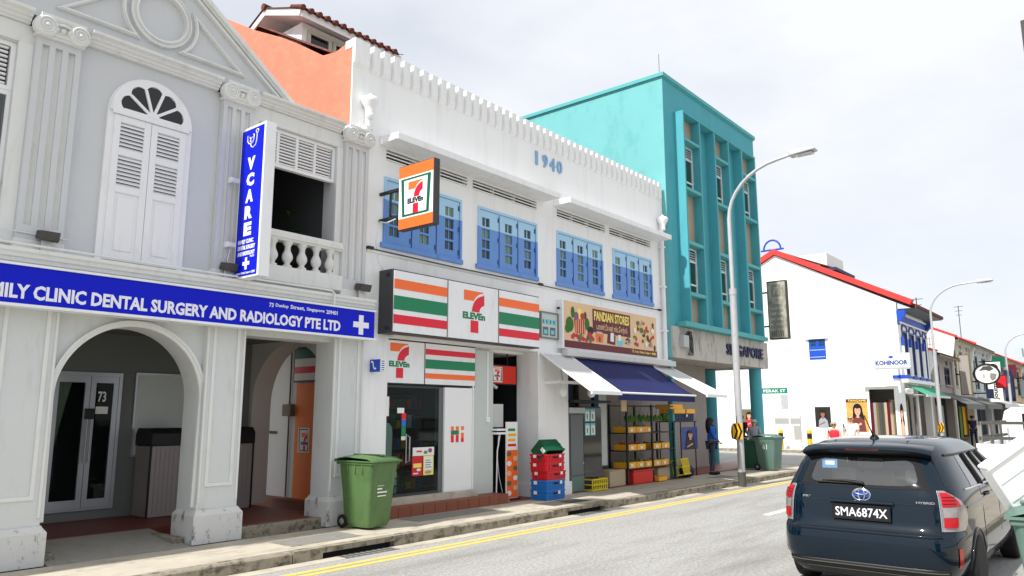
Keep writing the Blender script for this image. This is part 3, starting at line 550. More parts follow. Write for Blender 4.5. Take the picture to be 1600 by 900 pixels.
# ================================================================== white shophouse of 1940
WB = thing('white_shophouse', 'long white two-storey shophouse dated 1940 with blue casement windows', 'building', (13, 9.75, .14))
X0, X1 = 7.535, 18.375
WIN = [(8.30, 10.25), (10.72, 12.63), (13.35, 15.24), (15.70, 17.65)]
VEN = [(8.33, 10.41), (10.57, 12.63), (13.38, 15.38), (15.59, 17.64)]
ww = MB(); ww.box(X0, X1, 9.75, 9.95, 3.12, 4.665); ww.box(X0, X1, 9.75, 9.95, 5.90, 6.205)
xs = [X0]+[v for w in WIN for v in w]+[X1]
for i in range(0, len(xs), 2): ww.box(xs[i], xs[i+1], 9.75, 9.95, 4.665, 5.90)
xs = [X0]+[v for w in VEN for v in w]+[X1]
for i in range(0, len(xs), 2): ww.box(xs[i], xs[i+1], 9.75, 9.95, 6.205, 6.40)
ww.box(X0, X1, 9.75, 9.95, 6.40, 8.02)
part('upper_wall', ww, 'white_paint', WB)
part('wall_band', MB().prism([(9.75, 4.50), (9.725, 4.51), (9.715, 4.545), (9.75, 4.56)], 'x', 7.95, X1-.05), 'white_paint', WB)
part('rear_wall', MB().box(X0, X1, 17.0, 17.2, .1, 8.0), 'white_paint', WB)
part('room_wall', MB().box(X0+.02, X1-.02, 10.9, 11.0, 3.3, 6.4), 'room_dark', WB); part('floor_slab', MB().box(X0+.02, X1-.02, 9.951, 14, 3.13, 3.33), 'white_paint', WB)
# parapet with corbelled merlons
m0 = None; k = 0
part('parapet_end', MB().prism([(9.75, 7.70), (9.70, 7.73), (9.68, 7.76), (9.68, 8.17), (9.95, 8.17), (9.95, 8.02), (9.751, 8.02)], 'x', 7.52, 7.84), 'white_paint', WB)
x = 7.93
while x < 18.25:
    if m0 is None: m0 = part('merlon', MB().prism([(9.75, 7.67), (9.70, 7.71), (9.685, 7.75), (9.685, 8.165), (9.88, 8.165), (9.88, 8.02), (9.751, 8.02)], 'x', x, x+.155), 'white_paint', WB, .006); xm = x
    else: inst(m0, WB, (x-xm, 0, 0))
    x += .2365
# roof of barrel tiles behind the parapet
P = []
for y, z in ((10.0, 7.92), (13.2, 9.70), (16.4, 7.92)):
    P.append([(X0+.22+.028*i, y, z+.05*abs(math.sin(i*PI/8))) for i in range(int((X1-X0-.3)/.028))])
part('roof', MB().grid(P), 'roof_tile', WB)
t0 = None; x = 7.86; random.seed(3)
while x < 18.2:
    if (8.0 < x < 9.7) or (11.0 < x < 13.4) or random.random() < .35:
        if t0 is None:
            mb = MB(); ring = [[(x+rr*math.cos(PI*i/8), yy, zz+rr*math.sin(PI*i/8)) for i in range(9)] for yy, zz, rr in ((9.90, 8.10, .062), (10.34, 8.33, .055))]
            mb.grid(ring); mb.grid([[(x+.045*math.cos(PI*i/8), 9.905, 8.10+.045*math.sin(PI*i/8)) for i in range(9)], ring[0]])
            t0 = part('roof_tile', mb, 'roof_tile', WB); xt = x
        else: inst(t0, WB, (x-xt+random.uniform(-.03, .03), 0, random.uniform(-.03, .05)))
    x += .225
# coral party wall rising towards the ridge
part('party_wall', MB().prism([(9.78, 6.57), (9.78, 8.13), (9.95, 8.13), (10.25, 8.08), (10.6, 8.13), (11.0, 8.37), (11.5, 8.68), (11.96, 8.94), (12.88, 9.40), (14.6, 10.38), (15.6, 10.95), (16.6, 10.4), (17.0, 9.0), (17, 6.57)], 'x', 7.53, 7.72), 'coral', WB)
# dormer (jack roof) behind the party wall
DM = part('dormer', MB().box(8.2, 10.6, 12.3, 14.2, 8.4, 9.66), 'white_paint', WB)
gp = MB().band([(13.95, 9.80), (13.27, 10.12), (12.0, 9.66)], .14, 'x', 7.93, 7.97); part('barge_board', gp, 'white_gloss', DM)
part('eave_board', MB().box(7.97, 10.6, 11.985, 12.02, 9.585, 9.735), 'white_gloss', DM)
part('soffit', MB().prism([(12.02, 9.60), (13.27, 10.05), (13.9, 9.76), (13.9, 9.80), (13.27, 10.10), (12.02, 9.64)], 'x', 7.965, 10.6), 'white_paint', DM)
P = []
for y, z in ((11.93, 9.72), (13.27, 10.19)): P.append([(7.90+.025*i, y, z+.055*abs(math.sin(i*PI/8))) for i in range(110)])
part('tile_roof', MB().grid(P), 'roof_tile', DM)
part('tile_roof', MB().grid([[(7.90+.05*i, y, z) for i in range(56)] for y, z in ((13.27, 10.21), (14.1, 9.82))]), 'roof_tile', DM)
t1 = None
for i in range(13):
    x = 7.95+.2*i
    if t1 is None:
        t1 = part('roof_tile', MB().tube([(x, 11.90, 9.735), (x, 12.3, 9.885)], [.06, .052], 8), 'roof_tile', DM); x1_ = x
    else: inst(t1, DM, (x-x1_, 0, random.uniform(-.008, .008)))
part('ridge_tile', MB().tube([(7.88, 13.27, 10.22), (10.6, 13.27, 10.22)], .075, 8), 'roof_tile', DM)
for a in (8.32, 8.95, 9.58):
    wf = part('dormer_window', MB().frame(rect(a, 8.72, .58, .82), rect(a+.07, 8.79, .44, .68), 'y', 12.25, 12.32), 'curtain', DM)
    part('pane', MB().box(a+.07, a+.51, 12.285, 12.295, 8.79, 9.47), 'black_glass', DM)
# casement windows: three leaves each with four small panes, two-tone paint
def casement(x0, x1, idx):
    z0, z1 = 4.665, 5.90; zs = 5.49; w = (x1-x0-.10)/3
    W_ = part('window', MB().frame(rect(x0, z0, x1-x0, zs-z0)[:0] or [(x0, z0), (x1, z0), (x1, z1), (x0, z1)], [(x0+.05, z0+.05), (x1-.05, z0+.05), (x1-.05, z1-.05), (x0+.05, z1-.05)], 'y', 9.728, 9.86), 'blue_light' , WB)
    part('lower_frame', MB().box(x0-.004, x0+.052, 9.724, 9.80, z0, zs), 'blue_dark', W_); part('lower_frame', MB().box(x1-.052, x1+.004, 9.724, 9.80, z0, zs), 'blue_dark', W_)
    part('sill', MB().box(x0-.06, x1+.02, 9.70, 9.80, z0-.035, z0+.052), 'blue_dark', W_, .006)
    pz = [(4.87, 5.035), (5.075, 5.245), (5.285, 5.465), (5.52, 5.70)]
    for k in range(3):
        a = x0+.055+w*k; b = a+w-.012; pc = a+w*(.33 if k == 0 else .5 if k == 1 else .55); pw_ = .115
        for tone, zz in (('blue_dark', (z0+.055, zs)), ('blue_light', (zs, z1-.055))):
            mb = MB(); mb.box(a, pc-pw_, 9.752, 9.80, *zz); mb.box(pc+pw_, b, 9.752, 9.80, *zz)
            cuts = [zz[0]]+[v for p in pz for v in p if zz[0] < p[0] < zz[1]]+[zz[1]]
            for i in range(0, len(cuts), 2): mb.box(pc-pw_, pc+pw_, 9.752, 9.80, cuts[i], cuts[i+1])
            part('leaf', mb, tone, W_)
        for za, zb in pz:
            part('pane', MB().box(pc-pw_, pc+pw_, 9.783, 9.79, za, zb), random.choice(['pane_green', 'pane_green', 'pane_pale', 'pane_dim']), W_)
            part('pane_bar', MB().box(pc-.01, pc+.01, 9.772, 9.783, za, zb), 'blue_dark' if za < 5.45 else 'blue_light', W_)
        part('leaf_edge', MB().box(a-.006, a+.004, 9.742, 9.7519, z0+.08, z1-.08), 'koh_navy', W_)
        for z in (4.85, 5.3, 5.72): part('hinge', MB().box(b-.035, b+.0, 9.738, 9.7519, z-.045, z+.045), 'koh_navy', W_)
for i, (a, b) in enumerate(WIN): casement(a, b, i)
# vents under the canopies
for a, b in VEN:
    v = part('vent', MB().box(a, b, 9.87, 9.949, 6.206, 6.399), 'dark_gap', WB)
    for z in (6.222, 6.285, 6.348): part('vent_slat', MB().box(a, b, 9.732, 9.765, z-.011, z+.011), 'white_paint', v, .004)
    for t in (.0, .33, .66, 1): part('vent_post', MB().box(a+(b-a)*t-.02, a+(b-a)*t+.02, 9.80, 9.87, 6.206, 6.399), 'white_paint', v)
for a, b in ((8.17, 12.87), (13.25, 17.95)):
    part('canopy', MB().prism([(9.75, 6.44), (9.30, 6.455), (9.29, 6.44), (9.27, 6.44), (9.27, 6.565), (9.75, 6.60)], 'x', a, b), 'white_paint', WB, .006)
# year in pale blue figures
for q_, c_ in enumerate('1940'): text(c_, 'pale_blue_num', WB, (12.56+.275*q_+(.03 if c_ == '1' else 0), 9.75, 7.25), (.075 if c_ == '1' else .20), .31, bold=.02, th=.03, name='year_figure')
# downpipes with hopper heads
for x, zb in ((7.83, 6.45), (18.12, 3.2)):
    dp = part('downpipe', MB().tube([(x, 9.66, 7.0), (x, 9.66, zb)], .055, 10), 'white_gloss', WB)
    part('hopper', MB().lathe([(.055, 6.78), (.075, 6.80), (.08, 6.86), (.065, 6.88), (.10, 6.98), (.15, 7.06), (.16, 7.12), (.13, 7.15), (.06, 7.18), (.001, 7.24)], (x, 9.62, 0), 14), 'white_gloss', dp)
    for z in ((6.6,) if x < 10 else (4.0, 5.2, 6.3)): part('pipe_clip', MB().box(x-.08, x+.08, 9.60, 9.75, z, z+.04), 'white_gloss', dp)
# cable run under the windows
part('cable', MB().tube([(8.0, 9.71, 4.56), (10, 9.705, 4.545), (12.6, 9.71, 4.56), (12.75, 9.71, 4.555), (15, 9.705, 4.545), (18.0, 9.71, 4.56)], .012, 5), 'iron', WB)
for x in (7.99, 12.70, 17.95): part('cable_box', MB().box(x-.05, x+.07, 9.68, 9.75, 4.545, 4.595), 'black_metal', WB)
part('cable', MB().tube([(8.2, 9.73, 5.05), (8.15, 9.735, 4.7), (8.2, 9.735, 4.4), (8.35, 9.72, 4.2)], .008, 5), 'white_gloss', WB)
# ground floor: piers, beam, floor, risers
gp = MB(); gp.box(7.94, 8.49, 9.75, 10.05, .1, 3.12); part('pier', gp, 'white_paint', WB)
p = part('pier', MB().box(12.45, 13.52, 9.60, 10.17, .1, 3.12), 'white_paint', WB); part('plinth', MB().box(12.42, 13.58, 9.565, 10.19, .1, .40), 'white_paint', p, .015)
part('beam', MB().box(8.49, 12.45, 9.62, 10.0, 3.10, 3.20), 'white_paint', WB); part('beam', MB().box(13.52, 18.3, 9.60, 9.95, 3.10, 3.24), 'white_paint', WB)
part('ceiling', MB().box(7.95, 18.35, 10.0, 14, 3.05, 3.10), 'white_paint', WB)
part('shop_floor', MB().box(8.1, 11.4, 9.70, 13.5, .0, .31), 'tile_brown', WB); part('shop_floor', MB().box(11.4, 18.4, 9.57, 13.5, .0, .15), 'tile_brown', WB)
r0 = None
for k in range(11):
    x = 8.30+.28*k
    if r0 is None: r0 = part('tile', MB().box(x+.004, x+.276, 9.50, 9.70, .05, .318), 'tile_brown', WB, .004); xr = x
    else: inst(r0, WB, (.28*k, 0, 0))
# -------- convenience store shopfront (fixed to the building)
SF = part('shopfront', MB().box(8.35, 10.72, 9.70, 10.0, .31, .425), 'footpath', WB, .008)
part('wall_panel', MB().box(9.98, 10.72, 9.86, 9.98, .425, 2.30), 'white_gloss', SF)
part('jamb_panel', MB().box(9.87, 9.979, 9.90, 10.0, .425, 2.30), 'fridge_grey', SF)
part('wall_panel', MB().box(10.72, 11.40, 9.92, 10.05, .20, 3.05), 'board_white', SF)
part('wall_panel', MB().box(10.725, 10.76, 9.85, 9.919, .30, 3.05), 'white_gloss', SF)
for a, b in ((8.5, 9.06), (9.065, 9.868)): part('pane', MB().box(a, b, 9.90, 9.908, .44, 2.29), 'shop_glass', SF)
part('glass_rail', MB().box(8.5, 9.87, 9.885, 9.925, .425, .47).box(8.5, 9.87, 9.885, 9.925, 2.27, 2.31), 'dark_frame', SF)
part('handle', MB().tube([(9.12, 9.90, 1.0), (9.12, 9.85, 1.02), (9.12, 9.85, 1.42), (9.12, 9.90, 1.44)], .012, 8).tube([(9.04, 9.85, .98), (9.04, 9.85, 1.48)], .009, 8), 'steel', SF)
# stickers on the glass
for (x, z, w, h, m) in ((8.965, 1.72, .10, .11, 'red'), (8.965, 1.60, .10, .12, 'crate_blue'), (8.965, 1.44, .10, .155, 'green'), (8.965, 1.37, .10, .065, 'paper'), (9.24, 1.09, .52, .145, 'paper'), (9.23, .75, .25, .335, 'crate_red'), (9.50, .75, .25, .335, 'sign_yellow'), (8.57, 1.78, .10, .33, 'paper'), (8.86, 1.83, .16, .09, 'paper')):
    s_ = flat('sticker', rect(0, 0, w, h), m, SF, (x, 9.899, z), off=.001, th=.002)
    if m == 'crate_red': flat('print', rect(.03, .14, .19, .07), 'sign_yellow', SF, (x, 9.899, z), off=.0035, th=.001); flat('print', rect(.03, .03, .12, .02), 'paper', SF, (x, 9.899, z), off=.0035, th=.001); flat('print', ell(.16, .10, .05, .025), 'paper', SF, (x, 9.899, z), off=.0035, th=.001)
    if m == 'sign_yellow':
        flat('print', rect(.02, .09, .21, .22), 'paper', SF, (x, 9.899, z), off=.0035, th=.001); flat('print', ell(.12, .05, .08, .03), 'tan_panel', SF, (x, 9.899, z), off=.0035, th=.001)
        for q in range(4): flat('print', rect(.05, .13+.04*q, .15-.03*(q % 2), .012), 'iron', SF, (x, 9.899, z), off=.005, th=.001)
    if w > .5: flat('print', rect(.09, .06, .13, .03), 'red', SF, (x, 9.899, z), off=.0035, th=.001); flat('print', ell(.42, .085, .05, .04), 'purple', SF, (x, 9.899, z), off=.0035, th=.001); flat('print', ell(.31, .055, .05, .03), 'cover_grey', SF, (x, 9.899, z), off=.0035, th=.001)
# white standing board with orange panel inside the glass
part('promo_board', MB().prism([(8.5, .45), (8.77, .45), (8.79, 1.5), (8.77, 1.6), (8.71, 1.66), (8.6, 1.68), (8.5, 1.68)], 'y', 9.93, 9.95), 'board_white', SF); part('promo_panel', MB().box(8.5, 8.62, 9.92, 9.929, .6, 1.28), 'orange', SF)
# "Hi" mark in blocks
for (x, z, w, h, m) in ((10.15, 1.30, .075, .29, 'g'), (10.28, 1.30, .075, .29, 'g'), (10.42, 1.30, .075, .17, 'g'), (10.42, 1.52, .075, .07, 'o')):
    if m == 'o': flat('letter_block', rect(0, 0, w, h), 'orange', SF, (x, 9.86, z), off=.001)
    else: flat('letter_block', rect(0, h*.45, w, h*.55), 'orange', SF, (x, 9.86, z), off=.001); flat('letter_block', rect(0, 0, w, h*.45-.001), 'red', SF, (x, 9.86, z), off=.001)
flat('letter_block', rect(0, 0, .205, .075), 'green', SF, (10.15, 9.86, 1.44), off=.005)
part('conduit', MB().box(11.20, 11.24, 9.90, 9.92, 1.75, 3.04).box(11.17, 11.27, 9.885, 9.92, 1.66, 1.76), 'white_gloss', SF)
# side of the store facing the grey walkway: orange panel
SD = part('side_wall', MB().box(8.36, 8.46, 9.95, 13.4, .31, 3.05), 'room_white', WB)
part('orange_panel', MB().box(8.345, 8.359, 10.1, 12.12, .31, 2.38), 'orange_wall', SD)
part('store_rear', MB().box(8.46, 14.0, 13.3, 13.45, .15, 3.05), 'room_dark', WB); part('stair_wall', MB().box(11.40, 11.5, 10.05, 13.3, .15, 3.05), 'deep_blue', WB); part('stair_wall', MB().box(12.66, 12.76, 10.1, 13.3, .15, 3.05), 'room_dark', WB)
sb = part('side_sign', MB().box(8.30, 8.345, 10.1, 12.17, 2.40, 3.04), 'dark_frame', SD); flat('side_sign_face', rect(0, 0, 2.0, .58), 'paper', SD, (8.299, 12.14, 2.43), LEFT); flat('stripe', rect(0, .40, 2.0, .18), 'dark_green', SD, (8.296, 12.14, 2.43), LEFT); flat('stripe', rect(0, .13, 2.0, .12), 'red', SD, (8.296, 12.14, 2.43), LEFT)
part('meter_box', MB().box(8.25, 8.36, 12.15, 12.42, 1.78, 2.0), 'brown_box', SD, .01); part('conduit', MB().tube([(8.33, 12.3, .32), (8.33, 12.3, 3.0)], .015, 6), 'iron', SD)
flat('door_notice', rect(0, 0, .25, .05), 'iron', SD, (8.345, 12.95, 1.45), LEFT)
# -------- the store's logo as flat print on a board
def logo(parent, O, w, h, B=FRONT, off=.001, green='green', num=True):
    sc = lambda pts: [(x*w, y*h) for x, y in pts]
    arc = lambda cx, cy, rx, ry, a, b, n=7: [(cx+rx*math.cos(math.radians(a+(b-a)*i/n)), cy+ry*math.sin(math.radians(a+(b-a)*i/n))) for i in range(n+1)]
    flat('numeral_bar', sc([(0, .76), (0, 1), (.97, 1)]+arc(1.05, .62, .62, .36, 100, 158)+[(.47, .76)]), 'orange', parent, O, B, off)
    flat('numeral_stem', sc([(1.0, .945), (1.0, .70)]+arc(1.1, .50, .34, .19, 108, 175)+[(.76, .50), (.37, .50)]+arc(1.05, .50, .66, .42, 176, 100)), 'red', parent, O, B, off)
    flat('numeral_foot', sc([(.33, 0), (.71, 0), (.71, .29), (.33, .29)]), 'red', parent, O, B, off)
    u, v, n = B; text('ELEVEn', green, parent, Vector(O)+u*(-.05*w)+v*(.315*h), 1.1*w, .165*h, B, off, .003, .055)
# fascia sign
F7 = thing('fascia_sign', 'large white convenience-store sign with orange, green and red stripes', 'sign', (10.25, 9.57, 3.14))
part('box', MB().box(8.25, 12.25, 9.41, 9.749, 3.14, 4.215), 'dark_frame', F7)
for i, (a, b) in enumerate(((8.275, 9.535), (9.56, 10.935), (10.96, 12.235))):
    f = part('panel', MB().box(a, b, 9.395, 9.412, 3.165, 4.195), 'sign_white', F7)
    if i != 1:
        for z0, h, m in ((.72, .165, 'orange'), (.37, .235, 'green'), (.135, .15, 'red')): flat('stripe', rect(0, z0, b-a, h), m, f, (a, 9.395, 3.165), off=.001)
logo(F7, (9.97, 9.395, 3.30), .56, .78)
part('divider', MB().box(9.535, 9.56, 9.39, 9.411, 3.15, 4.2).box(10.935, 10.96, 9.39, 9.411, 3.15, 4.2), 'cover_grey', F7)
for z in (3.2, 4.1): part('fixing', MB().box(8.235, 8.26, 9.5, 9.56, z, z+.05), 'black_metal', F7)
# inner fascia above the glass
F8 = thing('fascia_sign', 'striped store sign set above the glass doors in shade', 'sign', (9.7, 9.92, 2.32))
part('box', MB().box(8.40, 10.80, 9.86, 9.98, 2.32, 3.095), 'black_metal', F8)
for i, (a, b) in enumerate(((8.42, 9.43), (9.46, 10.78))):
    f = part('panel', MB().box(a, b, 9.845, 9.861, 2.345, 3.075), 'sign_white', F8)
    if i:
        for z0, h, m in ((.53, .10, 'red'), (.28, .165, 'green'), (.10, .095, 'orange')): flat('stripe', rect(0, z0, b-a, h), m, f, (a, 9.845, 2.345), off=.001)
logo(F8, (8.62, 9.845, 2.43), .43, .60)
# projecting square sign
PS = thing('projecting_sign', 'square projecting store sign with orange bands on black brackets', 'sign', (8.23, 8.8, 4.81))
part('box', MB().box(8.17, 8.30, 8.38, 9.22, 4.81, 5.91), 'dark_frame', PS, .006)
O = (8.168, 9.205, 4.825); flat('face', rect(0, 0, .81, 1.07), 'orange', PS, O, LEFT, 0, .003); flat('face_panel', rect(0, .175, .81, .70), 'sign_white', PS, O, LEFT, .003, .002)
flat('emblem_border', [(.09, .20), (.72, .20), (.76, .85), (.05, .85)], 'dark_green', PS, O, LEFT, .005, .002); flat('emblem_field', [(.15, .235), (.66, .235), (.685, .815), (.125, .815)], 'sign_white', PS, O, LEFT, .007, .002)
logo(PS, Vector(O)+Vector((0, -.235, .235)), .34, .54, LEFT, .0095, 'black_print')
for z in (5.08, 5.55): part('bracket', MB().box(8.20, 8.25, 9.22, 9.75, z-.025, z+.025), 'black_metal', PS); 
part('bracket', MB().box(8.21, 8.24, 9.47, 9.50, 5.10, 5.53), 'black_metal', PS); part('wire', MB().tube([(8.19, 9.3, 5.04), (8.17, 9.5, 5.0), (8.2, 9.72, 5.06)], .01, 5), 'white_gloss', PS)
# red hanging sign
HS = thing('hanging_sign', 'small red sign hanging above the dark stair entrance', 'sign', (11.7, 10.1, 2.40))
part('box', MB().box(11.12, 12.28, 10.05, 10.16, 2.41, 2.81), 'black_metal', HS); part('face', MB().box(11.14, 12.26, 10.035, 10.051, 2.43, 2.79), 'box_red', HS)
flat('emblem_border', rect(0, 0, .33, .31), 'paper', HS, (11.48, 10.035, 2.455), off=.001); flat('emblem_field', rect(.02, .02, .29, .27), 'black_print', HS, (11.48, 10.035, 2.455), off=.004); flat('emblem_field', [(.06, .03), (.27, .03), (.29, .28), (.04, .28)], 'paper', HS, (11.48, 10.035, 2.455), off=.0075)
logo(HS, (11.57, 10.035, 2.495), .15, .22, FRONT, .011, 'black_print')
for x in (11.35, 12.05): part('rod', MB().box(x-.012, x+.012, 10.09, 10.115, 2.80, 3.06), 'black_metal', HS)
part('spotlight', MB().tube([(11.45, 10.0, 2.40), (11.55, 9.95, 2.33)], .035, 8), 'galv', HS)
# blue telephone sign on the white pier
PH = thing('phone_sign', 'little blue telephone sign on the white pier corner', 'sign', (8.0, 9.5, 2.5))
part('plate', MB().box(8.10, 8.20, 9.50, 9.749, 2.50, 2.70), 'koh_blue', PH, .004)
part('edge_panel', MB().box(8.11, 8.20, 9.485, 9.501, 2.50, 2.70), 'paper', PH)
for k in range(5): flat('print', rect(.015, .02+.035*k, .06, .014), 'koh_blue', PH, (8.11, 9.485, 2.5), off=.001)
part('handset', MB().tube([(8.095, 9.70, 2.655), (8.095, 9.69, 2.665), (8.093, 9.66, 2.65), (8.092, 9.648, 2.60), (8.092, 9.635, 2.56), (8.093, 9.60, 2.545), (8.095, 9.585, 2.555)], [.014, .018, .011, .009, .011, .018, .014], 6), 'paper', PH)
# meter notice panel between the two signs
NP = thing('notice_sign', 'grey framed notice panel between the two shop signs', 'panel', (13.02, 9.73, 3.42))
part('frame', MB().frame(rect(12.70, 3.42, .64, .58), rect(12.73, 3.45, .58, .52), 'y', 9.70, 9.749), 'cover_grey', NP); part('board', MB().box(12.73, 13.31, 9.72, 9.748, 3.45, 3.97), 'board_white', NP)
for r in range(2):
    for c in range(4 if r == 0 else 2):
        if r == 0: flat('print', rect(.05+.125*c, .28, .10, .11), 'cyan', NP, (12.73, 9.72, 3.45), off=.001); flat('print', rect(.055+.125*c, .30, .035, .07), 'fridge_grey', NP, (12.73, 9.72, 3.45), off=.005)
        else: flat('print', rect(.06+.25*c, .04, .19, .18), 'fridge_grey', NP, (12.73, 9.72, 3.45), off=.001); flat('print', rect(.09+.25*c, .07, .12, .09), 'cyan', NP, (12.73, 9.72, 3.45), off=.005)
# provision-store signboard
PB = thing('signboard', 'printed provision-store signboard with vegetables and maroon title panel', 'sign', (15.5, 9.66, 3.25))
part('box', MB().box(13.34, 17.56, 9.60, 9.749, 3.23, 4.32), 'sign_white', PB, .006); O = (13.40, 9.60, 3.265); part('face', MB().box(13.40, 17.52, 9.592, 9.6, 3.265, 4.30), 'sign_cream', PB)
B9 = (13.40, 9.592, 3.265); J = lambda nm, pts, m, off=.001: flat(nm, pts, m, PB, B9, off=off, th=.002)
J('print_band', rect(0, 0, 4.12, .155), 'maroon'); J('title_panel', rect(1.12, .42, 1.68, .545), 'maroon')
text('PANDIAN STORES', 'sign_yellow', PB, (13.40+1.18, 9.592, 3.265+.70), 1.56, .225, off=.004, bold=.03)
text('பாண்டியன் ஸ்டோர்ஸ்', 'sign_cream', PB, (13.40+1.28, 9.592, 3.265+.46), 1.36, .19, off=.004, bold=.012)
words('75, Dunlop Street, Singapore 209402', 'sign_yellow', PB, (13.40+2.85, 9.592, 3.265+.05), 1.2, .065, off=.004, bold=.012)
random.seed(11)
J('print_basket', [(.42, .34), (.80, .34), (.86, .66), (.36, .66)], 'produce', .002)
for k in range(5): J('print_basket_rib', rect(.43+.085*k, .35, .025, .30), 'sign_cream', .0045)
for (cx, cy, rx, ry, m) in ((.20, .52, .15, .17, 'leaf_green'), (.12, .42, .10, .10, 'leaf_green'), (.32, .80, .07, .13, 'leaf_green'), (.58, .80, .10, .12, 'sign_yellow'), (.46, .73, .09, .09, 'purple'), (.70, .74, .09, .08, 'produce'), (.82, .76, .05, .10, 'iron'), (.88, .58, .10, .14, 'leaf_green'), (1.02, .44, .12, .10, 'black_print'), (.98, .32, .10, .08, 'crate_red')): J('print_produce', ell(cx, cy, rx, ry, 14), m, .004+random.uniform(0, .003))
for k in range(16): J('print_produce', ell(.30+.055*k, .25+.05*math.sin(k*2.3), .055, .05, 10), ['crate_red', 'produce', 'sign_cream', 'crate_red', 'leaf_green', 'purple', 'produce_green'][k % 7], .007+.0006*(k % 4))
J('print_urn', [(1.26, .20), (1.54, .20), (1.58, .40), (1.22, .40)], 'orange'); J('print_urn', ell(1.40, .27, .05, .07), 'brown_box', .004); J('print_urn', rect(1.28, .40, .24, .05), 'galv', .0035)
J('print_book', [(1.72, .20), (2.08, .18), (2.10, .40), (1.76, .46)], 'maroon', .003); J('print_book', [(1.86, .26), (2.02, .25), (2.02, .47), (1.88, .46)], 'paper', .0055)
J('print_jar', ell(2.30, .26, .14, .09), 'cyan', .003); J('print_jar', rect(2.22, .30, .12, .14), 'paper', .0045)
for k in range(14): a = k*2.4; J('print_steel', ell(2.68+.14*math.cos(a)*(k/14), .32+.13*math.sin(a)*(k/14), .045, .022, 8), ['iron', 'galv', 'fridge_grey'][k % 3], .003+.0004*k)
for k in range(34): J('print_goods', ell(2.98+random.random()*1.02, .22+random.random()*.62, random.uniform(.04, .09), random.uniform(.035, .08), 9), random.choice(['crate_red', 'iron', 'hazard_yellow', 'produce', 'tan_panel', 'paper', 'brown_box', 'produce_green', 'maroon']), .002+.0003*k)
part('floodlight_arm', MB().box(13.27, 13.34, 9.66, 9.70, 4.10, 4.14), 'black_metal', PB)
# -------- awnings
def shield(x0, x1, yf, zf, label, zt=3.07):
    a = thing('side_awning', label, 'awning', ((x0+x1)/2, 9.6, zf), group='white side awnings')
    part('sheet', MB().prism([(9.59, zt), (yf, zf), (yf, zf-.02), (9.59, zt-.02)], 'x', x0, x1), 'awning_white', a)
    for x in (x0, x1): part('rail', MB().tube([(x, 9.595, zt+.005), (x, yf-.02, zf+.0)], .022, 8), 'white_gloss', a)
    part('front_bar', MB().box(x0-.02, x1+.02, yf-.035, yf-.0, zf-.05, zf+.02), 'white_gloss', a)
    return a
s1 = shield(12.52, 13.60, 8.33, 2.25, 'white folding side awning left of the navy awning'); part('support_arm', MB().box(12.66, 13.45, 9.2, 9.26, 2.44, 2.50), 'white_gloss', s1); part('support_arm', MB().box(12.68, 12.74, 9.22, 9.66, 2.44, 2.49), 'white_gloss', s1)
shield(17.22, 18.32, 8.12, 2.27, 'white folding side awning right of the navy awning', 3.02)
AW = thing('awning', 'navy blue fabric awning over the provision shop', 'awning', (15.5, 9.6, 2.1))
n = 14; part('canopy_cloth', MB().grid([[(13.72+3.55*i/12+(-.10+.1*0)*t, 9.58-1.18*t, 3.05-.80*t-.05*math.sin(PI*t)-.02*math.sin(PI*i/12*3)*math.sin(PI*t)) for i in range(13)] for t in [k/10 for k in range(11)]]), 'navy_cloth', AW)
part('valance', MB().grid([[(13.62+3.55*i/24, 8.395+.008*math.sin(i*1.1), z) for i in range(25)] for z in (2.245, 2.18, 2.10)]), 'navy_cloth', AW)
part('front_bar', MB().tube([(13.58, 8.39, 2.255), (17.20, 8.39, 2.255)], .022, 8), 'white_gloss', AW)
part('roller_case', MB().box(13.3, 18.3, 9.45, 9.598, 3.06, 3.20), 'awning_white', AW, .02)
for x in (14.4, 16.6): part('folding_arm', MB().tube([(x, 9.55, 2.80), (x+.5, 9.0, 2.38), (x+.1, 8.45, 2.20)], .02, 8), 'white_gloss', AW)
# ground-floor shop behind: interior walls, posts
SH = part('shop_interior', MB().box(12.76, 18.35, 12.2, 12.35, .15, 3.05), 'shop_wall', WB)
part('panel_blue', MB().box(14.98, 15.18, 9.9, 9.98, .15, 3.05), 'deep_blue', WB); part('panel_white', MB().box(15.18, 15.55, 9.92, 9.98, .62, 3.05), 'board_white', WB); part('inner_partition', MB().box(15.55, 18.62, 10.72, 10.80, .15, 3.05), 'shop_wall', WB)
part('blue_shutter', MB().box(13.53, 14.98, 10.5, 10.56, .15, 3.05), 'deep_blue', WB)
# ================================================================== turquoise corner building
TB = thing('corner_building', 'turquoise four-storey corner block with fin-framed windows and open ground floor', 'building', (21.7, 9.6, .14))
TX0, TX1 = 18.385, 25.0
part('side_wall', MB().box(TX0, TX0+.25, 9.62, 17.5, 3.33, 11.38), 'teal_sunlit', TB)
part('front_wall', MB().box(TX0+.251, TX1, 9.62, 9.9, 4.19, 11.38), 'teal', TB)
part('front_edge', MB().box(TX0, TX0+.25, 9.615, 9.6195, 4.19, 11.38), 'teal', TB)
part('right_wall', MB().box(TX1-.25, TX1, 9.91, 17.5, 4.19, 11.38), 'teal', TB); part('rear_wall', MB().box(TX0+.26, TX1, 17.51, 17.7, .1, 11.38), 'teal', TB)
part('roof_slab', MB().box(TX0-.06, TX1+.06, 9.55, 17.8, 11.382, 11.50), 'teal_trim', TB, .01)
part('roof_edge', MB().box(TX0-.02, TX1+.02, 9.59, 17.7, 11.34, 11.381), 'teal_trim', TB)
part('aerial', MB().tube([(TX0+.2, 9.8, 11.5), (TX0+.2, 9.8, 12.2)], .008, 5), 'iron', TB)
cols = [(19.03, 19.10), (20.05, 20.14), (21.08, 21.17), (22.11, 22.20), (23.14, 23.27), (24.28, 24.36)]
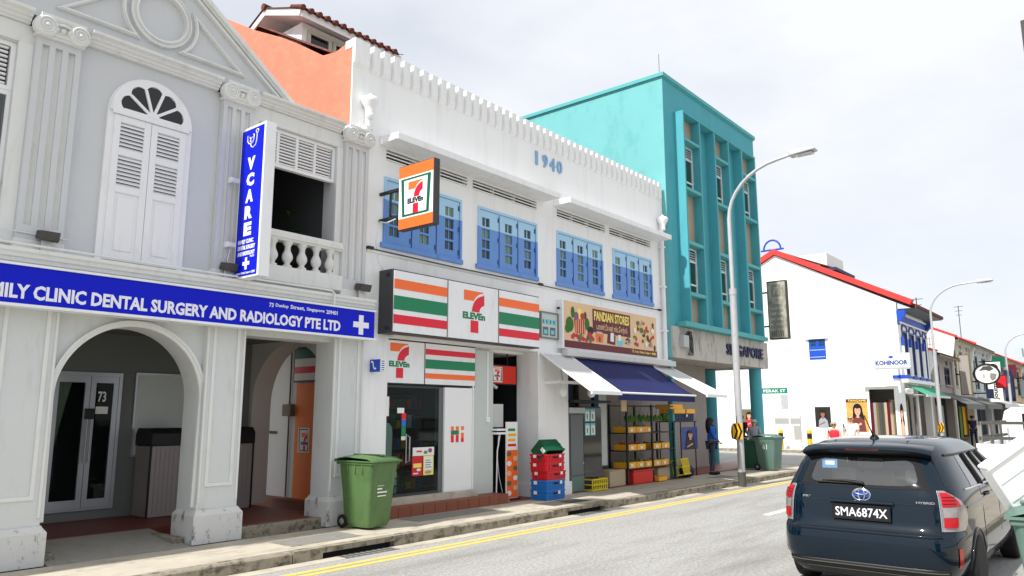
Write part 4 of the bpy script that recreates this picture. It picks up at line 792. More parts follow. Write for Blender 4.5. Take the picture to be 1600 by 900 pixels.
for a, b in cols: part('fin', MB().box(a, b, 9.33, 9.6195, 4.33, 10.43), 'teal', TB)
part('frame_top', MB().box(19.03, 24.36, 9.325, 9.6195, 10.432, 10.50), 'teal', TB); part('frame_foot', MB().box(18.7, 24.6, 9.325, 9.6195, 4.19, 4.328), 'teal_trim', TB)
rows = [(9.62, 9.70), (8.14, 8.23), (6.55, 6.65), (5.08, 5.18)]
cells = [(9.70, 10.43, 0), (8.23, 9.62, 1), (6.65, 8.14, 0), (5.18, 6.55, 1), (4.33, 5.08, 0)]
for i in (0, 2, 4):
    xa, xb = cols[i][1], cols[i+1][0]
    for za, zb in rows: part('ledge', MB().box(xa, xb, 9.335, 9.6195, za, zb), 'teal_trim', TB)
    for za, zb, win in cells:
        if not win: part('infill_panel', MB().box(xa+.001, xb-.001, 9.605, 9.6195, za, zb), 'tan_panel', TB)
        else:
            w = part('window', MB().frame(rect(xa+.001, za+.02, xb-xa-.002, zb-za-.03), rect(xa+.05, za+.07, xb-xa-.1, zb-za-.13), 'y', 9.575, 9.6195), 'white_gloss', TB)
            part('mullion', MB().box(xa+.05, xb-.05, 9.58, 9.6195, za+.27, za+.32).box(xa+.05, xb-.05, 9.58, 9.6195, zb-.42, zb-.37), 'white_gloss', w)
            part('pane', MB().box(xa+.05, xb-.05, 9.605, 9.612, za+.07, zb-.06), 'pane_green', w)
            for k in range(4): part('louvre_blade', MB().box(xa+.05, xb-.05, 9.585, 9.60, zb-.36+.07*k, zb-.325+.07*k), 'galv', w)
# concrete band, lettering, open corner with columns
part('concrete_band', MB().box(18.39, 25.12, 9.56, 10.1, 3.32, 4.185), 'concrete', TB, .01)
part('concrete_band', MB().box(24.7, 25.12, 10.101, 17.4, 3.32, 4.185), 'concrete', TB, .01)
part('soffit', MB().box(18.65, 24.7, 10.101, 17.4, 3.36, 3.50), 'concrete', TB)
text('SINGAPORE', 'shop_navy', TB, (21.75, 9.558, 3.60), 2.85, .34, th=.05, bold=.02)
part('ground_wall', MB().box(18.63, 23.25, 10.98, 11.2, .1, 3.36), 'shop_wall', TB)
part('ground_wall', MB().box(23.05, 23.25, 11.201, 17.4, .1, 3.36), 'shop_wall', TB)
part('tiled_floor', MB().box(18.64, 25.1, 9.75, 17.4, .02, .165), 'tile_brown', TB)
for (x, y) in ((24.72, 9.88), (24.72, 11.5), (24.72, 15.5)): part('column', MB().lathe([(.20, .165), (.20, 3.322)], (x, y, 0), 20), 'teal', TB)
part('column', MB().box(18.40, 18.54, 9.66, 9.8, .15, 3.30), 'teal', TB)
mb = part('meter_box', MB().box(18.75, 19.05, 9.42, 9.56, 3.62, 3.95), 'galv', TB, .01)
for k in range(4): part('cable', MB().tube([(19.0+.06*k, 9.50, 3.95), (19.08+.07*k, 9.47, 4.08), (19.16+.07*k, 9.47, 3.9-.03*k), (19.2+.06*k, 9.48, 3.55-.04*k), (19.1+.08*k, 9.50, 3.42)], .014, 6), 'black_metal', mb)
# weathered projecting sign at the corner
DS = thing('projecting_sign', 'weathered grey vertical sign box projecting from the turquoise block', 'sign', (24.9, 9.05, 4.27))
part('box', MB().box(24.84, 25.04, 8.72, 9.37, 4.27, 6.24), 'iron', DS, .01); O = (24.838, 9.34, 4.31)
mat('old_sign', (176, 172, 156), .7, .2, 4, stain=(84, 84, 78), stain_amt=.8, stain_scale=(2, 2, 1), lo=.42, hi=.66)
flat('face', rect(0, 0, .59, 1.88), 'old_sign', DS, O, LEFT)
flat('print_block', rect(.12, 1.38, .32, .42), 'cover_grey', DS, O, LEFT, .004); flat('print_block', rect(.19, 1.46, .18, .26), 'old_sign', DS, O, LEFT, .008); text('SIL', 'old_sign', DS, (24.833, 9.34-.14, 4.31+1.24), .28, .12, LEFT)
for k in range(5): flat('print_line', rect(.05+.02*(k % 2), .32+.18*k, .42, .09), 'cover_grey', DS, O, LEFT, .004)
for k in range(6): flat('print_line', rect(.08+.07*k, .04, .03, .2), 'iron', DS, O, LEFT, .004)
for z in (4.7, 5.85): part('bracket', MB().box(24.9, 24.97, 9.37, 9.62, z, z+.05), 'iron', DS)
# ================================================================== far row across the side street
mat('poster_gold', (206, 160, 84), .5, .35, 3); mat('poster_dark', (40, 34, 32), .5, .5, 4)
def poster(label, O, w, h, bg, dress, skin='skin_light', hair='hair_black', B=LEFT, title=None, cat='poster'):
    u, v, n = B; Ov = Vector(O); p = thing('poster', label, cat, tuple(Ov+u*w/2))
    f = lambda nm, pts, m, off: flat(nm, [(x*w, y*h) for x, y in pts], m, p, O, B, off, .006)
    f('sheet', rect(0, 0, 1, 1), bg, .0); f('print_hair', ell(.5, .66, .21, .20), hair, .007); f('print_hair', [(.30, .66), (.70, .66), (.80, .34), (.62, .38), (.36, .38), (.26, .36)], hair, .0075)
    f('print_dress', [(.2, 0), (.24, .34), (.40, .47), (.60, .47), (.78, .32), (.84, 0)], dress, .014); f('print_face', ell(.5, .64, .13, .155), skin, .021); f('print_neck', [(.44, .42), (.56, .42), (.55, .54), (.45, .54)], skin, .0205)
    f('print_arm', [(.22, .12), (.30, .10), (.66, .22), (.62, .28)], skin, .0215); f('print_hair', ell(.5, .765, .135, .06), hair, .028)
    f('print_eye', ell(.45, .66, .022, .012, 8), 'hair_black', .028); f('print_eye', ell(.56, .66, .022, .012, 8), 'hair_black', .028); f('print_mouth', ell(.505, .565, .03, .012, 8), 'crate_red', .028)
    if title: flat('print_band', rect(0, h*.90, w, h*.10), 'maroon', p, O, B, .007, .006); text(title, 'sign_yellow', p, Ov+u*(w*.1)+v*(h*.915), w*.8, h*.065, B, .015, bold=.01)
    return p
KX = 38.5
KB = thing('corner_shophouse', 'bright white corner shophouse with red gable edge and blue trim', 'building', (41.5, 12, .12))
side = [(8.42, 3.25), (8.42, 7.0), (14.0, 10.02), (19.6, 7.0), (19.6, .1), (9.95, .1), (9.95, 3.05), (8.75, 3.05), (8.75, 3.25)]
part('side_wall', MB().prism(side, 'x', KX, KX+.25), 'koh_white', KB)
part('corner_pier', MB().box(KX, KX+.35, 8.42, 8.749, .1, 3.249), 'koh_white', KB)
part('gable_edge', MB().band([(7.75, 6.95), (14.0, 10.20), (20.2, 6.95)], .26, 'x', KX-.14, KX+.28), 'koh_red', KB)
part('roof', MB().prism([(7.6, 6.86), (14.0, 10.15), (20.3, 6.86), (20.3, 6.72), (14.0, 10.0), (7.6, 6.72)], 'x', KX+.29, 44.6), 'roof_tile', KB)
part('soffit', MB().box(KX+.29, 44.6, 7.62, 8.5, 6.66, 6.72), 'fridge_grey', KB)
part('eave_gutter', MB().box(KX+.1, 44.6, 7.54, 7.64, 6.70, 6.84), 'roof_tile', KB)
jr = part('jack_roof', MB().box(39.2, 42, 11.6, 13.9, 9.2, 9.95), 'koh_white', KB)
part('jack_roof_board', MB().band([(13.95, 10.12), (11.85, 9.20)], .20, 'x', 38.85, 38.92), 'white_gloss', KB)
part('jack_roof_tiles', MB().grid([[(38.7+.06*i, y, z+.05*abs(math.sin(i*PI/4))) for i in range(60)] for y, z in ((11.2, 9.05), (14.0, 10.28))]), 'roof_tile', KB)
part('jack_roof_eave', MB().box(38.7, 42, 11.05, 11.5, 8.92, 9.08), 'shop_navy', KB)
part('roof_ornament', MB().tube([(38.5, 14.0+.45*math.cos(PI*k/10)+.1, 10.35+.5*math.sin(PI*k/10)) for k in range(11)], .05, 6).tube([(38.5, 13.5, 10.33), (38.5, 14.7, 10.33)], .05, 6), 'koh_blue', KB)
fwall = MB(); fwall.box(KX+.251, 44.6, 8.42, 8.62, 5.75, 6.66)
fwall.box(KX+.251, 44.6, 8.42, 8.62, 3.25, 3.62)
xs = [KX+.251, 39.1, 40.2, 40.55, 41.65, 42.0, 43.1, 43.45, 44.3, 44.6]
for i in range(0, len(xs), 2): fwall.box(xs[i], xs[i+1], 8.42, 8.62, 3.62, 5.75)
part('front_wall', fwall, 'koh_white', KB)
for i in range(4):
    a, b = xs[1+2*i], xs[2+2*i]
    w = part('window', MB().frame(rect(a, 3.62, b-a, 2.13), rect(a+.1, 3.7, b-a-.2, 1.95), 'y', 8.40, 8.50), 'koh_navy', KB)
    part('shutter', MB().box(a+.1, b-.1, 8.47, 8.52, 3.7, 5.65), 'shop_navy', w); part('sill', MB().box(a-.02, b+.02, 8.32, 8.42, 3.5, 3.6), 'koh_blue', w)
    part('capital', MB().box(a-.18, a-.02, 8.30, 8.42, 5.0, 5.4), 'koh_blue', w); part('arch_band', MB().band([(a, 5.75), (a+.15, 5.95), ((a+b)/2, 6.02), (b-.15, 5.95), (b, 5.75)], .09, 'y', 8.36, 8.419), 'koh_navy', w)
    part('half_column', MB().tube([(a-.10, 8.38, 3.62), (a-.10, 8.38, 5.0)], .08, 8), 'koh_white', w)
part('frieze', MB().box(KX+.02, 44.6, 8.34, 8.419, 6.12, 6.42), 'koh_blue', KB)
part('frieze_rail', MB().box(KX, 44.6, 8.30, 8.339, 6.44, 6.52).box(KX, 44.6, 8.30, 8.339, 6.03, 6.10), 'koh_white', KB)
part('bracket', MB().prism([(8.42, 5.95), (8.10, 6.35), (8.05, 6.62), (8.42, 6.62)], 'x', KX-.05, KX+.3), 'koh_blue', KB); part('bracket', MB().prism([(8.42, 5.95), (8.10, 6.35), (8.05, 6.62), (8.42, 6.62)], 'x', 44.2, 44.55), 'koh_navy', KB)
part('ledge', MB().box(KX-.12, 44.6, 8.15, 8.419, 3.26, 3.42), 'koh_white', KB); part('ledge', MB().box(KX-.1, KX+.3, 8.2, 8.80, 3.45, 3.60), 'koh_blue', KB)
part('first_floor', MB().box(KX+.26, 44.6, 8.63, 13, 3.06, 3.24), 'room_white', KB); part('shop_rear', MB().box(KX+.26, 44.6, 11.5, 11.7, .12, 3.05), 'room_dark', KB)
part('shop_floor', MB().box(KX+.26, 44.6, 8.2, 11.5, .0, .13), 'cover_grey', KB)
part('party_wall', MB().prism([(8.42, .1), (8.42, 6.5), (14, 9.4), (14, .1)], 'x', 44.601, 44.85), 'room_white', KB)
kw = part('side_window', MB().box(KX-.02, KX, 11.74, 12.54, 4.5, 5.5), 'koh_blue', KB); part('lintel', MB().box(KX-.12, KX-.001, 11.6, 12.7, 5.51, 5.56), 'koh_white', kw)
for y in (11.80, 12.20):
    for z in (5.18, 5.33): part('pane', MB().box(KX-.03, KX-.019, y, y+.25, z, z+.11), 'pane_green', kw)
for z in (4.6, 4.95): part('panel_bar', MB().box(KX-.028, KX-.0195, 11.78, 12.5, z, z+.03), 'blue_light', kw)
part('door_surround', MB().frame(rect(8.70, .12, 1.3, 3.0), rect(8.80, .12, 1.1, 2.85), 'x', KX-.06, KX), 'koh_white', KB); part('door_hood', MB().box(KX-.25, KX, 8.62, 10.08, 3.08, 3.16), 'koh_white', KB)
for i in range(9): part('hanging_cloth', MB().grid([[(KX+.06+.03*math.sin(j*1.7+i), 8.82+.12*i+.12*j/5, z) for j in range(6)] for z in (.2, 1.3, 2.35)]), ['brown_box', 'tan_panel', 'maroon', 'carton', 'iron', 'iron', 'brown_box', 'shop_wall', 'maroon'][i], KB)
for i in range(12): part('shop_display', MB().box(39.0+.45*i, 39.3+.45*i, 9.2, 9.3, .14, 2.5), ['maroon', 'carton', 'tan_panel', 'black_plastic', 'crate_red', 'brown_box'][i % 6], KB)
for x in (41.2, 44.3): part('front_pier', MB().box(x, x+.35, 8.42, 8.75, .1, 3.25), 'koh_white', KB)
for i in range(2): part('camera_unit', MB().tube([(KX+.05, 8.3, 2.92-.12*i), (KX-.2, 8.0, 2.90-.12*i)], .07, 8), 'white_gloss', KB)
ga = thing('awning', 'green corrugated awning under the blue and white windows', 'awning', (41.7, 8.0, 2.7)); part('sheet', MB().grid([[(38.9+.07*i, y, z+.03*math.sin(i*1.57)) for i in range(80)] for y, z in ((8.3, 3.15), (7.55, 2.68))]), 'awning_green', ga); part('edge', MB().box(38.9, 44.4, 7.52, 7.56, 2.60, 2.70), 'awning_white', ga); part('stay', MB().tube([(39, 8.35, 2.7), (39, 7.55, 2.68)], .02, 6), 'galv', ga)
ks = thing('projecting_sign', 'white shop sign with navy capitals on the corner of the white house', 'sign', (37.9, 8.5, 3.86)); part('box', MB().box(36.9, 37.1, 7.70, 9.20, 3.86, 4.50), 'sign_white', ks, .02); part('bracket', MB().box(37.1, KX, 8.5, 8.6, 4.1, 4.2), 'galv', ks); part('underside', MB().box(36.9, 37.1, 7.7, 9.2, 3.80, 3.858), 'galv', ks)
text('KOHINOOR', 'koh_navy', ks, (36.898, 9.12, 3.98), 1.34, .22, LEFT, bold=.05); flat('gem_mark', [(0, .07), (.07, .13), (.17, .13), (.24, .07), (.12, 0)], 'koh_blue', ks, (36.897, 8.58, 4.27), LEFT)
poster('poster of a seated woman on black beside the blue window wall', (KX-.012, 12.46, 1.2), .74, .97, 'poster_dark', 'cloth_grey', 'skin_brown')
poster('poster of a woman in red seen left of the turquoise column', (KX-.012, 16.2, 1.15), .75, .93, 'brown_box', 'cloth_red', 'skin_light')
poster('tall poster of a long-haired woman on yellow with a maroon title', (KX-.012, 10.98, 1.0), 1.02, 1.53, 'poster_gold', 'tile_red', 'skin_light', title='TANGAME')
poster('poster of a woman in a pink sari on the corner pier', (KX-.012, 8.72, .5), .34, 2.1, 'paper', 'skin_light', 'skin_light')
poster('gold sari poster beside the shop entrance', (40.2, 8.405, .4), .55, 2.2, 'black_print', 'tan_panel', 'skin_brown', B=FRONT)
# ---- further shophouses, each its own house
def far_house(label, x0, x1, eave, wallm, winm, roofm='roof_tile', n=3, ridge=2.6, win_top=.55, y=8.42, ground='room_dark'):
    h = thing('row_shophouse', label, 'building', ((x0+x1)/2, y, .12)); r = part
    w = (x1-x0)/n; up = MB(); up.box(x0, x1, y, y+.25, 3.0, 3.45); up.box(x0, x1, y, y+.25, eave-win_top, eave)
    for i in range(n+1): c = x0+w*i; up.box(max(x0, c-w*.22), min(x1, c+w*.22), y, y+.25, 3.45, eave-win_top)
    r('front_wall', up, wallm, h)
    for i in range(n):
        a, b = x0+w*i+w*.22, x0+w*(i+1)-w*.22
        f = r('window', MB().frame(rect(a, 3.45, b-a, eave-win_top-3.45), rect(a+.08, 3.53, b-a-.16, eave-win_top-3.62), 'y', y+.03, y+.12), winm, h)
        r('pane', MB().box(a+.08, b-.08, y+.08, y+.1, 3.53, eave-win_top-.1), 'black_glass', f); r('bar', MB().box((a+b)/2-.04, (a+b)/2+.04, y+.05, y+.08, 3.5, eave-win_top-.08).box(a+.06, b-.06, y+.052, y+.078, (3.5+eave-win_top)/2, (3.5+eave-win_top)/2+.07), winm, f)
        r('sill', MB().box(a-.06, b+.06, y-.10, y, 3.36, 3.44), wallm, f)
        r('oculus', MB().prism(ell((a+b)/2, eave-.3, .2, .15, 14), 'y', y-.04, y-.001), winm, f)
    for c in (x0+.18, x1-.18): r('pilaster', MB().box(c-.17, c+.17, y-.09, y-.001, 3.0, eave), wallm, h)
    r('cornice', MB().prism([(y, eave-.22), (y-.12, eave-.15), (y-.25, eave-.02), (y, eave-.02)], 'x', x0, x1), wallm, h)
    P = [[(x0+.12*i, yy, zz+.06*abs(math.sin(i*PI/2.5))) for i in range(int((x1-x0)/.12)+1)] for yy, zz in ((y-.55, eave-.05), (y+5.5, eave+ridge))]
    r('roof', MB().grid(P), roofm, h); r('eave_board', MB().box(x0, x1, y-.5, y-.46, eave-.18, eave-.04), 'brown_box', h)
    r('party_wall', MB().prism([(y+.26, 3.0), (y-.3, eave-.1), (y-.3, eave+.12), (y+5.5, eave+ridge+.25), (y+5.5, 3.0)], 'x', x0-.12, x0+.1), 'koh_white', h)
    r('wall_coping', MB().band([(y-.4, eave+.12), (y+5.5, eave+ridge+.27)], .12, 'x', x0-.16, x0+.14), 'koh_red', h)
    r('first_floor', MB().box(x0, x1, y, y+4, 2.85, 2.999), wallm, h); r('shop_rear', MB().box(x0, x1, y+2.2, y+2.3, .1, 2.85), ground, h)
    for c in (x0+.2, x1-.2): r('front_pier', MB().box(c-.2, c+.2, y, y+.4, .1, 2.849), wallm, h)
    return h
mat('wall_cream', (206, 204, 190), .8, .05, 2, stain=(150, 146, 134), stain_amt=.5); mat('wall_pale', (200, 206, 208), .8, .04, 2, stain=(140, 142, 140), stain_amt=.5); mat('wall_sand', (196, 178, 140), .8, .05, 2)
far_house('low shophouse with dark blue window frames next to the corner house', 44.9, 50.8, 5.0, 'shop_wall', 'shop_navy', n=2, ridge=1.6)
far_house('cream shophouse with round vents and tall narrow windows', 50.95, 57.6, 6.25, 'wall_cream', 'shop_wall', n=3)
far_house('pale grey shophouse behind the round spectacles sign', 57.75, 65, 6.3, 'wall_pale', 'fridge_grey', n=2)
far_house('weathered shophouse behind the white vertical sign', 65.15, 73, 6.2, 'shop_wall', 'fridge_grey', n=3)
far_house('shophouse with red roof edge behind the blue banners', 73.15, 84, 6.2, 'wall_sand', 'deep_blue', n=3)
far_house('last shophouse of the row at the right edge', 84.15, 100, 6.3, 'wall_cream', 'brown_box', n=4)
tw = thing('office_tower', 'hazy pale blue tower block far beyond the row', 'building', (329, 32.4, 0)); mat('tower', (176, 190, 204), .7, .05, .05); part('shaft', MB().box(325, 333, 30.6, 34.2, 0, 22), 'tower', tw); part('crown', MB().box(326, 332, 31.3, 33.4, 22.1, 25.5), 'tower', tw)
for k in range(6): part('window_band', MB().box(324.8, 325, 30.9, 33.9, 4+3.0*k, 5.2+3.0*k), 'cloth_grey', tw)
bk = thing('rear_block', 'pale block with dark parapet rising behind the white gable', 'building', (62, 22, 0)); part('body', MB().box(56, 68, 18.5, 26, 0, 13.2), 'koh_white', bk); part('dark_cap', MB().box(55.8, 62, 18.3, 21, 12.0, 13.0), 'fridge_grey', bk)
# awnings, shop signs of the far row
def far_awn(label, x0, x1, m, zt=3.0, zf=2.35, yf=6.9):
    a = thing('awning', label, 'awning', ((x0+x1)/2, 8.3, zf)); part('sheet', MB().prism([(8.40, zt), (yf, zf), (yf, zf-.05), (8.40, zt-.05)], 'x', x0, x1), m, a); part('valance', MB().box(x0, x1, yf-.02, yf, zf-.28, zf), m, a)
far_awn('dark grey awning beside the second lamp post', 45.2, 50.5, 'awning_grey'); far_awn('grey awning below the round sign', 52, 57.5, 'awning_grey', 2.9, 2.4); far_awn('pale grey awning below the white vertical sign', 59, 66, 'awning_white', 3.0, 2.5); far_awn('white awning near the far lamp post', 67, 76, 'awning_white', 2.9, 2.4)
def hang(label, x, y0, y1, z0, z1, m, face=None, words=None):
    s = thing('projecting_sign', label, 'sign', (x, (y0+y1)/2, z0)); part('box', MB().box(x, x+.2, y0, y1, z0, z1), m, s); part('bracket', MB().box(x+.05, x+.12, y1, 8.42, (z0+z1)/2, (z0+z1)/2+.08), 'black_metal', s)
    if face: flat('face', rect(.06, .06, y1-y0-.12, z1-z0-.12), face, s, (x-.002, y1, z0), LEFT, 0, .01)
    return s
hang('brown-grey vertical sign plank on the cream house', 51.4, 7.55, 8.15, 2.9, 5.3, 'brown_box', 'shop_wall')
s = hang('white vertical sign with black disc and sideways lettering', 58.5, 6.9, 7.7, 2.6, 5.2, 'sign_white', 'paper'); flat('disc_mark', ell(.4, 2.2, .3, .3, 20), 'black_print', s, (58.486, 7.7, 2.6), LEFT)
text('Journals', 'black_print', s, (58.486, 7.7-.62, 2.75), 1.5, .36, (Vector((0, 0, 1)), Vector((0, 1, 0)), Vector((-1, 0, 0))), .002, bold=.03)
s = thing('round_sign', 'round white spectacles sign with a black ring', 'sign', (54.4, 7.2, 3.5)); part('disc', MB().prism(ell(7.15, 4.25, .62, .55, 24), 'x', 54.4, 54.5), 'paper', s); part('ring', MB().band(ell(7.15, 4.25, .68, .60, 28), .1, 'x', 54.36, 54.52, True), 'black_print', s)
for pts, pm_ in (([(7.55, 4.45), (7.3, 4.72), (6.95, 4.74), (6.75, 4.55), (7.0, 4.42), (7.2, 4.5)], 'iron'), ([(6.95, 4.3), (6.62, 4.25), (6.7, 3.95), (6.9, 3.82), (7.0, 4.05)], 'cover_grey'), ([(7.35, 4.3), (7.25, 4.25), (7.22, 4.0), (7.4, 4.0)], 'galv')): part('print_mark', MB().prism(pts, 'x', 54.385, 54.399), pm_, s)
part('arm', MB().box(54.42, 54.48, 7.75, 8.42, 4.22, 4.30), 'black_print', s); part('arm_cap', MB().box(54.38, 54.5, 7.9, 8.15, 4.05, 4.45), 'paper', s)
hang('red square sign with white figure by the round sign', 55.4, 6.25, 6.85, 3.4, 4.2, 'maroon', 'crate_red'); hang('teal square sign under the round sign', 56.8, 7.2, 7.6, 2.8, 3.4, 'cloth_navy')
hang('tall navy banner sign on the far row', 63.5, 6.75, 7.35, 2.7, 4.9, 'shop_navy', 'cloth_navy'); hang('green pennant sign high on the far row', 61.0, 6.9, 7.6, 5.0, 5.7, 'dark_green'); hang('red fabric sign high on the far row', 66, 6.8, 7.4, 4.5, 5.4, 'maroon'); hang('dark sign above the far shops', 69, 6.4, 7.0, 3.0, 4.4, 'iron', 'fridge_grey'); hang('yellow square sign at the right edge', 78, 6.6, 7.3, 4.2, 5.4, 'wall_sand'); hang('small white hanging sign in the far row', 72, 6.0, 6.8, 3.6, 4.2, 'paper', 'board_white'); hang('small red hanging sign in the far row', 74, 6.2, 6.8, 4.5, 5.0, 'maroon', 'produce')
for i, (x, m) in enumerate(((46.2, 'maroon'), (47.2, 'crate_red'), (48.4, 'carton'), (49.4, 'board_white'), (52.2, 'shop_navy'), (53.3, 'purple'), (55.0, 'produce_green'), (56.5, 'hazard_yellow'), (58.5, 'crate_red'), (60.2, 'maroon'), (63, 'deep_blue'), (66, 'crate_red'))):
    c = solo('clothes_display', MB().grid([[(x+(.05+.02*(i % 4))*j, 8.95+.05*math.sin(j*1.3+i), z) for j in range(9)] for z in (.3+.2*(i % 3), 1.2, 2.3)]), m, ['maroon', 'bright red', 'tan', 'pale', 'dark navy', 'purple', 'olive green', 'yellow', 'scarlet', 'wine red', 'deep blue', 'farthest red'][i]+' cloth display hanging under the far awnings', 'textile', 'cloth displays of the far shops')
# ================================================================== street furniture
def lamp(label, x, y, yaw_to, H=8.4, arm=1.8, head=.55, r0=.088, chev=None):
    t = thing('street_lamp', label, 'street lamp', (x, y, 0)); 
    s = -1
    path = [(x, y, .0), (x, y, H*.59)]; part('lower_pole', MB().tube(path, r0, 12), 'pole', t); part('pole_foot', MB().tube([(x, y, 0), (x, y, .36)], r0+.012, 12), 'iron', t)
    top = H; cv = [(x, y, H*.59), (x, y, H*.83)]; R = H*.165
    for k in range(1, 9): a = PI/2*k/8*.92; cv.append((x, y+s*R*1.15*(1-math.cos(a)), H*.83+R*math.sin(a)))
    cv += [(x, y+s*arm, H)]
    part('upper_pole', MB().tube(cv, [r0*.62]*2+[r0*.5]*8+[r0*.36], 12), 'galv', t); part('collar', MB().tube([(x, y, H*.585), (x, y, H*.605)], r0+.01, 12), 'pole', t)
    part('lamp_head', MB().prism([(y+s*(arm-.08), H-.07), (y+s*(arm+head), H-.03), (y+s*(arm+head+.04), H+.0), (y+s*(arm+head-.05), H+.06), (y+s*(arm-.08), H+.07)], 'x', x-.15, x+.15), 'galv', t, .02)
    part('lens', MB().box(x-.11, x+.11, min(y+s*(arm+.08), y+s*(arm+head-.05)), max(y+s*(arm+.08), y+s*(arm+head-.05)), H-.085, H-.055), 'lamp_clear', t)
    if chev:
        c = part('chevron_plate', MB().lathe([(r0+.014, chev), (r0+.014, chev+.42)], (x, y, 0), 20, caps=False), 'hazard_yellow', t)
        for k in range(4):
            z = chev+.01+.115*k
            n = 14; pts = [(-1.2+2.4*i/n) for i in range(n+1)]
            f = lambda a, zz: (x+(r0+.018)*math.cos(PI+a-.0), y+(r0+.018)*math.sin(PI+a), zz)
            rowa = [f(a, min(chev+.42, z+.10-.09*(abs(a)/1.2)*1+.0)) for a in pts]; rowb = [f(a, min(chev+.42, z+.10-.09*(abs(a)/1.2)+.05)) for a in pts]
            part('chevron_stripe', MB().grid([rowa, rowb]), 'black_print', c)
    return t
l1 = lamp('tall grey street lamp on the near kerb in front of the turquoise block', 18.85, 8.02, 0)
# chevron marker on lamp one: flat plate facing the traffic
def chevron(parent, x, y, z, w=.26, h=.40):
    flat('chevron_plate', rect(0, 0, w, h), 'hazard_yellow', parent, (x, y+w/2, z), LEFT, 0, .006)
    for k in range(-1, 4):
        b = k*.16; P = [(0, b), (w/2+.04, b+.13), (0, b+.26), (0, b+.34), (0, b+.34)]
        poly = [(0, b), (w*.62, b+.12), (w*.62, b+.20), (0, b+.08)]; poly2 = [(w*.0, b+.32), (w*.62, b+.20), (w*.62, b+.12), (0, b+.24)]
    for k in range(2):
        x0_ = .02+.11*k
        flat('chevron_arrow', [(x0_, h), (x0_+.055, h), (x0_+.13, h/2), (x0_+.055, 0), (x0_, 0), (x0_+.075, h/2)], 'black_print', parent, (x, y+w/2, z), LEFT, .007, .003)
chevron(l1, 18.72, 8.02, 1.18)
l2 = lamp('second street lamp rising beside the blue and white corner house', 40.4, 7.35, 0, 7.9, 2.1); chevron(l2, 40.27, 7.35, 1.0)
lamp('far street lamp at the right edge of the view', 62, 6.9, 0, 7.3, 2.1)
# bollards on the far corner
for i, (x, y, lb) in enumerate(((37.75, 12.55, 'yellow and black bollard nearest the parked car'), (37.75, 13.95, 'yellow and black bollard right of the teal bin'), (37.75, 15.45, 'yellow and black bollard half hidden between the bins'))):
    b = thing('bollard', lb, 'bollard', (x, y, .12), group='bollards on the far corner')
    for k in range(4): part('band', MB().lathe([(.12, .12+.26*k), (.12, .38+.26*k)] if k < 3 else [(.12, .90), (.12, 1.03), (.10, 1.06), (.001, 1.07)], (x, y, 0), 14), 'hazard_yellow' if k != 2 else 'black_print', b)
sn = thing('street_name_sign', 'green street-name sign on a thin white post', 'sign', (37.3, 13.3, .12)); part('post', MB().tube([(37.3, 13.3, .12), (37.3, 13.3, 3.2)], .035, 8), 'white_gloss', sn); part('plate', MB().box(37.24, 37.27, 13.32, 14.6, 2.82, 3.10), 'street_green', sn)
text('PERAK ST', 'letter_white', sn, (37.238, 14.5, 2.88), 1.1, .15, LEFT, bold=.02); part('rear_plate', MB().box(37.24, 37.26, 13.32, 13.66, 2.05, 2.75), 'galv', sn)
# dark shop sign corner hanging over the near footpath at the right edge
ns = thing('projecting_sign', 'dark sign board corner at the upper right edge', 'sign', (9.7, -.3, .14)); part('post', MB().tube([(9.66, -.9, .14), (9.66, -.9, 6.0)], .05, 8), 'iron', ns)
part('board', MB().box(9.6, 9.74, -.75, .59, 3.9, 6.13), 'iron', ns, .01); part('arm', MB().box(9.64, 9.70, -.9, -.75, 5.2, 5.3), 'iron', ns)
# overhead TV aerials
for (x, y, z, h, lb) in ((49, 9.6, 6.3, 2.3, 'thin TV aerial on the low shophouse roof'), (72, 11, 7.6, 3.2, 'tall TV aerial on the weathered shophouse roof')):
    a = thing('aerial', lb, 'aerial', (x, y, z)); part('mast', MB().tube([(x, y, z-.8), (x, y, z+h)], .03, 6), 'iron', a)
    for k in range(3): part('element', MB().tube([(x, y-.35+.08*k, z+h-.35*k-.1), (x, y+.35-.08*k, z+h-.35*k-.1)], .02, 5), 'iron', a)
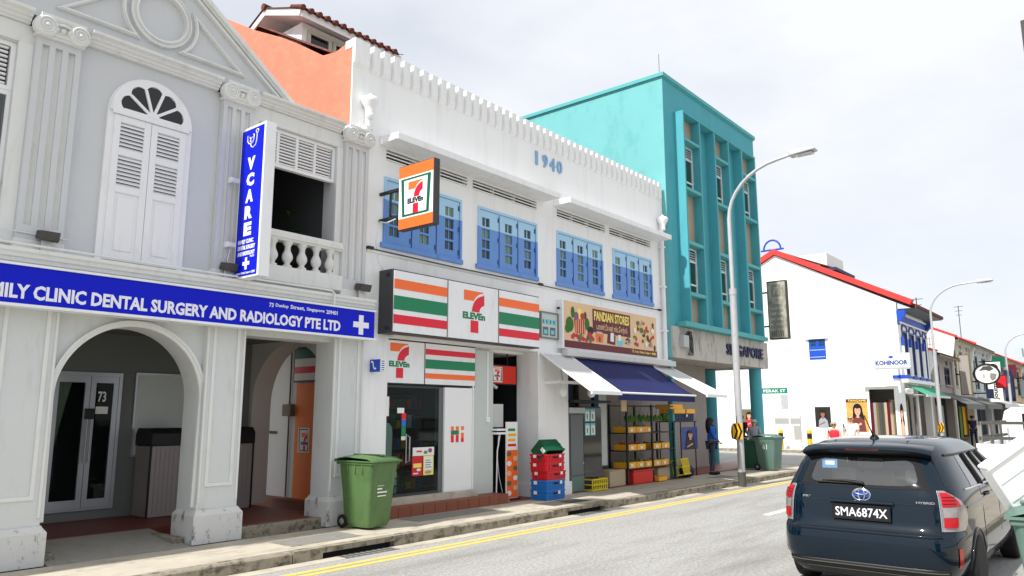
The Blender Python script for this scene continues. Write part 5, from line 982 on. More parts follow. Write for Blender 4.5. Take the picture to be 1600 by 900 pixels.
# ---- wheeled bins
def bin_proto(name, label, m, lidm, loc, rz, scale=1.0, group=None):
    t = thing(name, label, 'bin', loc, rz, group); t.scale = (scale,)*3
    P = []
    for z, a, b in ((.03, .20, .24), (.10, .235, .265), (.55, .26, .30), (.93, .285, .345)):
        r = .05; ring = []
        for cx, cy, a0 in ((a-r, b-r, 0), (-a+r, b-r, 90), (-a+r, -b+r, 180), (a-r, -b+r, 270)):
            for k in range(4): an = math.radians(a0+30*k); ring.append((cx+r*math.cos(an), cy+r*math.sin(an), z))
        P.append(ring)
    mb = MB().grid(P, True, True); mb.add(P[0], [tuple(range(16))]); mb.add(P[-1], [tuple(range(16))])
    part('body', mb, m, t, local=True)
    part('rim', MB().box(-.30, .30, -.36, .38, .925, .965), m, t, .012, True)
    lid = MB(); Z = [(-.385, .972), (-.37, 1.01), (-.25, 1.045), (.15, 1.065), (.36, 1.04), (.42, .985)]
    lid.grid([[(x*.31, y, z-.03*abs(x)**4) for x in (-1, -.9, -.5, 0, .5, .9, 1)] for y, z in Z]); lid.prism([(-.39, .966), (.42, .966), (.42, .985), (-.385, .985)], 'x', -.315, .315)
    part('lid', lid, lidm, t, .0, True)
    part('lid_ridge', MB().box(-.03, .03, -.30, .30, 1.045, 1.072), lidm, t, .008, True)
    part('handle', MB().tube([(-.24, .40, .96), (-.24, .47, .99), (.24, .47, .99), (.24, .40, .96)], .016, 8), m, t, local=True)
    for s in (-1, 1):
        w = part('wheel', MB().lathe([(.001, -.022), (.07, -.025), (.095, -.022), (.10, 0), (.095, .022), (.07, .025), (.001, .022)], (s*.235, .27, .10), 18, 'x'), 'rubber', t, local=True)
        part('hub', MB().lathe([(.001, s*.032), (.045, s*.03), (.05, s*.02)], (0, 0, 0), 14, 'x'), 'cover_grey', w, local=True)
    part('axle', MB().tube([(-.24, .27, .10), (.24, .27, .10)], .012, 6), 'steel', t, local=True)
    for k in (-1, 0, 1): part('side_rib', MB().box(-.292 if True else 0, -.255, k*.15-.01, k*.15+.01, .80, .925), m, t, 0, True)
    return t
gb = bin_proto('wheeled_bin', 'green wheeled bin standing by the grey pier', 'bin_green', 'bin_green', (7.60, 9.10, .145), math.radians(6), 1.0, 'wheeled bins')
for i, (w_, h_) in enumerate(((.14, .03), (.10, .02), (.20, .02), (.18, .015))): flat('print', rect(-.12, .62-.05*i, w_, h_), 'paper', gb, (0, -.305-.012*0, 0), (Vector((1, 0, 0)), Vector((0, 0, 1)), Vector((0, -1, 0))), .0, .004, True)
text('773', 'paper', gb, (-.10, -.318, .74), .2, .07, (Vector((1, 0, 0)), Vector((0, 0, 1)), Vector((0, -1, 0))), local=True, bold=-.01)
g2 = bin_proto('wheeled_bin', 'grey-green wheeled bin numbered 61 on the street corner', 'bin_teal', 'bin_teal', (22.9, 8.85, .145), math.radians(-8), 1.0, 'wheeled bins')
text('61', 'paper', g2, (-.275, .05, .62), .14, .15, LEFT, local=True, bold=0)
bin_proto('wheeled_bin', 'dark green wheeled bin behind the lamp post', 'bin_teal_dark', 'bin_teal', (23.0, 9.41, .145), math.radians(-4), .9, 'wheeled bins')
g4 = bin_proto('wheeled_bin', 'pale green bin at the right edge under a white foam box', 'bin_teal', 'bin_teal', (6.47, .43, .14), math.radians(184), 1.0, 'wheeled bins')
fb = thing('foam_box', 'white foam box leaning out of the right-hand bin', 'box', (6.6, .75, 1.08))
A_ = Vector((6.28, .923, 1.50)); e1 = (Vector((6.45, .656, 1.722))-A_).normalized(); e2 = (Vector((6.438, .834, 1.10))-A_); L2 = e2.length*.97; e2 = (e2-e1*e2.dot(e1)*.8).normalized(); e3 = Vector((.76, .629, .05)).normalized(); A_ = A_+Vector((.638, -.77, 0))*.05-Vector((0, 0, .07))
def foam(name, a0, a1, b0, b1, c0, c1, bev=.012):
    mb = MB(); vs = [A_+e1*a+e2*b+e3*c for c in (c0, c1) for a, b in ((a0, b0), (a1, b0), (a1, b1), (a0, b1))]
    mb.add(vs, [(0, 3, 2, 1), (4, 5, 6, 7), (0, 1, 5, 4), (1, 2, 6, 5), (2, 3, 7, 6), (3, 0, 4, 7)]); part(name, mb, 'foam', fb, bev)
foam('box_wall', 0, .62, 0, .44, 0, .03); foam('box_wall', 0, .62, 0, .03, .031, .13); foam('box_wall', 0, .03, .031, .44, .031, .13); foam('box_wall', .59, .62, .031, .44, .031, .13); foam('box_floor', .031, .589, .031, .06, .031, .13, 0)
foam('rim', -.012, .632, -.014, .025, -.014, -.001)
for k in range(1, 3): foam('rib', .015, .60, .44*k/3-.006, .44*k/3+.006, -.006, -.0005, 0)
for k in range(1, 2): foam('rib', .62*k/2-.006, .62*k/2+.006, .03, .43, -.0055, -.0006, 0)
# ================================================================== goods in front of the shops
def crate(label, loc, w, d, h, m, group, rx=0, rz=0, lattice=False):
    t = thing('crate', label, 'crate', loc, rz, group); t.rotation_euler = (rx, 0, rz)
    if lattice:
        fr = MB()
        for z in (0, h/2-.012, h-.025): fr.frame(rect(-w/2, -d/2, w, d), rect(-w/2+.02, -d/2+.02, w-.04, d-.04), 'z', z, z+.025)
        part('rails', fr, m, t, 0, True)
        n = 7
        for i in range(n+1):
            x = -w/2+(w-.025)*i/n
            for y in (-d/2-.002, d/2-.013): part('upright', MB().box(x, x+.025, y, y+.015, .0, h), m, t, 0, True)
        part('base', MB().box(-w/2+.01, w/2-.01, -d/2+.01, d/2-.01, .0, .012), m, t, 0, True); return t
    sh = MB(); sh.frame(rect(-w/2+.015, -d/2+.015, w-.03, d-.03), rect(-w/2+.03, -d/2+.03, w-.06, d-.06), 'z', .012, h-.03); part('walls', sh, m, t, 0, True)
    part('base', MB().box(-w/2+.02, w/2-.02, -d/2+.02, d/2-.02, .0, .02), m, t, 0, True)
    part('rim', MB().frame(rect(-w/2, -d/2, w, d), rect(-w/2+.028, -d/2+.028, w-.056, d-.056), 'z', h-.035, h), m, t, .004, True); part('band', MB().frame(rect(-w/2+.006, -d/2+.006, w-.012, d-.012), rect(-w/2+.02, -d/2+.02, w-.04, d-.04), 'z', h*.42, h*.52), m, t, .003, True)
    for i in range(7): x = -w/2+.03+(w-.06)*i/6; part('rib', MB().box(x-.006, x+.006, -d/2+.004, -d/2+.0149, .02, h-.036), m, t, 0, True)
    for i in range(5): y = -d/2+.03+(d-.06)*i/4; part('rib', MB().box(-w/2+.004, -w/2+.0149, y-.006, y+.006, .02, h-.036), m, t, 0, True)
    part('handle_slot', MB().box(-.07, .07, -d/2+.003, -d/2+.0155, h-.085, h-.05), 'dark_gap', t, 0, True)
    part('paper_label', MB().box(-w/2-.001, -w/2+.004, .04, .12, h*.55, h*.9), 'paper', t, 0, True); part('paper_label', MB().box(.06+.03*(len(label) % 3), .13+.03*(len(label) % 3), -d/2-.001, -d/2+.0045, h*.56, h*.88), 'paper', t, 0, True)
    return t
z = .146; g = 'crates stacked against the white pillar'
for k, (m, h, lb, dx) in enumerate((('crate_blue', .19, 'blue crate at the very bottom of the stack', 0), ('crate_blue', .19, 'upper of the two blue crates in the stack', .005), ('crate_red', .17, 'lowest red crate, set slightly right on the blue ones', .03), ('crate_red', .165, 'middle red crate of the stack', -.015), ('crate_red', .165, 'top red crate right under the green crate', -.01))):
    crate(lb, (12.40+dx, 9.33, z), .62, .42, h, m, g); z += h+.001
crate('green crate tipped on edge like a roof on top of the stack', (12.38, 9.42, 1.205), .60, .34, .30, 'crate_green', g, math.radians(135))
crate('yellow lattice crate on the floor beside the dark fridge', (14.52, 9.62, .15), .62, .3, .25, 'crate_yellow', 'yellow lattice crates', 0, 0, True)
crate('yellow lattice crate leaning by the end of the rack', (18.62, 9.55, .22), .5, .3, .42, 'crate_yellow', 'yellow lattice crates', math.radians(-12), .1, True)
# grey cabinet and dark drinks fridge
fr = thing('cabinet', 'tall grey metal cabinet next to the white pillar', 'cabinet', (13.86, 9.9, .15)); part('body', MB().box(13.60, 14.14, 9.64, 10.2, .15, 1.83), 'fridge_grey', fr, .01); part('top_panel', MB().box(13.57, 14.17, 9.60, 10.2, 1.832, 1.96), 'galv', fr, .01); part('door', MB().box(13.63, 14.11, 9.62, 9.639, .50, 1.80), 'fridge_grey', fr, .006); part('kick_panel', MB().box(13.63, 14.11, 9.615, 9.639, .16, .47), 'bin_teal', fr); part('lock', MB().tube([(14.07, 9.60, .75), (14.07, 9.625, .75)], .02, 8), 'steel', fr)
df = thing('drinks_fridge', 'dark glass-door fridge with pale notices taped on', 'fridge', (14.56, 9.9, .15)); part('body', MB().box(14.18, 14.95, 9.70, 10.3, .15, 1.98), 'fridge_dark', df, .01); part('door', MB().box(14.20, 14.93, 9.675, 9.699, .42, 1.95), 'black_glass', df)
for i in range(2):
    for j in range(2): nn = flat('notice', rect(0, 0, .19, .27), 'cyan', df, (14.26+.22*i, 9.675, 1.34+.31*j), off=.001); flat('print', rect(.02, .02, .15, .2), 'paper', df, (14.26+.22*i, 9.675, 1.34+.31*j), off=.005); flat('print', rect(.07, .05, .03, .12), 'iron', df, (14.26+.22*i, 9.675, 1.34+.31*j), off=.009)
cab = thing('shelf_board', 'dark overhead board above the cabinets', 'shelf', (14.3, 9.7, 2.05)); part('board', MB().box(13.55, 15.0, 9.45, 10.2, 2.06, 2.12), 'fridge_dark', cab); part('strut', MB().box(13.56, 13.6, 10.1, 10.15, 1.97, 2.06), 'fridge_dark', cab)
for x, lb in ((13.0, 'white dome lamp under the left awning arm'), (14.05, 'white dome lamp above the grey cabinet')):
    d = thing('dome_lamp', lb, 'lamp', (x, 9.35, 2.2)); part('globe', MB().lathe([(.001, 2.17), (.06, 2.19), (.09, 2.25), (.085, 2.33), (.04, 2.37), (.03, 2.44)], (x, 9.35, 0), 14), 'white_gloss', d); part('stem', MB().tube([(x, 9.35, 2.43), (x, 9.45, 2.9)], .015, 6), 'galv', d)
# produce rack with yellow trays
rk = thing('produce_rack', 'black steel produce rack with yellow trays below the navy awning', 'rack', (17.15, 9.9, .15))
for x in (15.97, 17.18, 18.33):
    for y in (9.62, 10.12): part('post', MB().box(x-.03, x+.03, y-.02, y+.02, .15, 2.05 if x < 17.5 else 1.6), 'black_metal', rk)
for z in (.50, .92, 1.34): part('shelf', MB().box(15.95, 18.36, 9.60, 10.14, z, z+.025), 'black_metal', rk)
part('top_rail', MB().box(15.95, 18.36, 9.62, 9.65, 2.0, 2.03).box(15.95, 18.36, 10.10, 10.13, 2.0, 2.03), 'black_metal', rk)
tp = None; random.seed(5)
where = {.50: 'bottom shelf', .92: 'middle shelf', 1.34: 'top shelf'}
for z, xs in ((.525, (15.99, 16.42, 16.78, 17.24, 17.62)), (.945, (16.02, 16.46, 17.24, 17.70)), (1.365, (16.0, 16.44, 16.86))):
    for i, x in enumerate(xs):
        w = .40; sh = where[round(z-.025, 2)]; ordw = ['first', 'second', 'third', 'fourth', 'fifth'][i]
        t = thing('produce_tray', f'{ordw} yellow tray from the left on the {sh} of the rack', 'tray', (x+w/2, 9.80, z), group='yellow trays on the rack')
        part('tray', MB().frame(rect(x, 9.63, w, .40), rect(x+.015, 9.645, w-.03, .37), 'z', z, z+.14).box(x+.01, x+w-.01, 9.64, 10.02, z, z+.012), 'tray_yellow', t)
        pm = MB()
        for k in range(14): c = (x+.05+random.random()*(w-.1), 9.68+random.random()*.3, z+.10+random.random()*.07); rr = random.uniform(.7, 1.25); pm.lathe([(.001, -.03*rr), (.026*rr, -.02*rr), (.034*rr, 0), (.026*rr, .02*rr), (.001, .03*rr)], c, 7)
        part('price_card', MB().box(x+.12, x+.24, 9.617, 9.622, z+.03, z+.10), 'paper', t)
        part('produce', pm, random.choice(['produce', 'produce_green', 'brown_box', 'leaf_green', 'carton']), t, kind='stuff')
for k in range(11):
    x = 16.10+.205*k; mb = MB()
    for j in range(5): a = j*1.25; mb.tube([(x+.01*math.cos(a), 9.70+.01*math.sin(a), 1.80), (x+.05*math.cos(a), 9.70+.05*math.sin(a), 1.74-.02*(k % 3)), (x+.045*math.cos(a), 9.70+.045*math.sin(a), 1.64-.03*(k % 2))], [.010, .022, .007], 6)
    mb.tube([(x, 9.70, 1.79), (x, 9.66, 2.01)], .005, 5)
    solo('fruit_bunch', mb, 'produce_green' if k % 3 else 'leaf_green', ['first', 'second', 'third', 'fourth', 'fifth', 'sixth', 'seventh', 'eighth', 'ninth', 'tenth', 'eleventh'][k]+' green bunch from the left hanging from the rack', 'fruit', 'green bunches hanging on the rack')
bx = thing('storage_box', 'bright red box on the ground under the rack', 'box', (16.7, 9.85, .15)); part('box', MB().box(16.16, 17.10, 9.58, 10.05, .15, .44), 'box_red', bx, .015); part('lid', MB().box(16.14, 17.12, 9.56, 10.07, .442, .475), 'box_red', bx, .01)
cb = solo('carton', MB().box(15.22, 15.92, 9.66, 10.05, .151, .52).box(15.24, 15.55, 9.64, 9.659, .50, .52), 'carton', 'plain brown carton at the left end of the rack', 'carton', bev=.006)
cb2 = solo('carton', MB().box(17.62, 18.24, 9.72, 10.1, .151, .46).box(17.64, 17.95, 9.70, 9.719, .44, .46), 'carton', 'brown carton under the right end of the rack', 'carton', bev=.006)
tr2 = thing('produce_tray', 'yellow tray lying tilted on the ground under the rack', 'tray', (17.45, 9.62, .16), group='yellow trays on the rack'); part('tray', MB().frame(rect(17.25, 9.5, .42, .3), rect(17.265, 9.515, .39, .27), 'z', .16, .26).box(17.26, 17.66, 9.51, 9.79, .16, .172), 'tray_yellow', tr2)
ps = thing('price_board', 'cream price board hanging at the left rack post', 'sign', (15.8, 9.6, 1.85)); part('board', MB().box(15.66, 15.90, 9.57, 9.59, 1.88, 2.14), 'sign_cream', ps); part('hook', MB().tube([(15.78, 9.58, 2.14), (15.78, 9.60, 2.35)], .008, 5), 'iron', ps)
st2 = thing('display_stand', 'thin black stand at the right end carrying navy crate and trays', 'stand', (19.05, 9.85, .15))
for x in (18.45, 19.66):
    for y in (9.66, 10.1): part('leg', MB().tube([(x, y, .15), (x, y, 1.60)], .018, 6), 'black_metal', st2)
part('shelf', MB().box(18.42, 19.69, 9.62, 10.13, 1.60, 1.63), 'black_metal', st2)
crate('navy crate on the stand under the yellow trays', (19.05, 9.87, 1.632), 1.1, .46, .20, 'shop_navy', 'boxes on the end stand')
for i, (x, z, w) in enumerate(((18.72, 1.834, .62), (19.38, 1.834, .5), (18.55, 1.955, .7))):
    t = thing('produce_tray', ['left yellow tray on the navy crate', 'right yellow tray on the navy crate', 'topmost yellow tray above the navy crate'][i], 'tray', (x, 9.85, z), group='boxes on the end stand'); part('tray', MB().frame(rect(x-w/2, 9.62, w, .45), rect(x-w/2+.02, 9.64, w-.04, .41), 'z', z, z+.115).box(x-w/2+.01, x+w/2-.01, 9.63, 10.06, z, z+.012), 'tray_yellow', t)
mat('poster_blue', (30, 60, 140), .4, .5, 7); pp = poster('small blue film poster with a man on the end stand', (18.74, 9.60, .87), .92, .60, 'poster_blue', 'black_print', 'skin_light', B=FRONT)
ub = solo('refuse_sack', MB().lathe([(.12, .16), (.20, .2), (.22, .32), (.15, .44), (.05, .50), (.07, .54)], (18.95, 9.62, 0), 12), 'cloth_navy', 'dark tied sack beside the leaning yellow crate', 'sack')
# store entrance: standee, stand, blue tarp and papers
sd = thing('banner_stand', 'tall orange and white promotional standee by the white pillar', 'banner', (11.8, 9.75, .15)); part('panel', MB().box(11.62, 11.97, 9.76, 9.785, .18, 1.66), 'paper', sd); part('foot', MB().box(11.60, 11.99, 9.70, 9.86, .15, .18), 'black_metal', sd)
O = (11.62, 9.76, .18); flat('print', rect(.01, .01, .33, .92), 'orange', sd, O, off=.001); random.seed(9)
for k in range(9): flat('print', ell(.08+.19*(k % 2), .1+.095*k, .07, .05, 10), ['paper', 'sign_cream', 'brown_box'][k % 3], sd, O, off=.005+.001*(k % 2))
for k in range(4): flat('print', rect(.05, 1.0+.10*k, .25-.03*(k % 2), .05), ['red', 'hazard_yellow', 'hazard_yellow', 'green'][k], sd, O, off=.001)
fs = thing('display_stand', 'thin white pole stand on a grey base at the stair entrance', 'stand', (11.42, 9.85, .15)); part('base', MB().lathe([(.26, .15), (.25, .18), (.08, .23), (.02, .25)], (11.42, 9.85, 0), 16), 'galv', fs); part('pole', MB().tube([(11.42, 9.85, .2), (11.45, 9.85, 1.1), (11.54, 9.85, 1.45)], .013, 8), 'white_gloss', fs)
for z in (1.42, 1.49): part('tray', MB().box(11.36, 11.66, 9.78, 9.95, z, z+.04), 'white_gloss', fs)
part('cord', MB().tube([(11.5, 9.86, 1.4), (11.46, 9.86, 1.0), (11.52, 9.86, .6), (11.62, 9.86, .3)], .006, 5), 'white_gloss', fs)
tb = solo('tarpaulin', MB().grid([[(11.55+.6*i/6, 10.6+.05*math.sin(i*2), zz+.03*math.sin(i*1.3)) for i in range(7)] for zz in (1.98, 2.1, 2.2)]), 'crate_blue', 'blue plastic sheet hanging in the dark stair entrance', 'tarpaulin')
pn = solo('notice_paper', MB().grid([[(11.82+.35*i/4, 10.3+.01*math.sin(i*2), zz) for i in range(5)] for zz in (1.55, 1.8, 2.02)]), 'paper', 'crumpled white notice hanging behind the standee', 'paper')
# goods inside the store
for (x0, y, lb) in ((8.6, 10.9, 'dark goods shelf seen through the store glass'), (10.0, 12.4, 'second goods shelf at the back of the store')):
    sv = thing('goods_shelf', lb, 'shelf', (x0+.9, y, .31)); part('frame', MB().box(x0, x0+1.9, y+.3, y+.34, .31, 2.2), 'black_metal', sv)
    for k in range(5):
        z = .4+.38*k; part('board', MB().box(x0, x0+1.9, y-.05, y+.3, z, z+.02), 'fridge_grey', sv)
        gm = {}
        for q in range(13):
            m = random.choice(['crate_red', 'hazard_yellow', 'paper', 'green', 'crate_blue', 'orange', 'purple']); gm.setdefault(m, MB()).box(x0+.02+.14*q, x0+.13+.14*q, y, y+.2, z+.02, z+.14+.14*random.random())
        for m, mb in gm.items(): part('goods', mb, m, sv, kind='stuff')
nr = thing('newspaper_rack', 'wire rack of small packs behind the left glass pane', 'rack', (8.9, 10.1, .43)); part('back', MB().box(8.82, 9.04, 10.12, 10.14, .43, 1.15), 'black_metal', nr)
for r in range(5):
    for c in range(3): part('pack', MB().box(8.825+.073*c, 8.885+.073*c, 10.06, 10.119, .47+.13*r, .57+.13*r), ['paper', 'cyan', 'galv', 'board_white'][(r+c) % 4], nr)
stk = part
flat('sticker', rect(0, 0, .34, .44), 'paper', SD, (8.345, 12.0, 1.13), LEFT, .001); flat('sticker_border', [(.04, .02), (.32, .02), (.30, .42), (.02, .42)], 'dark_green', SD, (8.345, 12.0, 1.13), LEFT, .005, .002); flat('sticker_field', [(.07, .04), (.3, .04), (.3, .40), (.06, .40)], 'paper', SD, (8.345, 12.0, 1.13), LEFT, .008, .002); logo(SD, (8.345, 11.88, 1.17), .17, .31, LEFT, .011, 'black_print')
pl = thing('potted_palm', 'dark-leaved palm standing in the balcony room', 'plant', (7.15, 10.9, 3.30)); part('pot', MB().lathe([(.12, 3.30), (.18, 3.6), (.17, 3.6)], (7.2, 10.9, 0), 14), 'tile_brown', pl); part('stem', MB().tube([(7.2, 10.9, 3.55), (7.18, 10.9, 4.6)], .025, 6), 'brown_box', pl)
for k in range(9):
    a = k*2.4; zz = 4.3+.12*k; d = Vector((math.cos(a), math.sin(a)*.6, .3)); o = Vector((7.18, 10.9, zz)); sdv = Vector((-math.sin(a), math.cos(a), 0))*.05
    part('leaf', MB().add([o, o+d*.18+sdv, o+d*.38+Vector((0, 0, -.06)), o+d*.18-sdv], [(0, 1, 2, 3)]), 'leaf_green', pl)
# ================================================================== parked car
CAR = thing('parked_car', 'dark blue hatchback estate parked at the near kerb, seen from behind', 'car', (8.2, 2.29, 0))
LV = [(.20, .15, 4.40, .78, 8), (.30, .05, 4.55, .85, 8), (.42, .01, 4.62, .882, 8), (.55, .0, 4.64, .8875, 8), (.635, .012, 4.63, .8875, 8), (.66, .03, 4.62, .887, 8), (.69, .075, 4.58, .885, 8), (.78, .088, 4.54, .885, 8), (.88, .105, 4.45, .882, 8), (.95, .12, 4.30, .878, 8), (1.02, .14, 3.95, .868, 7.5), (1.07, .158, 3.72, .852, 7), (1.12, .18, 3.56, .835, 6.5),
      (1.20, .22, 3.36, .80, 6), (1.29, .272, 3.13, .76, 6), (1.38, .335, 2.92, .72, 5.5), (1.43, .385, 2.80, .69, 5), (1.475, .45, 2.68, .65, 5), (1.51, .54, 2.54, .60, 4.5), (1.535, .68, 2.36, .53, 4), (1.552, .88, 2.12, .42, 3.5), (1.56, 1.15, 1.85, .28, 3), (1.563, 1.4, 1.6, .08, 2.5)]
def lv(z):
    for a, b in zip(LV[:-1], LV[1:]):
        if z <= b[0]: t = max(0, (z-a[0])/(b[0]-a[0])); return [p+(q-p)*t for p, q in zip(a[1:], b[1:])]
    return list(LV[-1][1:])
def sf(t, z, off=0.0, front=False):                # rear (or front) surface by lateral fraction t
    xr, xf, w, n = lv(z); a = (xf-xr)/2; xc = (xf+xr)/2; at = min(abs(t), .9999); u = (1-at**n)**(1/n)
    N = Vector((-(u**(n-1))/a, (1 if t > 0 else -1)*at**(n-1)/w, 0)); N.normalize(); p = Vector((xc-a*u, t*w, z))+N*off
    if front: p.x = 2*xc-p.x
    return p
def ss(s, z, side, off=0.0):                       # side surface by longitudinal fraction s (1 = rear)
    xr, xf, w, n = lv(z); a = (xf-xr)/2; xc = (xf+xr)/2; v = (1-min(abs(s), .9999)**n)**(1/n)
    return Vector((xc-a*s, side*(w*v+off), z))
def xs_(x, z, side, off=0.0):
    xr, xf, w, n = lv(z); return ss(((xf+xr)/2-x)/((xf-xr)/2), z, side, off)
TR = [0, .12, .24, .36, .48, .58, .66, .72, .77, .82, .86, .90, .93]
def ring(z):
    pts = [sf(-t, z) for t in reversed(TR)][:-1]+[sf(t, z) for t in TR]; nS = 40
    s0 = lambda fr: None
    xr, xf, w, n = lv(z); uR = (1-.93**n)**(1/n)
    L_ = [ss(uR*(1-2*k/nS), z, 1) for k in range(1, nS)]
    fr = [sf(t, z, 0, True) for t in reversed(TR)][:-1]+[sf(-t, z, 0, True) for t in TR]
    Rr = [ss(-uR*(1-2*k/nS), z, -1) for k in range(1, nS)]
    return pts+L_+fr+Rr
zs = [l[0] for l in LV]
RG = [ring(z) for z in zs]; n = len(RG[0]); nr_ = 2*len(TR)-1
body = MB(); vs = [p for r in RG for p in r]; fs = []
iz0, iz1 = zs.index(1.07), zs.index(1.38)
rw = [i for i in range(nr_-1) if abs(i+.5-(nr_-1)/2) < 7]          # rear glass columns (|t| < .72)
o1 = nr_+39; fw_ = [o1+i for i in range(nr_-1) if abs(i+.5-(nr_-1)/2) < 9]
Ls = [nr_-1+k for k in range(8, 31)]; Rs = [o1+nr_-1+k for k in range(10, 33)]
for i in range(len(RG)-1):
    for j in range(n):
        if iz0 <= i < iz1 and (j in rw or j in fw_ or j in Ls or j in Rs): continue
        fs.append((i*n+j, i*n+(j+1) % n, (i+1)*n+(j+1) % n, (i+1)*n+j))
body.add(vs, fs, True); body.add([tuple(p) for p in RG[-1]], [tuple(range(n))]); body.add([tuple(p) for p in RG[0]], [tuple(range(n))])
BODY = part('body', body, 'car_paint', CAR, local=True)
# rear window: dark printed surround and clear rounded centre
N = 48; loops = []
T0, T1, Z0, Z1 = .585, .585, 1.108, 1.355; tc, zc_ = 0, (1.07+1.38)/2
def outer(k):
    a = 2*PI*k/N; c, s_ = math.cos(a), math.sin(a); m = max(abs(c), abs(s_)); return (.725*c/m, 1.225+.157*s_/m)
def inner(k, f=1.0):
    a = 2*PI*k/N; c, s_ = math.cos(a), math.sin(a); e = 2/5.0; return (.625*f*math.copysign(abs(c)**e, c), 1.226+.130*f*math.copysign(abs(s_)**e, s_))
fritm = MB().grid([[sf(outer(k)[0]*(1-q)+inner(k)[0]*q, outer(k)[1]*(1-q)+inner(k)[1]*q, .002) for k in range(N)] for q in (0, .25, .5, .75, 1)], True, True)
part('window_surround', fritm, 'car_black_gloss' if 'car_black_gloss' in MATS else 'black_glass', CAR, local=True)
part('rear_window', MB().grid([[sf(*inner(k, f), .002) for k in range(N)] for f in (1, .8, .6, .4, .2, .02)], True, True), 'car_glass', CAR, local=True)
zr = [1.07, 1.12, 1.20, 1.29, 1.38]
part('windscreen', MB().grid([[sf(t, z, .002, True) for t in [-.9+.1*k for k in range(19)]] for z in zr]), 'car_glass', CAR, local=True)
def cols_at(js, off):
    res = []
    for z in zr:
        r = ring(z); res.append([Vector(r[j % n])+Vector((0, off if r[j % n][1] > 0 else -off, 0)) for j in js])
    return res
for js, nm in ((Ls, 'left'), (Rs, 'right')):
    J = list(js)+[js[-1]+1]; part('side_window', MB().grid(cols_at(J, .003)), 'car_glass', CAR, local=True)
    for j in (J[0], J[8], J[16]): c = cols_at([j], .006); part('window_pillar', MB().tube([p[0] for p in c], .028, 6), 'car_black', CAR, local=True)
    sdn = 1 if nm == 'left' else -1
    top = [xs_(.62+.06*k, 1.39, sdn, .004) for k in range(36)]; part('window_trim', MB().tube(top, .014, 6), 'car_black', CAR, local=True)
    bot = [xs_(.60+.08*k, 1.065, sdn, .006) for k in range(34)]; part('window_trim', MB().tube(bot, .012, 6), 'chrome', CAR, local=True)
# spoiler
SPt = [-1+.1*k for k in range(21)]
def spl(fn): return [fn(t) for t in SPt]
yw = lambda t: .63*t
topg = [spl(lambda t: (.52+.05*t*t, yw(t)*.98, 1.512-.035*t*t)), spl(lambda t: (.36+.06*t*t, yw(t), 1.492-.045*t**4)), spl(lambda t: (.25+.08*t*t, yw(t), 1.466-.05*t**4)), spl(lambda t: (.238+.085*t*t, yw(t), 1.447-.05*t**4))]
und = [topg[-1], spl(lambda t: (.25+.085*t*t, yw(t)*.99, 1.430-.05*t**4)), spl(lambda t: (.36+.06*t*t, yw(t)*.97, 1.375-.02*t*t))]
sp = part('spoiler', MB().grid(topg), 'car_paint', CAR, local=True); part('spoiler_underside', MB().grid(und), 'car_black', CAR, local=True)
part('brake_light', MB().box(.243, .252, -.16, .16, 1.434, 1.446), 'maroon', CAR, local=True)
# antenna, roof dimples, wiper
part('antenna', MB().tube([(.78, 0, 1.545), (.70, 0, 1.60), (.58, .035, 1.79)], [.014, .008, .005], 6).lathe([(.05, 1.535), (.045, 1.56), (.02, 1.585), (.001, 1.59)], (.78, 0, 0), 12), 'car_black', CAR, local=True)
part('wiper', MB().tube([sf(-.02, 1.112, .03), sf(.20, 1.128, .028), sf(.46, 1.125, .03)], [.020, .014, .008], 6).tube([sf(.06, 1.105, .02), sf(.52, 1.108, .02)], .008, 6), 'car_black', CAR, local=True)
for y in (-.36, .36): part('roof_channel', MB().tube([(x, y*(1+.12*(x-.6)), 1.513+.028*min(1, (x-.55)/.5)+.004) for x in (.6, .9, 1.3, 1.8, 2.2)], .006, 5), 'car_black', CAR, local=True)
# tail lamps
def outT(z): 
    pts = [(.70, .955), (.75, .968), (.84, .972), (.92, .966), (.985, .945), (1.03, .90), (1.075, .835)]
    for a, b in zip(pts[:-1], pts[1:]):
        if z <= b[0]: return a[1]+(b[1]-a[1])*(z-a[0])/(b[0]-a[0])
    return pts[-1][1]
def lamp_patch(side, z0, z1, off, m, name, parent, fi=.0, fo=1.0, n_=9):
    rows = []
    for k in range(n_):
        z = z0+(z1-z0)*k/(n_-1); ti = .798-.01*(z-.7)/.37; to = outT(z); rows.append([sf(side*(ti+(to-ti)*(fi+(fo-fi)*q/8)), z, off) for q in range(9)])
    return part(name, MB().grid(rows), m, parent, local=True)
for side in (-1, 1):
    T = lamp_patch(side, .70, 1.072, .010, 'lamp_clear', 'tail_lamp', CAR)
    for z0, z1, m, nm in ((.925, 1.055, 'lamp_red', 'brake_lens'), (.735, .825, 'lamp_red', 'lower_lens'), (.83, .918, 'lamp_clear', 'clear_lens')): o = lamp_patch(side, z0, z1, .020, m, nm, CAR, .07, .66 if nm != 'brake_lens' else .86)
    for k in range(3): z = .955+.03*k; part('lamp_line', MB().tube([sf(side*(.81+.012*q), z, .024) for q in range(9)], .0035, 4), 'maroon', CAR, local=True)
    part('lamp_edge', MB().tube([sf(side*(.79-.01*(z-.7)/.37), z, .012) for z in (.70, .8, .9, 1.0, 1.07)], .006, 5), 'chrome', CAR, local=True)
    rows = [[sf(side*(.918+.022*q/3), z, .006) for q in range(4)] for z in (.36, .42, .48, .545)]; part('reflector', MB().grid(rows), 'lamp_red', CAR, local=True)
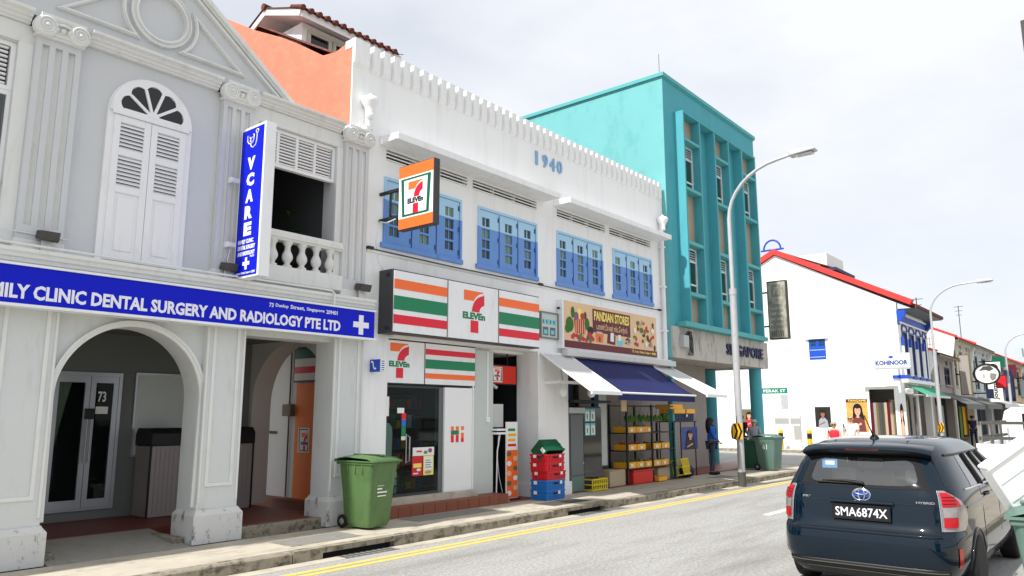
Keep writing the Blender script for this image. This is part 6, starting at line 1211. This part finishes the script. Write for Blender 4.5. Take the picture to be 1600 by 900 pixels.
# shut lines
def seam(path, r=.0035): part('shut_line', MB().tube(path, r, 5), 'dark_gap', CAR, local=True)
for side in (-1, 1):
    seam([sf(side*(.772+.0*z), z, .0) for z in (.665, .70, .8, .9, 1.0, 1.06)]); seam([sf(side*.51, z, .0) for z in (.95, 1.0, 1.065)] if False else [sf(side*.60, 1.066, 0), sf(side*.585, .98, 0), sf(side*.60, .93, 0)])
seam([sf(t, .672, .0) for t in [-.772+.0772*k for k in range(21)]], .006); seam([sf(t, 1.068, .0) for t in [-.77+.077*k for k in range(21)]])
seam([sf(t, .935-.012*abs(t), -.001) for t in [-.6+.06*k for k in range(21)]], .005)
for side in (-1, 1):
    seam([xs_(1.32, z, side) for z in (.42, .6, .8, 1.0, 1.05)]); seam([xs_(2.42, z, side) for z in (.3, .5, .8, 1.0, 1.06)]); seam([xs_(1.32+.1*k, .35, side) for k in range(22)])
    for x in (1.5, 2.55): part('door_handle', MB().tube([xs_(x, .955, side, .005), xs_(x+.04, .96, side, .032), xs_(x+.17, .965, side, .032), xs_(x+.2, .965, side, .005)], .013, 6), 'car_paint', CAR, local=True)
    part('crease', MB().tube([xs_(.55+.1*k, .90+.012*k*.3, side, -.004) for k in range(30)], .012, 6), 'car_paint', CAR, local=True)
    part('mirror', MB().lathe([(.001, -.1), (.06, -.08), (.085, 0), (.06, .08), (.001, .1)], (3.0, side*.98, 1.08), 12, 'y'), 'car_paint', CAR, local=True)
# number plate, emblem, badges
pl_ = part('number_plate', MB().box(.062, .088, -.27, .27, .762, .898), 'black_print', CAR, .004, True)
part('plate_frame', MB().frame(rect(-.275, .757, .55, .146), rect(-.262, .77, .524, .12), 'x', .057, .0619), 'car_black', CAR, 0, True)
text('SMA6874X', 'letter_white', CAR, (.0615, .245, .787), .49, .088, LEFT, .0, .003, .008, 'plate_lettering', True)
part('plate_lamp_bar', MB().tube([sf(t, .925, .018) for t in [-.34+.068*k for k in range(11)]], .022, 8), 'car_paint', CAR, local=True)
for ry, rz_, cz in ((.085, .060, 0), (.030, .057, 0), (.062, .024, .024)): part('emblem', MB().tube([Vector((sf(0, 1.005, .012).x, ry*math.cos(2*PI*k/24), 1.0+cz+rz_*math.sin(2*PI*k/24))) for k in range(25)], .0085, 6, False), 'chrome', CAR, local=True)
part('emblem_field', MB().prism(ell(0, 1.0, .08, .055, 20), 'x', sf(0, 1.0).x-.006, sf(0, 1.0).x), 'koh_blue', CAR, local=True)
bl_ = sf(.66, .955, .006); text('PRIUS+', 'chrome', CAR, (bl_.x-.004, .665*.878, .945), .16, .022, (Vector((.12, -.99, 0)).normalized()*1.0, Vector((0, 0, 1)), Vector((-.99, -.12, 0))), .0, .003, .02, 'badge', True)
br_ = sf(-.66, .955, .006); text('HYBRID', 'chrome', CAR, (sf(-.60, .955, .006).x-.004, -.50, .945), .16, .022, (Vector((.12, -.99, 0)).normalized(), Vector((0, 0, 1)), Vector((-.99, -.12, 0))), .006, .003, .02, 'badge', True)
# bumper trim
rows = [[sf(-.86+.086*k, z, o_) for k in range(21)] for z, o_ in ((.205, .0), (.23, .012), (.30, .016), (.345, .012), (.352, .0))]; part('bumper_skirt', MB().grid(rows), 'car_black', CAR, local=True)
for z in (.27, .32): part('skirt_line', MB().tube([sf(-.84+.084*k, z, .018) for k in range(21)], .006, 5), 'iron', CAR, local=True)
part('bumper_ledge', MB().tube([sf(-.80+.08*k, .648, .0) for k in range(21)], .018, 8), 'car_paint', CAR, local=True)
# sticker on the window
flat('sticker', [(0, 0), (.15, .0), (.14, .11), (-.01, .11)], 'crate_blue', CAR, (sf(.52, 1.30, .008).x+.005, .52*.76+.02, 1.24), (Vector((.08, -1, 0)).normalized(), Vector((.5, 0, .86)), Vector((-.86, 0, .5))), .004, .002, True); flat('sticker_print', [(.03, .035), (.12, .035), (.115, .08), (.025, .08)], 'paper', CAR, (sf(.52, 1.30, .008).x+.005, .52*.76+.02, 1.24), (Vector((.08, -1, 0)).normalized(), Vector((.5, 0, .86)), Vector((-.86, 0, .5))), .007, .002, True)
# wheels with dark arches
for x in (.86, 3.62):
    for side in (-1, 1):
        arcp = [(x+.365*math.cos(PI*k/20), .31+.365*math.sin(PI*k/20)) for k in range(21)]
        mb = MB(); rows = [[xs_(px_, max(.2, pz_), side, .002) for px_, pz_ in ([(x+(p[0]-x)*f, .31+(p[1]-.31)*f) for p in arcp])] for f in (1, .75, .5, .25, .01)]; mb.grid(rows)
        mb.add([xs_(x-.365, .31, side, .002), xs_(x+.365, .31, side, .002), xs_(x+.33, .2, side, .002), xs_(x-.33, .2, side, .002)], [(0, 1, 2, 3)]); part('wheel_arch', mb, 'car_black', CAR, local=True)
        part('arch_lip', MB().tube([xs_(p[0], p[1], side, .003) for p in arcp], .012, 6), 'car_paint', CAR, local=True)
        w = part('wheel', MB().lathe([(.20, -.10), (.28, -.10), (.305, -.085), (.31, -.05), (.31, .05), (.305, .085), (.28, .10), (.20, .10)], (x, side*.80, .31), 32, 'y'), 'rubber', CAR, local=True)
        part('rim', MB().lathe([(.21, side*.095), (.195, side*.07), (.06, side*.06), (.05, side*.085), (.001, side*.09)], (0, 0, 0), 28, 'y'), 'rim', w, local=True)
        for k in range(10): a = 2*PI*k/10; part('spoke_gap', MB().add([Vector((r*math.cos(a+d), side*.079, r*math.sin(a+d))) for r, d in ((.085, -.10), (.085, .10), (.185, .12), (.185, -.12))], [(0, 1, 2, 3)]), 'car_black', w, local=True)
part('underbody', MB().box(.3, 4.3, -.7, .7, .16, .24), 'car_black', CAR, local=True)
# interior
part('cabin_floor', MB().box(.3, 3.5, -.74, .74, .60, .66), 'car_interior', CAR, local=True)
for y in (-.36, .36):
    st_ = part('front_seat', MB().prism([(2.05, .66), (2.55, .66), (2.55, .80), (2.15, .82), (1.98, 1.12), (1.88, 1.12), (1.95, .75)], 'y', y-.25, y+.25), 'car_interior', CAR, .03, True); part('headrest', MB().box(1.85, 1.95, y-.14, y+.14, 1.15, 1.33), 'car_interior', CAR, .04, True)
mat('parcel_cover', (196, 200, 184), .8, .05)
part('parcel_shelf', MB().prism([(-.60, .24), (.60, .24), (.66, .86), (-.66, .86)], 'z', 1.05, 1.062) if False else MB().add([(.25, -.6, 1.075), (.25, .6, 1.075), (.86, .66, 1.045), (.86, -.66, 1.045)], [(0, 1, 2, 3)]), 'parcel_cover', CAR, local=True)  # pale shelf added to brighten the rear window
part('rear_seat', MB().prism([(1.0, .66), (1.5, .66), (1.5, .80), (1.15, .82), (.98, 1.04), (.88, 1.04), (.95, .75)], 'y', -.62, .62), 'car_interior', CAR, .03, True)
for y in (-.38, .38): part('headrest', MB().box(.86, .95, y-.13, y+.13, 1.06, 1.22), 'car_interior', CAR, .04, True)
part('dashboard', MB().box(3.0, 3.5, -.68, .68, .75, .96), 'car_black', CAR, .03, True); part('steering_wheel', MB().tube([(2.8+.06*math.sin(2*PI*k/16), -.36+.18*math.cos(2*PI*k/16), 1.0+.17*math.sin(2*PI*k/16)) for k in range(17)], .015, 6, False), 'car_black', CAR, local=True)
# ================================================================== white lorry ahead
LR = thing('lorry', 'white flatbed lorry with steel rails parked ahead of the car', 'lorry', (20.5, 1.75, 0))
part('bed', MB().box(17.9, 21.8, .95, 2.62, .80, .95), 'galv', LR); part('side_board', MB().box(17.9, 21.8, 2.60, 2.66, .95, 1.22), 'white_gloss', LR); part('tail_board', MB().box(17.86, 17.90, .95, 2.64, .95, 1.22), 'white_gloss', LR)
for x, y in ((17.95, 2.58), (19.4, 2.58), (20.8, 2.58), (17.95, 1.78), (17.95, 1.0)): part('post', MB().box(x-.035, x+.035, y-.035, y+.035, .95, 1.66), 'cover_grey', LR)
for z in (1.30, 1.60): part('rail', MB().box(17.93, 17.97, .95, 2.62, z, z+.06), 'iron', LR); part('rail', MB().box(17.9, 21.8, 2.56, 2.60, z, z+.06), 'iron', LR)
cb_ = MB(); ring2 = lambda x, i: [(x, 1.0+i, .75), (x, .95+i, 1.5), (x, 1.05+i, 1.88), (x, 1.2+i, 1.97), (x, 2.45-i, 1.97), (x, 2.6-i, 1.88), (x, 2.7-i, 1.5), (x, 2.65-i, .75)]
cb_.grid([ring2(21.95, 0), ring2(23.0, 0), ring2(23.6, .05)], False); cb_.add(ring2(21.95, 0), [tuple(range(8))]); cb_.add(ring2(23.6, .05), [tuple(range(8))]); part('cab', cb_, 'white_gloss', LR, .03)
part('cab_window', MB().box(21.93, 21.949, 1.15, 2.25, 1.42, 1.82), 'black_glass', LR); part('chassis', MB().box(17.9, 23.4, 1.4, 2.2, .45, .8), 'black_metal', LR)
for k in range(4): part('headboard_bar', MB().box(21.85, 21.90, 1.15+.32*k, 1.22+.32*k, .96, 1.75), 'black_metal', LR)
for x in (18.8, 22.7):
    for y in (1.05, 2.45): w = part('wheel', MB().lathe([(.2, -.1), (.36, -.1), (.38, -.06), (.38, .06), (.36, .1), (.2, .1)], (x, y, .38), 24, 'y'), 'rubber', LR); part('hub', MB().lathe([(.2, .05), (.1, .08), (.001, .09)], (x, y, .38), 16, 'y'), 'galv', w)
for y in (1.15, 2.45): part('tail_lamp', MB().box(17.84, 17.86, y-.1, y+.1, .68, .78), 'lamp_red', LR)
# ================================================================== people
def skin_mesh(verts, edges, radii, sub=1):
    me = bpy.data.meshes.new('s'); me.from_pydata(verts, edges, []); ob = bpy.data.objects.new('s', me); COL.objects.link(ob)
    ob.modifiers.new('skin', 'SKIN'); sd_ = me.skin_vertices[0].data
    for i, r in enumerate(radii): sd_[i].radius = (r, r) if not isinstance(r, tuple) else r; sd_[i].use_root = (i == 0)
    ob.modifiers.new('sub', 'SUBSURF').levels = sub
    bpy.context.view_layer.update(); res = bpy.data.meshes.new_from_object(ob.evaluated_get(bpy.context.evaluated_depsgraph_get()))
    bpy.data.objects.remove(ob); bpy.data.meshes.remove(me); return res
def person(label, loc, rz, H, skin, top, bottom, hair, hairstyle='short', sleeves='short', stride=.0, bend=0, legs='long', arm_f=(.05, .1), glasses=False, shoes='cloth_black', bag=None, hat=None):
    t = thing('person', label, 'person', loc, rz); k = H/1.70
    J = {}
    def j(n_, x, y, z): J[n_] = (x*k, y*k, z*k)
    lean = bend
    j('pel', 0, 0, .95); j('sp', .02*lean, 0, 1.12); j('ch', .10*lean, 0, 1.33); j('nk', .15*lean, 0, 1.46); j('hb', .17*lean+.01, 0, 1.52); j('hd', .19*lean+.015, 0, 1.60); j('ht', .20*lean+.01, 0, 1.665)
    for s, nm in ((1, 'L'), (-1, 'R')):
        st = stride*s; ax, az = arm_f
        j('sh'+nm, .09*lean, .165*s, 1.40); j('el'+nm, .09*lean-.02+ax*.3, .215*s, 1.14); j('wr'+nm, .05+ax, .20*s, .93+az); j('ha'+nm, .08+ax*1.2, .19*s, .86+az*1.15)
        j('hp'+nm, 0, .09*s, .90); j('kn'+nm, .03+st*.6, .095*s, .50); j('an'+nm, -.02+st, .095*s, .085); j('to'+nm, .14+st, .11*s, .04)
    R = dict(pel=.125, sp=.115, ch=.135, nk=.05, hb=.062, hd=.092, ht=.065, sh=.062, el=.042, wr=.028, ha=.034, hp=.085, kn=.055, an=.037, to=.036)
    names = list(J); E_ = [('pel', 'sp'), ('sp', 'ch'), ('ch', 'nk'), ('nk', 'hb'), ('hb', 'hd'), ('hd', 'ht')]
    for nm in 'LR': E_ += [('ch', 'sh'+nm), ('sh'+nm, 'el'+nm), ('el'+nm, 'wr'+nm), ('wr'+nm, 'ha'+nm), ('pel', 'hp'+nm), ('hp'+nm, 'kn'+nm), ('kn'+nm, 'an'+nm), ('an'+nm, 'to'+nm)]
    rad = lambda n_: R[n_[:2] if n_[:2] in R else n_]*k
    me = skin_mesh([J[n_] for n_ in names], [(names.index(a), names.index(b)) for a, b in E_], [rad(n_) for n_ in names])
    # fingers, nose and ears joined into the same body mesh
    ex = MB()
    for s, nm in ((1, 'L'), (-1, 'R')):
        h = Vector(J['ha'+nm]); d = (h-Vector(J['wr'+nm])).normalized()
        for q in range(4): o = h+d*.02*k+Vector((.022-.015*q, 0, 0))*k; ex.tube([o, o+d*(.045-.004*abs(q-1.3))*k, o+d*.07*k+Vector((.012, -.012*s, 0))*k], [.010*k, .009*k, .007*k], 5)
        o = h+Vector((.028, -.005*s, .015))*k; ex.tube([o, o+(d*.03+Vector((.03, 0, 0)))*k, o+(d*.06+Vector((.032, 0, 0)))*k], [.011*k, .010*k, .008*k], 5)
        hd = Vector(J['hd']); ex.lathe([(.001, -.012*k), (.022*k, 0), (.001, .012*k)], tuple(hd+Vector((-.005, .088*s, -.01))*k), 8, 'y')
    hd = Vector(J['hd']); ex.tube([hd+Vector((.080, 0, .02))*k, hd+Vector((.105, 0, -.015))*k, hd+Vector((.085, 0, -.028))*k], [.008*k, .014*k, .008*k], 6)
    bm = bmesh.new(); bm.from_mesh(me); m2 = make_mesh('x', ex); bm.from_mesh(m2); bm.to_mesh(me); bm.free(); bpy.data.meshes.remove(m2)
    me.materials.clear(); me.materials.append(MATS[skin]); me.name = 'body'
    for p in me.polygons: p.use_smooth = True
    link_mesh('body', me, t)
    def cloth(nm, ns, es, m, f=1.12, add=.012):
        c = skin_mesh([J[n_] for n_ in ns], [(ns.index(a), ns.index(b)) for a, b in es], [rad(n_)*f+add*k for n_ in ns]); c.materials.clear(); c.materials.append(MATS[m]); c.name = nm
        for p in c.polygons: p.use_smooth = True
        return link_mesh(nm, c, t)
    ns = ['pel', 'sp', 'ch']+[a+b for b in 'LR' for a in (['sh', 'el'] if sleeves != 'none' else ['sh'])]; es = [('pel', 'sp'), ('sp', 'ch')]+[('ch', 'sh'+b) for b in 'LR']+([('sh'+b, 'el'+b) for b in 'LR'] if sleeves != 'none' else [])
    if sleeves == 'short':
        for b in 'LR': J['se'+b] = tuple(Vector(J['sh'+b]).lerp(Vector(J['el'+b]), .7)); R['se'] = .055
        sw = lambda q: 'se'+q[2:] if q[:2] == 'el' else q; ns = [sw(x) for x in ns]; es = [(sw(a), sw(b)) for a, b in es]
    if sleeves == 'long': ns += ['wrL', 'wrR']; es += [('elL', 'wrL'), ('elR', 'wrR')]
    if sleeves == 'none': ns = ['pel', 'sp', 'ch', 'shL', 'shR']; es = [('pel', 'sp'), ('sp', 'ch'), ('ch', 'shL'), ('ch', 'shR')]
    cloth('shirt', ns, es, top)
    ns = ['pel', 'hpL', 'knL', 'hpR', 'knR']; es = [('pel', 'hpL'), ('hpL', 'knL'), ('pel', 'hpR'), ('hpR', 'knR')]
    if legs == 'long': ns += ['anL', 'anR']; es += [('knL', 'anL'), ('knR', 'anR')]
    cloth('trousers', ns, es, bottom, 1.1, .008)
    for b in 'LR':
        a, o = Vector(J['an'+b]), Vector(J['to'+b]); part('shoe', MB().tube([(a.x-.05*k, a.y, .045*k), (a.x+.03*k, a.y, .05*k), (o.x, o.y, .04*k), (o.x+.05*k, o.y, .035*k)], [.04*k, .05*k, .048*k, .03*k], 8), shoes, t, local=True)
    hm = MB(); c = hd+Vector((-.012, 0, .02))*k
    hm.lathe([(.106*k, -.03*k), (.110*k, .02*k), (.098*k, .06*k), (.06*k, .092*k), (.001, .10*k)], tuple(c+Vector((-.012, 0, 0))*k), 16)
    if hairstyle == 'long': hm.tube([c+Vector((-.03, 0, .05))*k, c+Vector((-.05, 0, -.06))*k, c+Vector((-.06, 0, -.2))*k, c+Vector((-.03, 0, -.34))*k, c+Vector((.02, 0, -.42))*k], [.10*k, .115*k, .115*k, .11*k, .05*k], 12); hm.tube([c+Vector((.02, 0, -.14))*k, c+Vector((.05, 0, -.28))*k, c+Vector((.06, 0, -.40))*k], [.08*k, .12*k, .06*k], 12)
    if hairstyle == 'bob': hm.tube([c+Vector((-.03, 0, .05))*k, c+Vector((-.045, 0, -.04))*k, c+Vector((-.04, 0, -.10))*k], [.10*k, .108*k, .07*k], 12)
    if hairstyle != 'bald': part('hair', hm, hair, t, local=True)
    for s in (1, -1):
        if glasses: part('sunglass_lens', MB().box((hd.x+.088*k), hd.x+.094*k, hd.y+s*.037*k-.03*k, hd.y+s*.037*k+.03*k, hd.z-.002*k, hd.z+.032*k), 'black_print', t, local=True)
        else: part('eye', MB().lathe([(.001, -.006*k), (.010*k, 0), (.001, .006*k)], (hd.x+.085*k, hd.y+s*.034*k, hd.z+.015*k), 8, 'x'), 'hair_black', t, local=True)
    part('mouth', MB().tube([(hd.x+.08*k, -.022*k, hd.z-.048*k), (hd.x+.088*k, 0, hd.z-.05*k), (hd.x+.08*k, .022*k, hd.z-.048*k)], .005*k, 5), 'produce', t, local=True)
    if hat: part('hat', MB().lathe([(.16*k, .035*k), (.165*k, .045*k), (.105*k, .055*k), (.10*k, .11*k), (.05*k, .125*k), (.001, .125*k)], tuple(hd), 18), hat, t, local=True)
    return t, J, k
person('woman with long black hair, blue sleeves and dark jeans facing the road', (20.25, 9.46, .146), math.radians(-50), 1.56, 'skin_brown', 'cloth_blue', 'denim', 'hair_black', 'long', 'long', .06, arm_f=(.10, .10))
tb_, J_, k_ = person('person with a black backpack mostly hidden behind the lamp post', (24.3, 10.28, .166), math.radians(-20), 1.62, 'skin_brown', 'cloth_black', 'cloth_black', 'hair_black', 'short', 'short', .05, legs='short')
bp_ = thing('backpack', 'black backpack worn by the person behind the lamp post', 'backpack', (24.1, 10.36, 1.0)); part('bag', MB().lathe([(.10, -.24), (.17, -.2), (.18, 0), (.16, .2), (.08, .26)], (24.10, 10.36, 1.24), 12), 'cloth_black', bp_); part('strap', MB().tube([(24.1, 10.3, 1.48), (24.3, 10.2, 1.5), (24.4, 10.2, 1.3)], .02, 6), 'cloth_black', bp_)
person('man in a pale hat and grey shirt standing behind the bins', (24.0, 9.72, .166), math.radians(-165), 1.46, 'skin_light', 'cloth_grey', 'cloth_navy', 'hair_grey', 'short', 'long', .05, bend=.2, hat='hat_beige')
person('woman with blond hair, sunglasses and a red top crossing behind the car', (26.6, 8.03, 0), math.radians(-165), 1.55, 'skin_light', 'cloth_red', 'denim', 'hair_grey', 'bob', 'none', .08, glasses=True)
person('man in a white shirt and sunglasses crossing before the yellow poster', (26.9, 7.57, 0), math.radians(-170), 1.76, 'skin_light', 'cloth_white', 'denim', 'skin_light', 'bald', 'short', .08, glasses=True)
person('person in a dark navy shirt walking below the grey awning', (49.0, 7.35, .0), math.radians(20), 1.72, 'skin_brown', 'cloth_navy', 'cloth_navy', 'hair_black', 'short', 'short', .1)
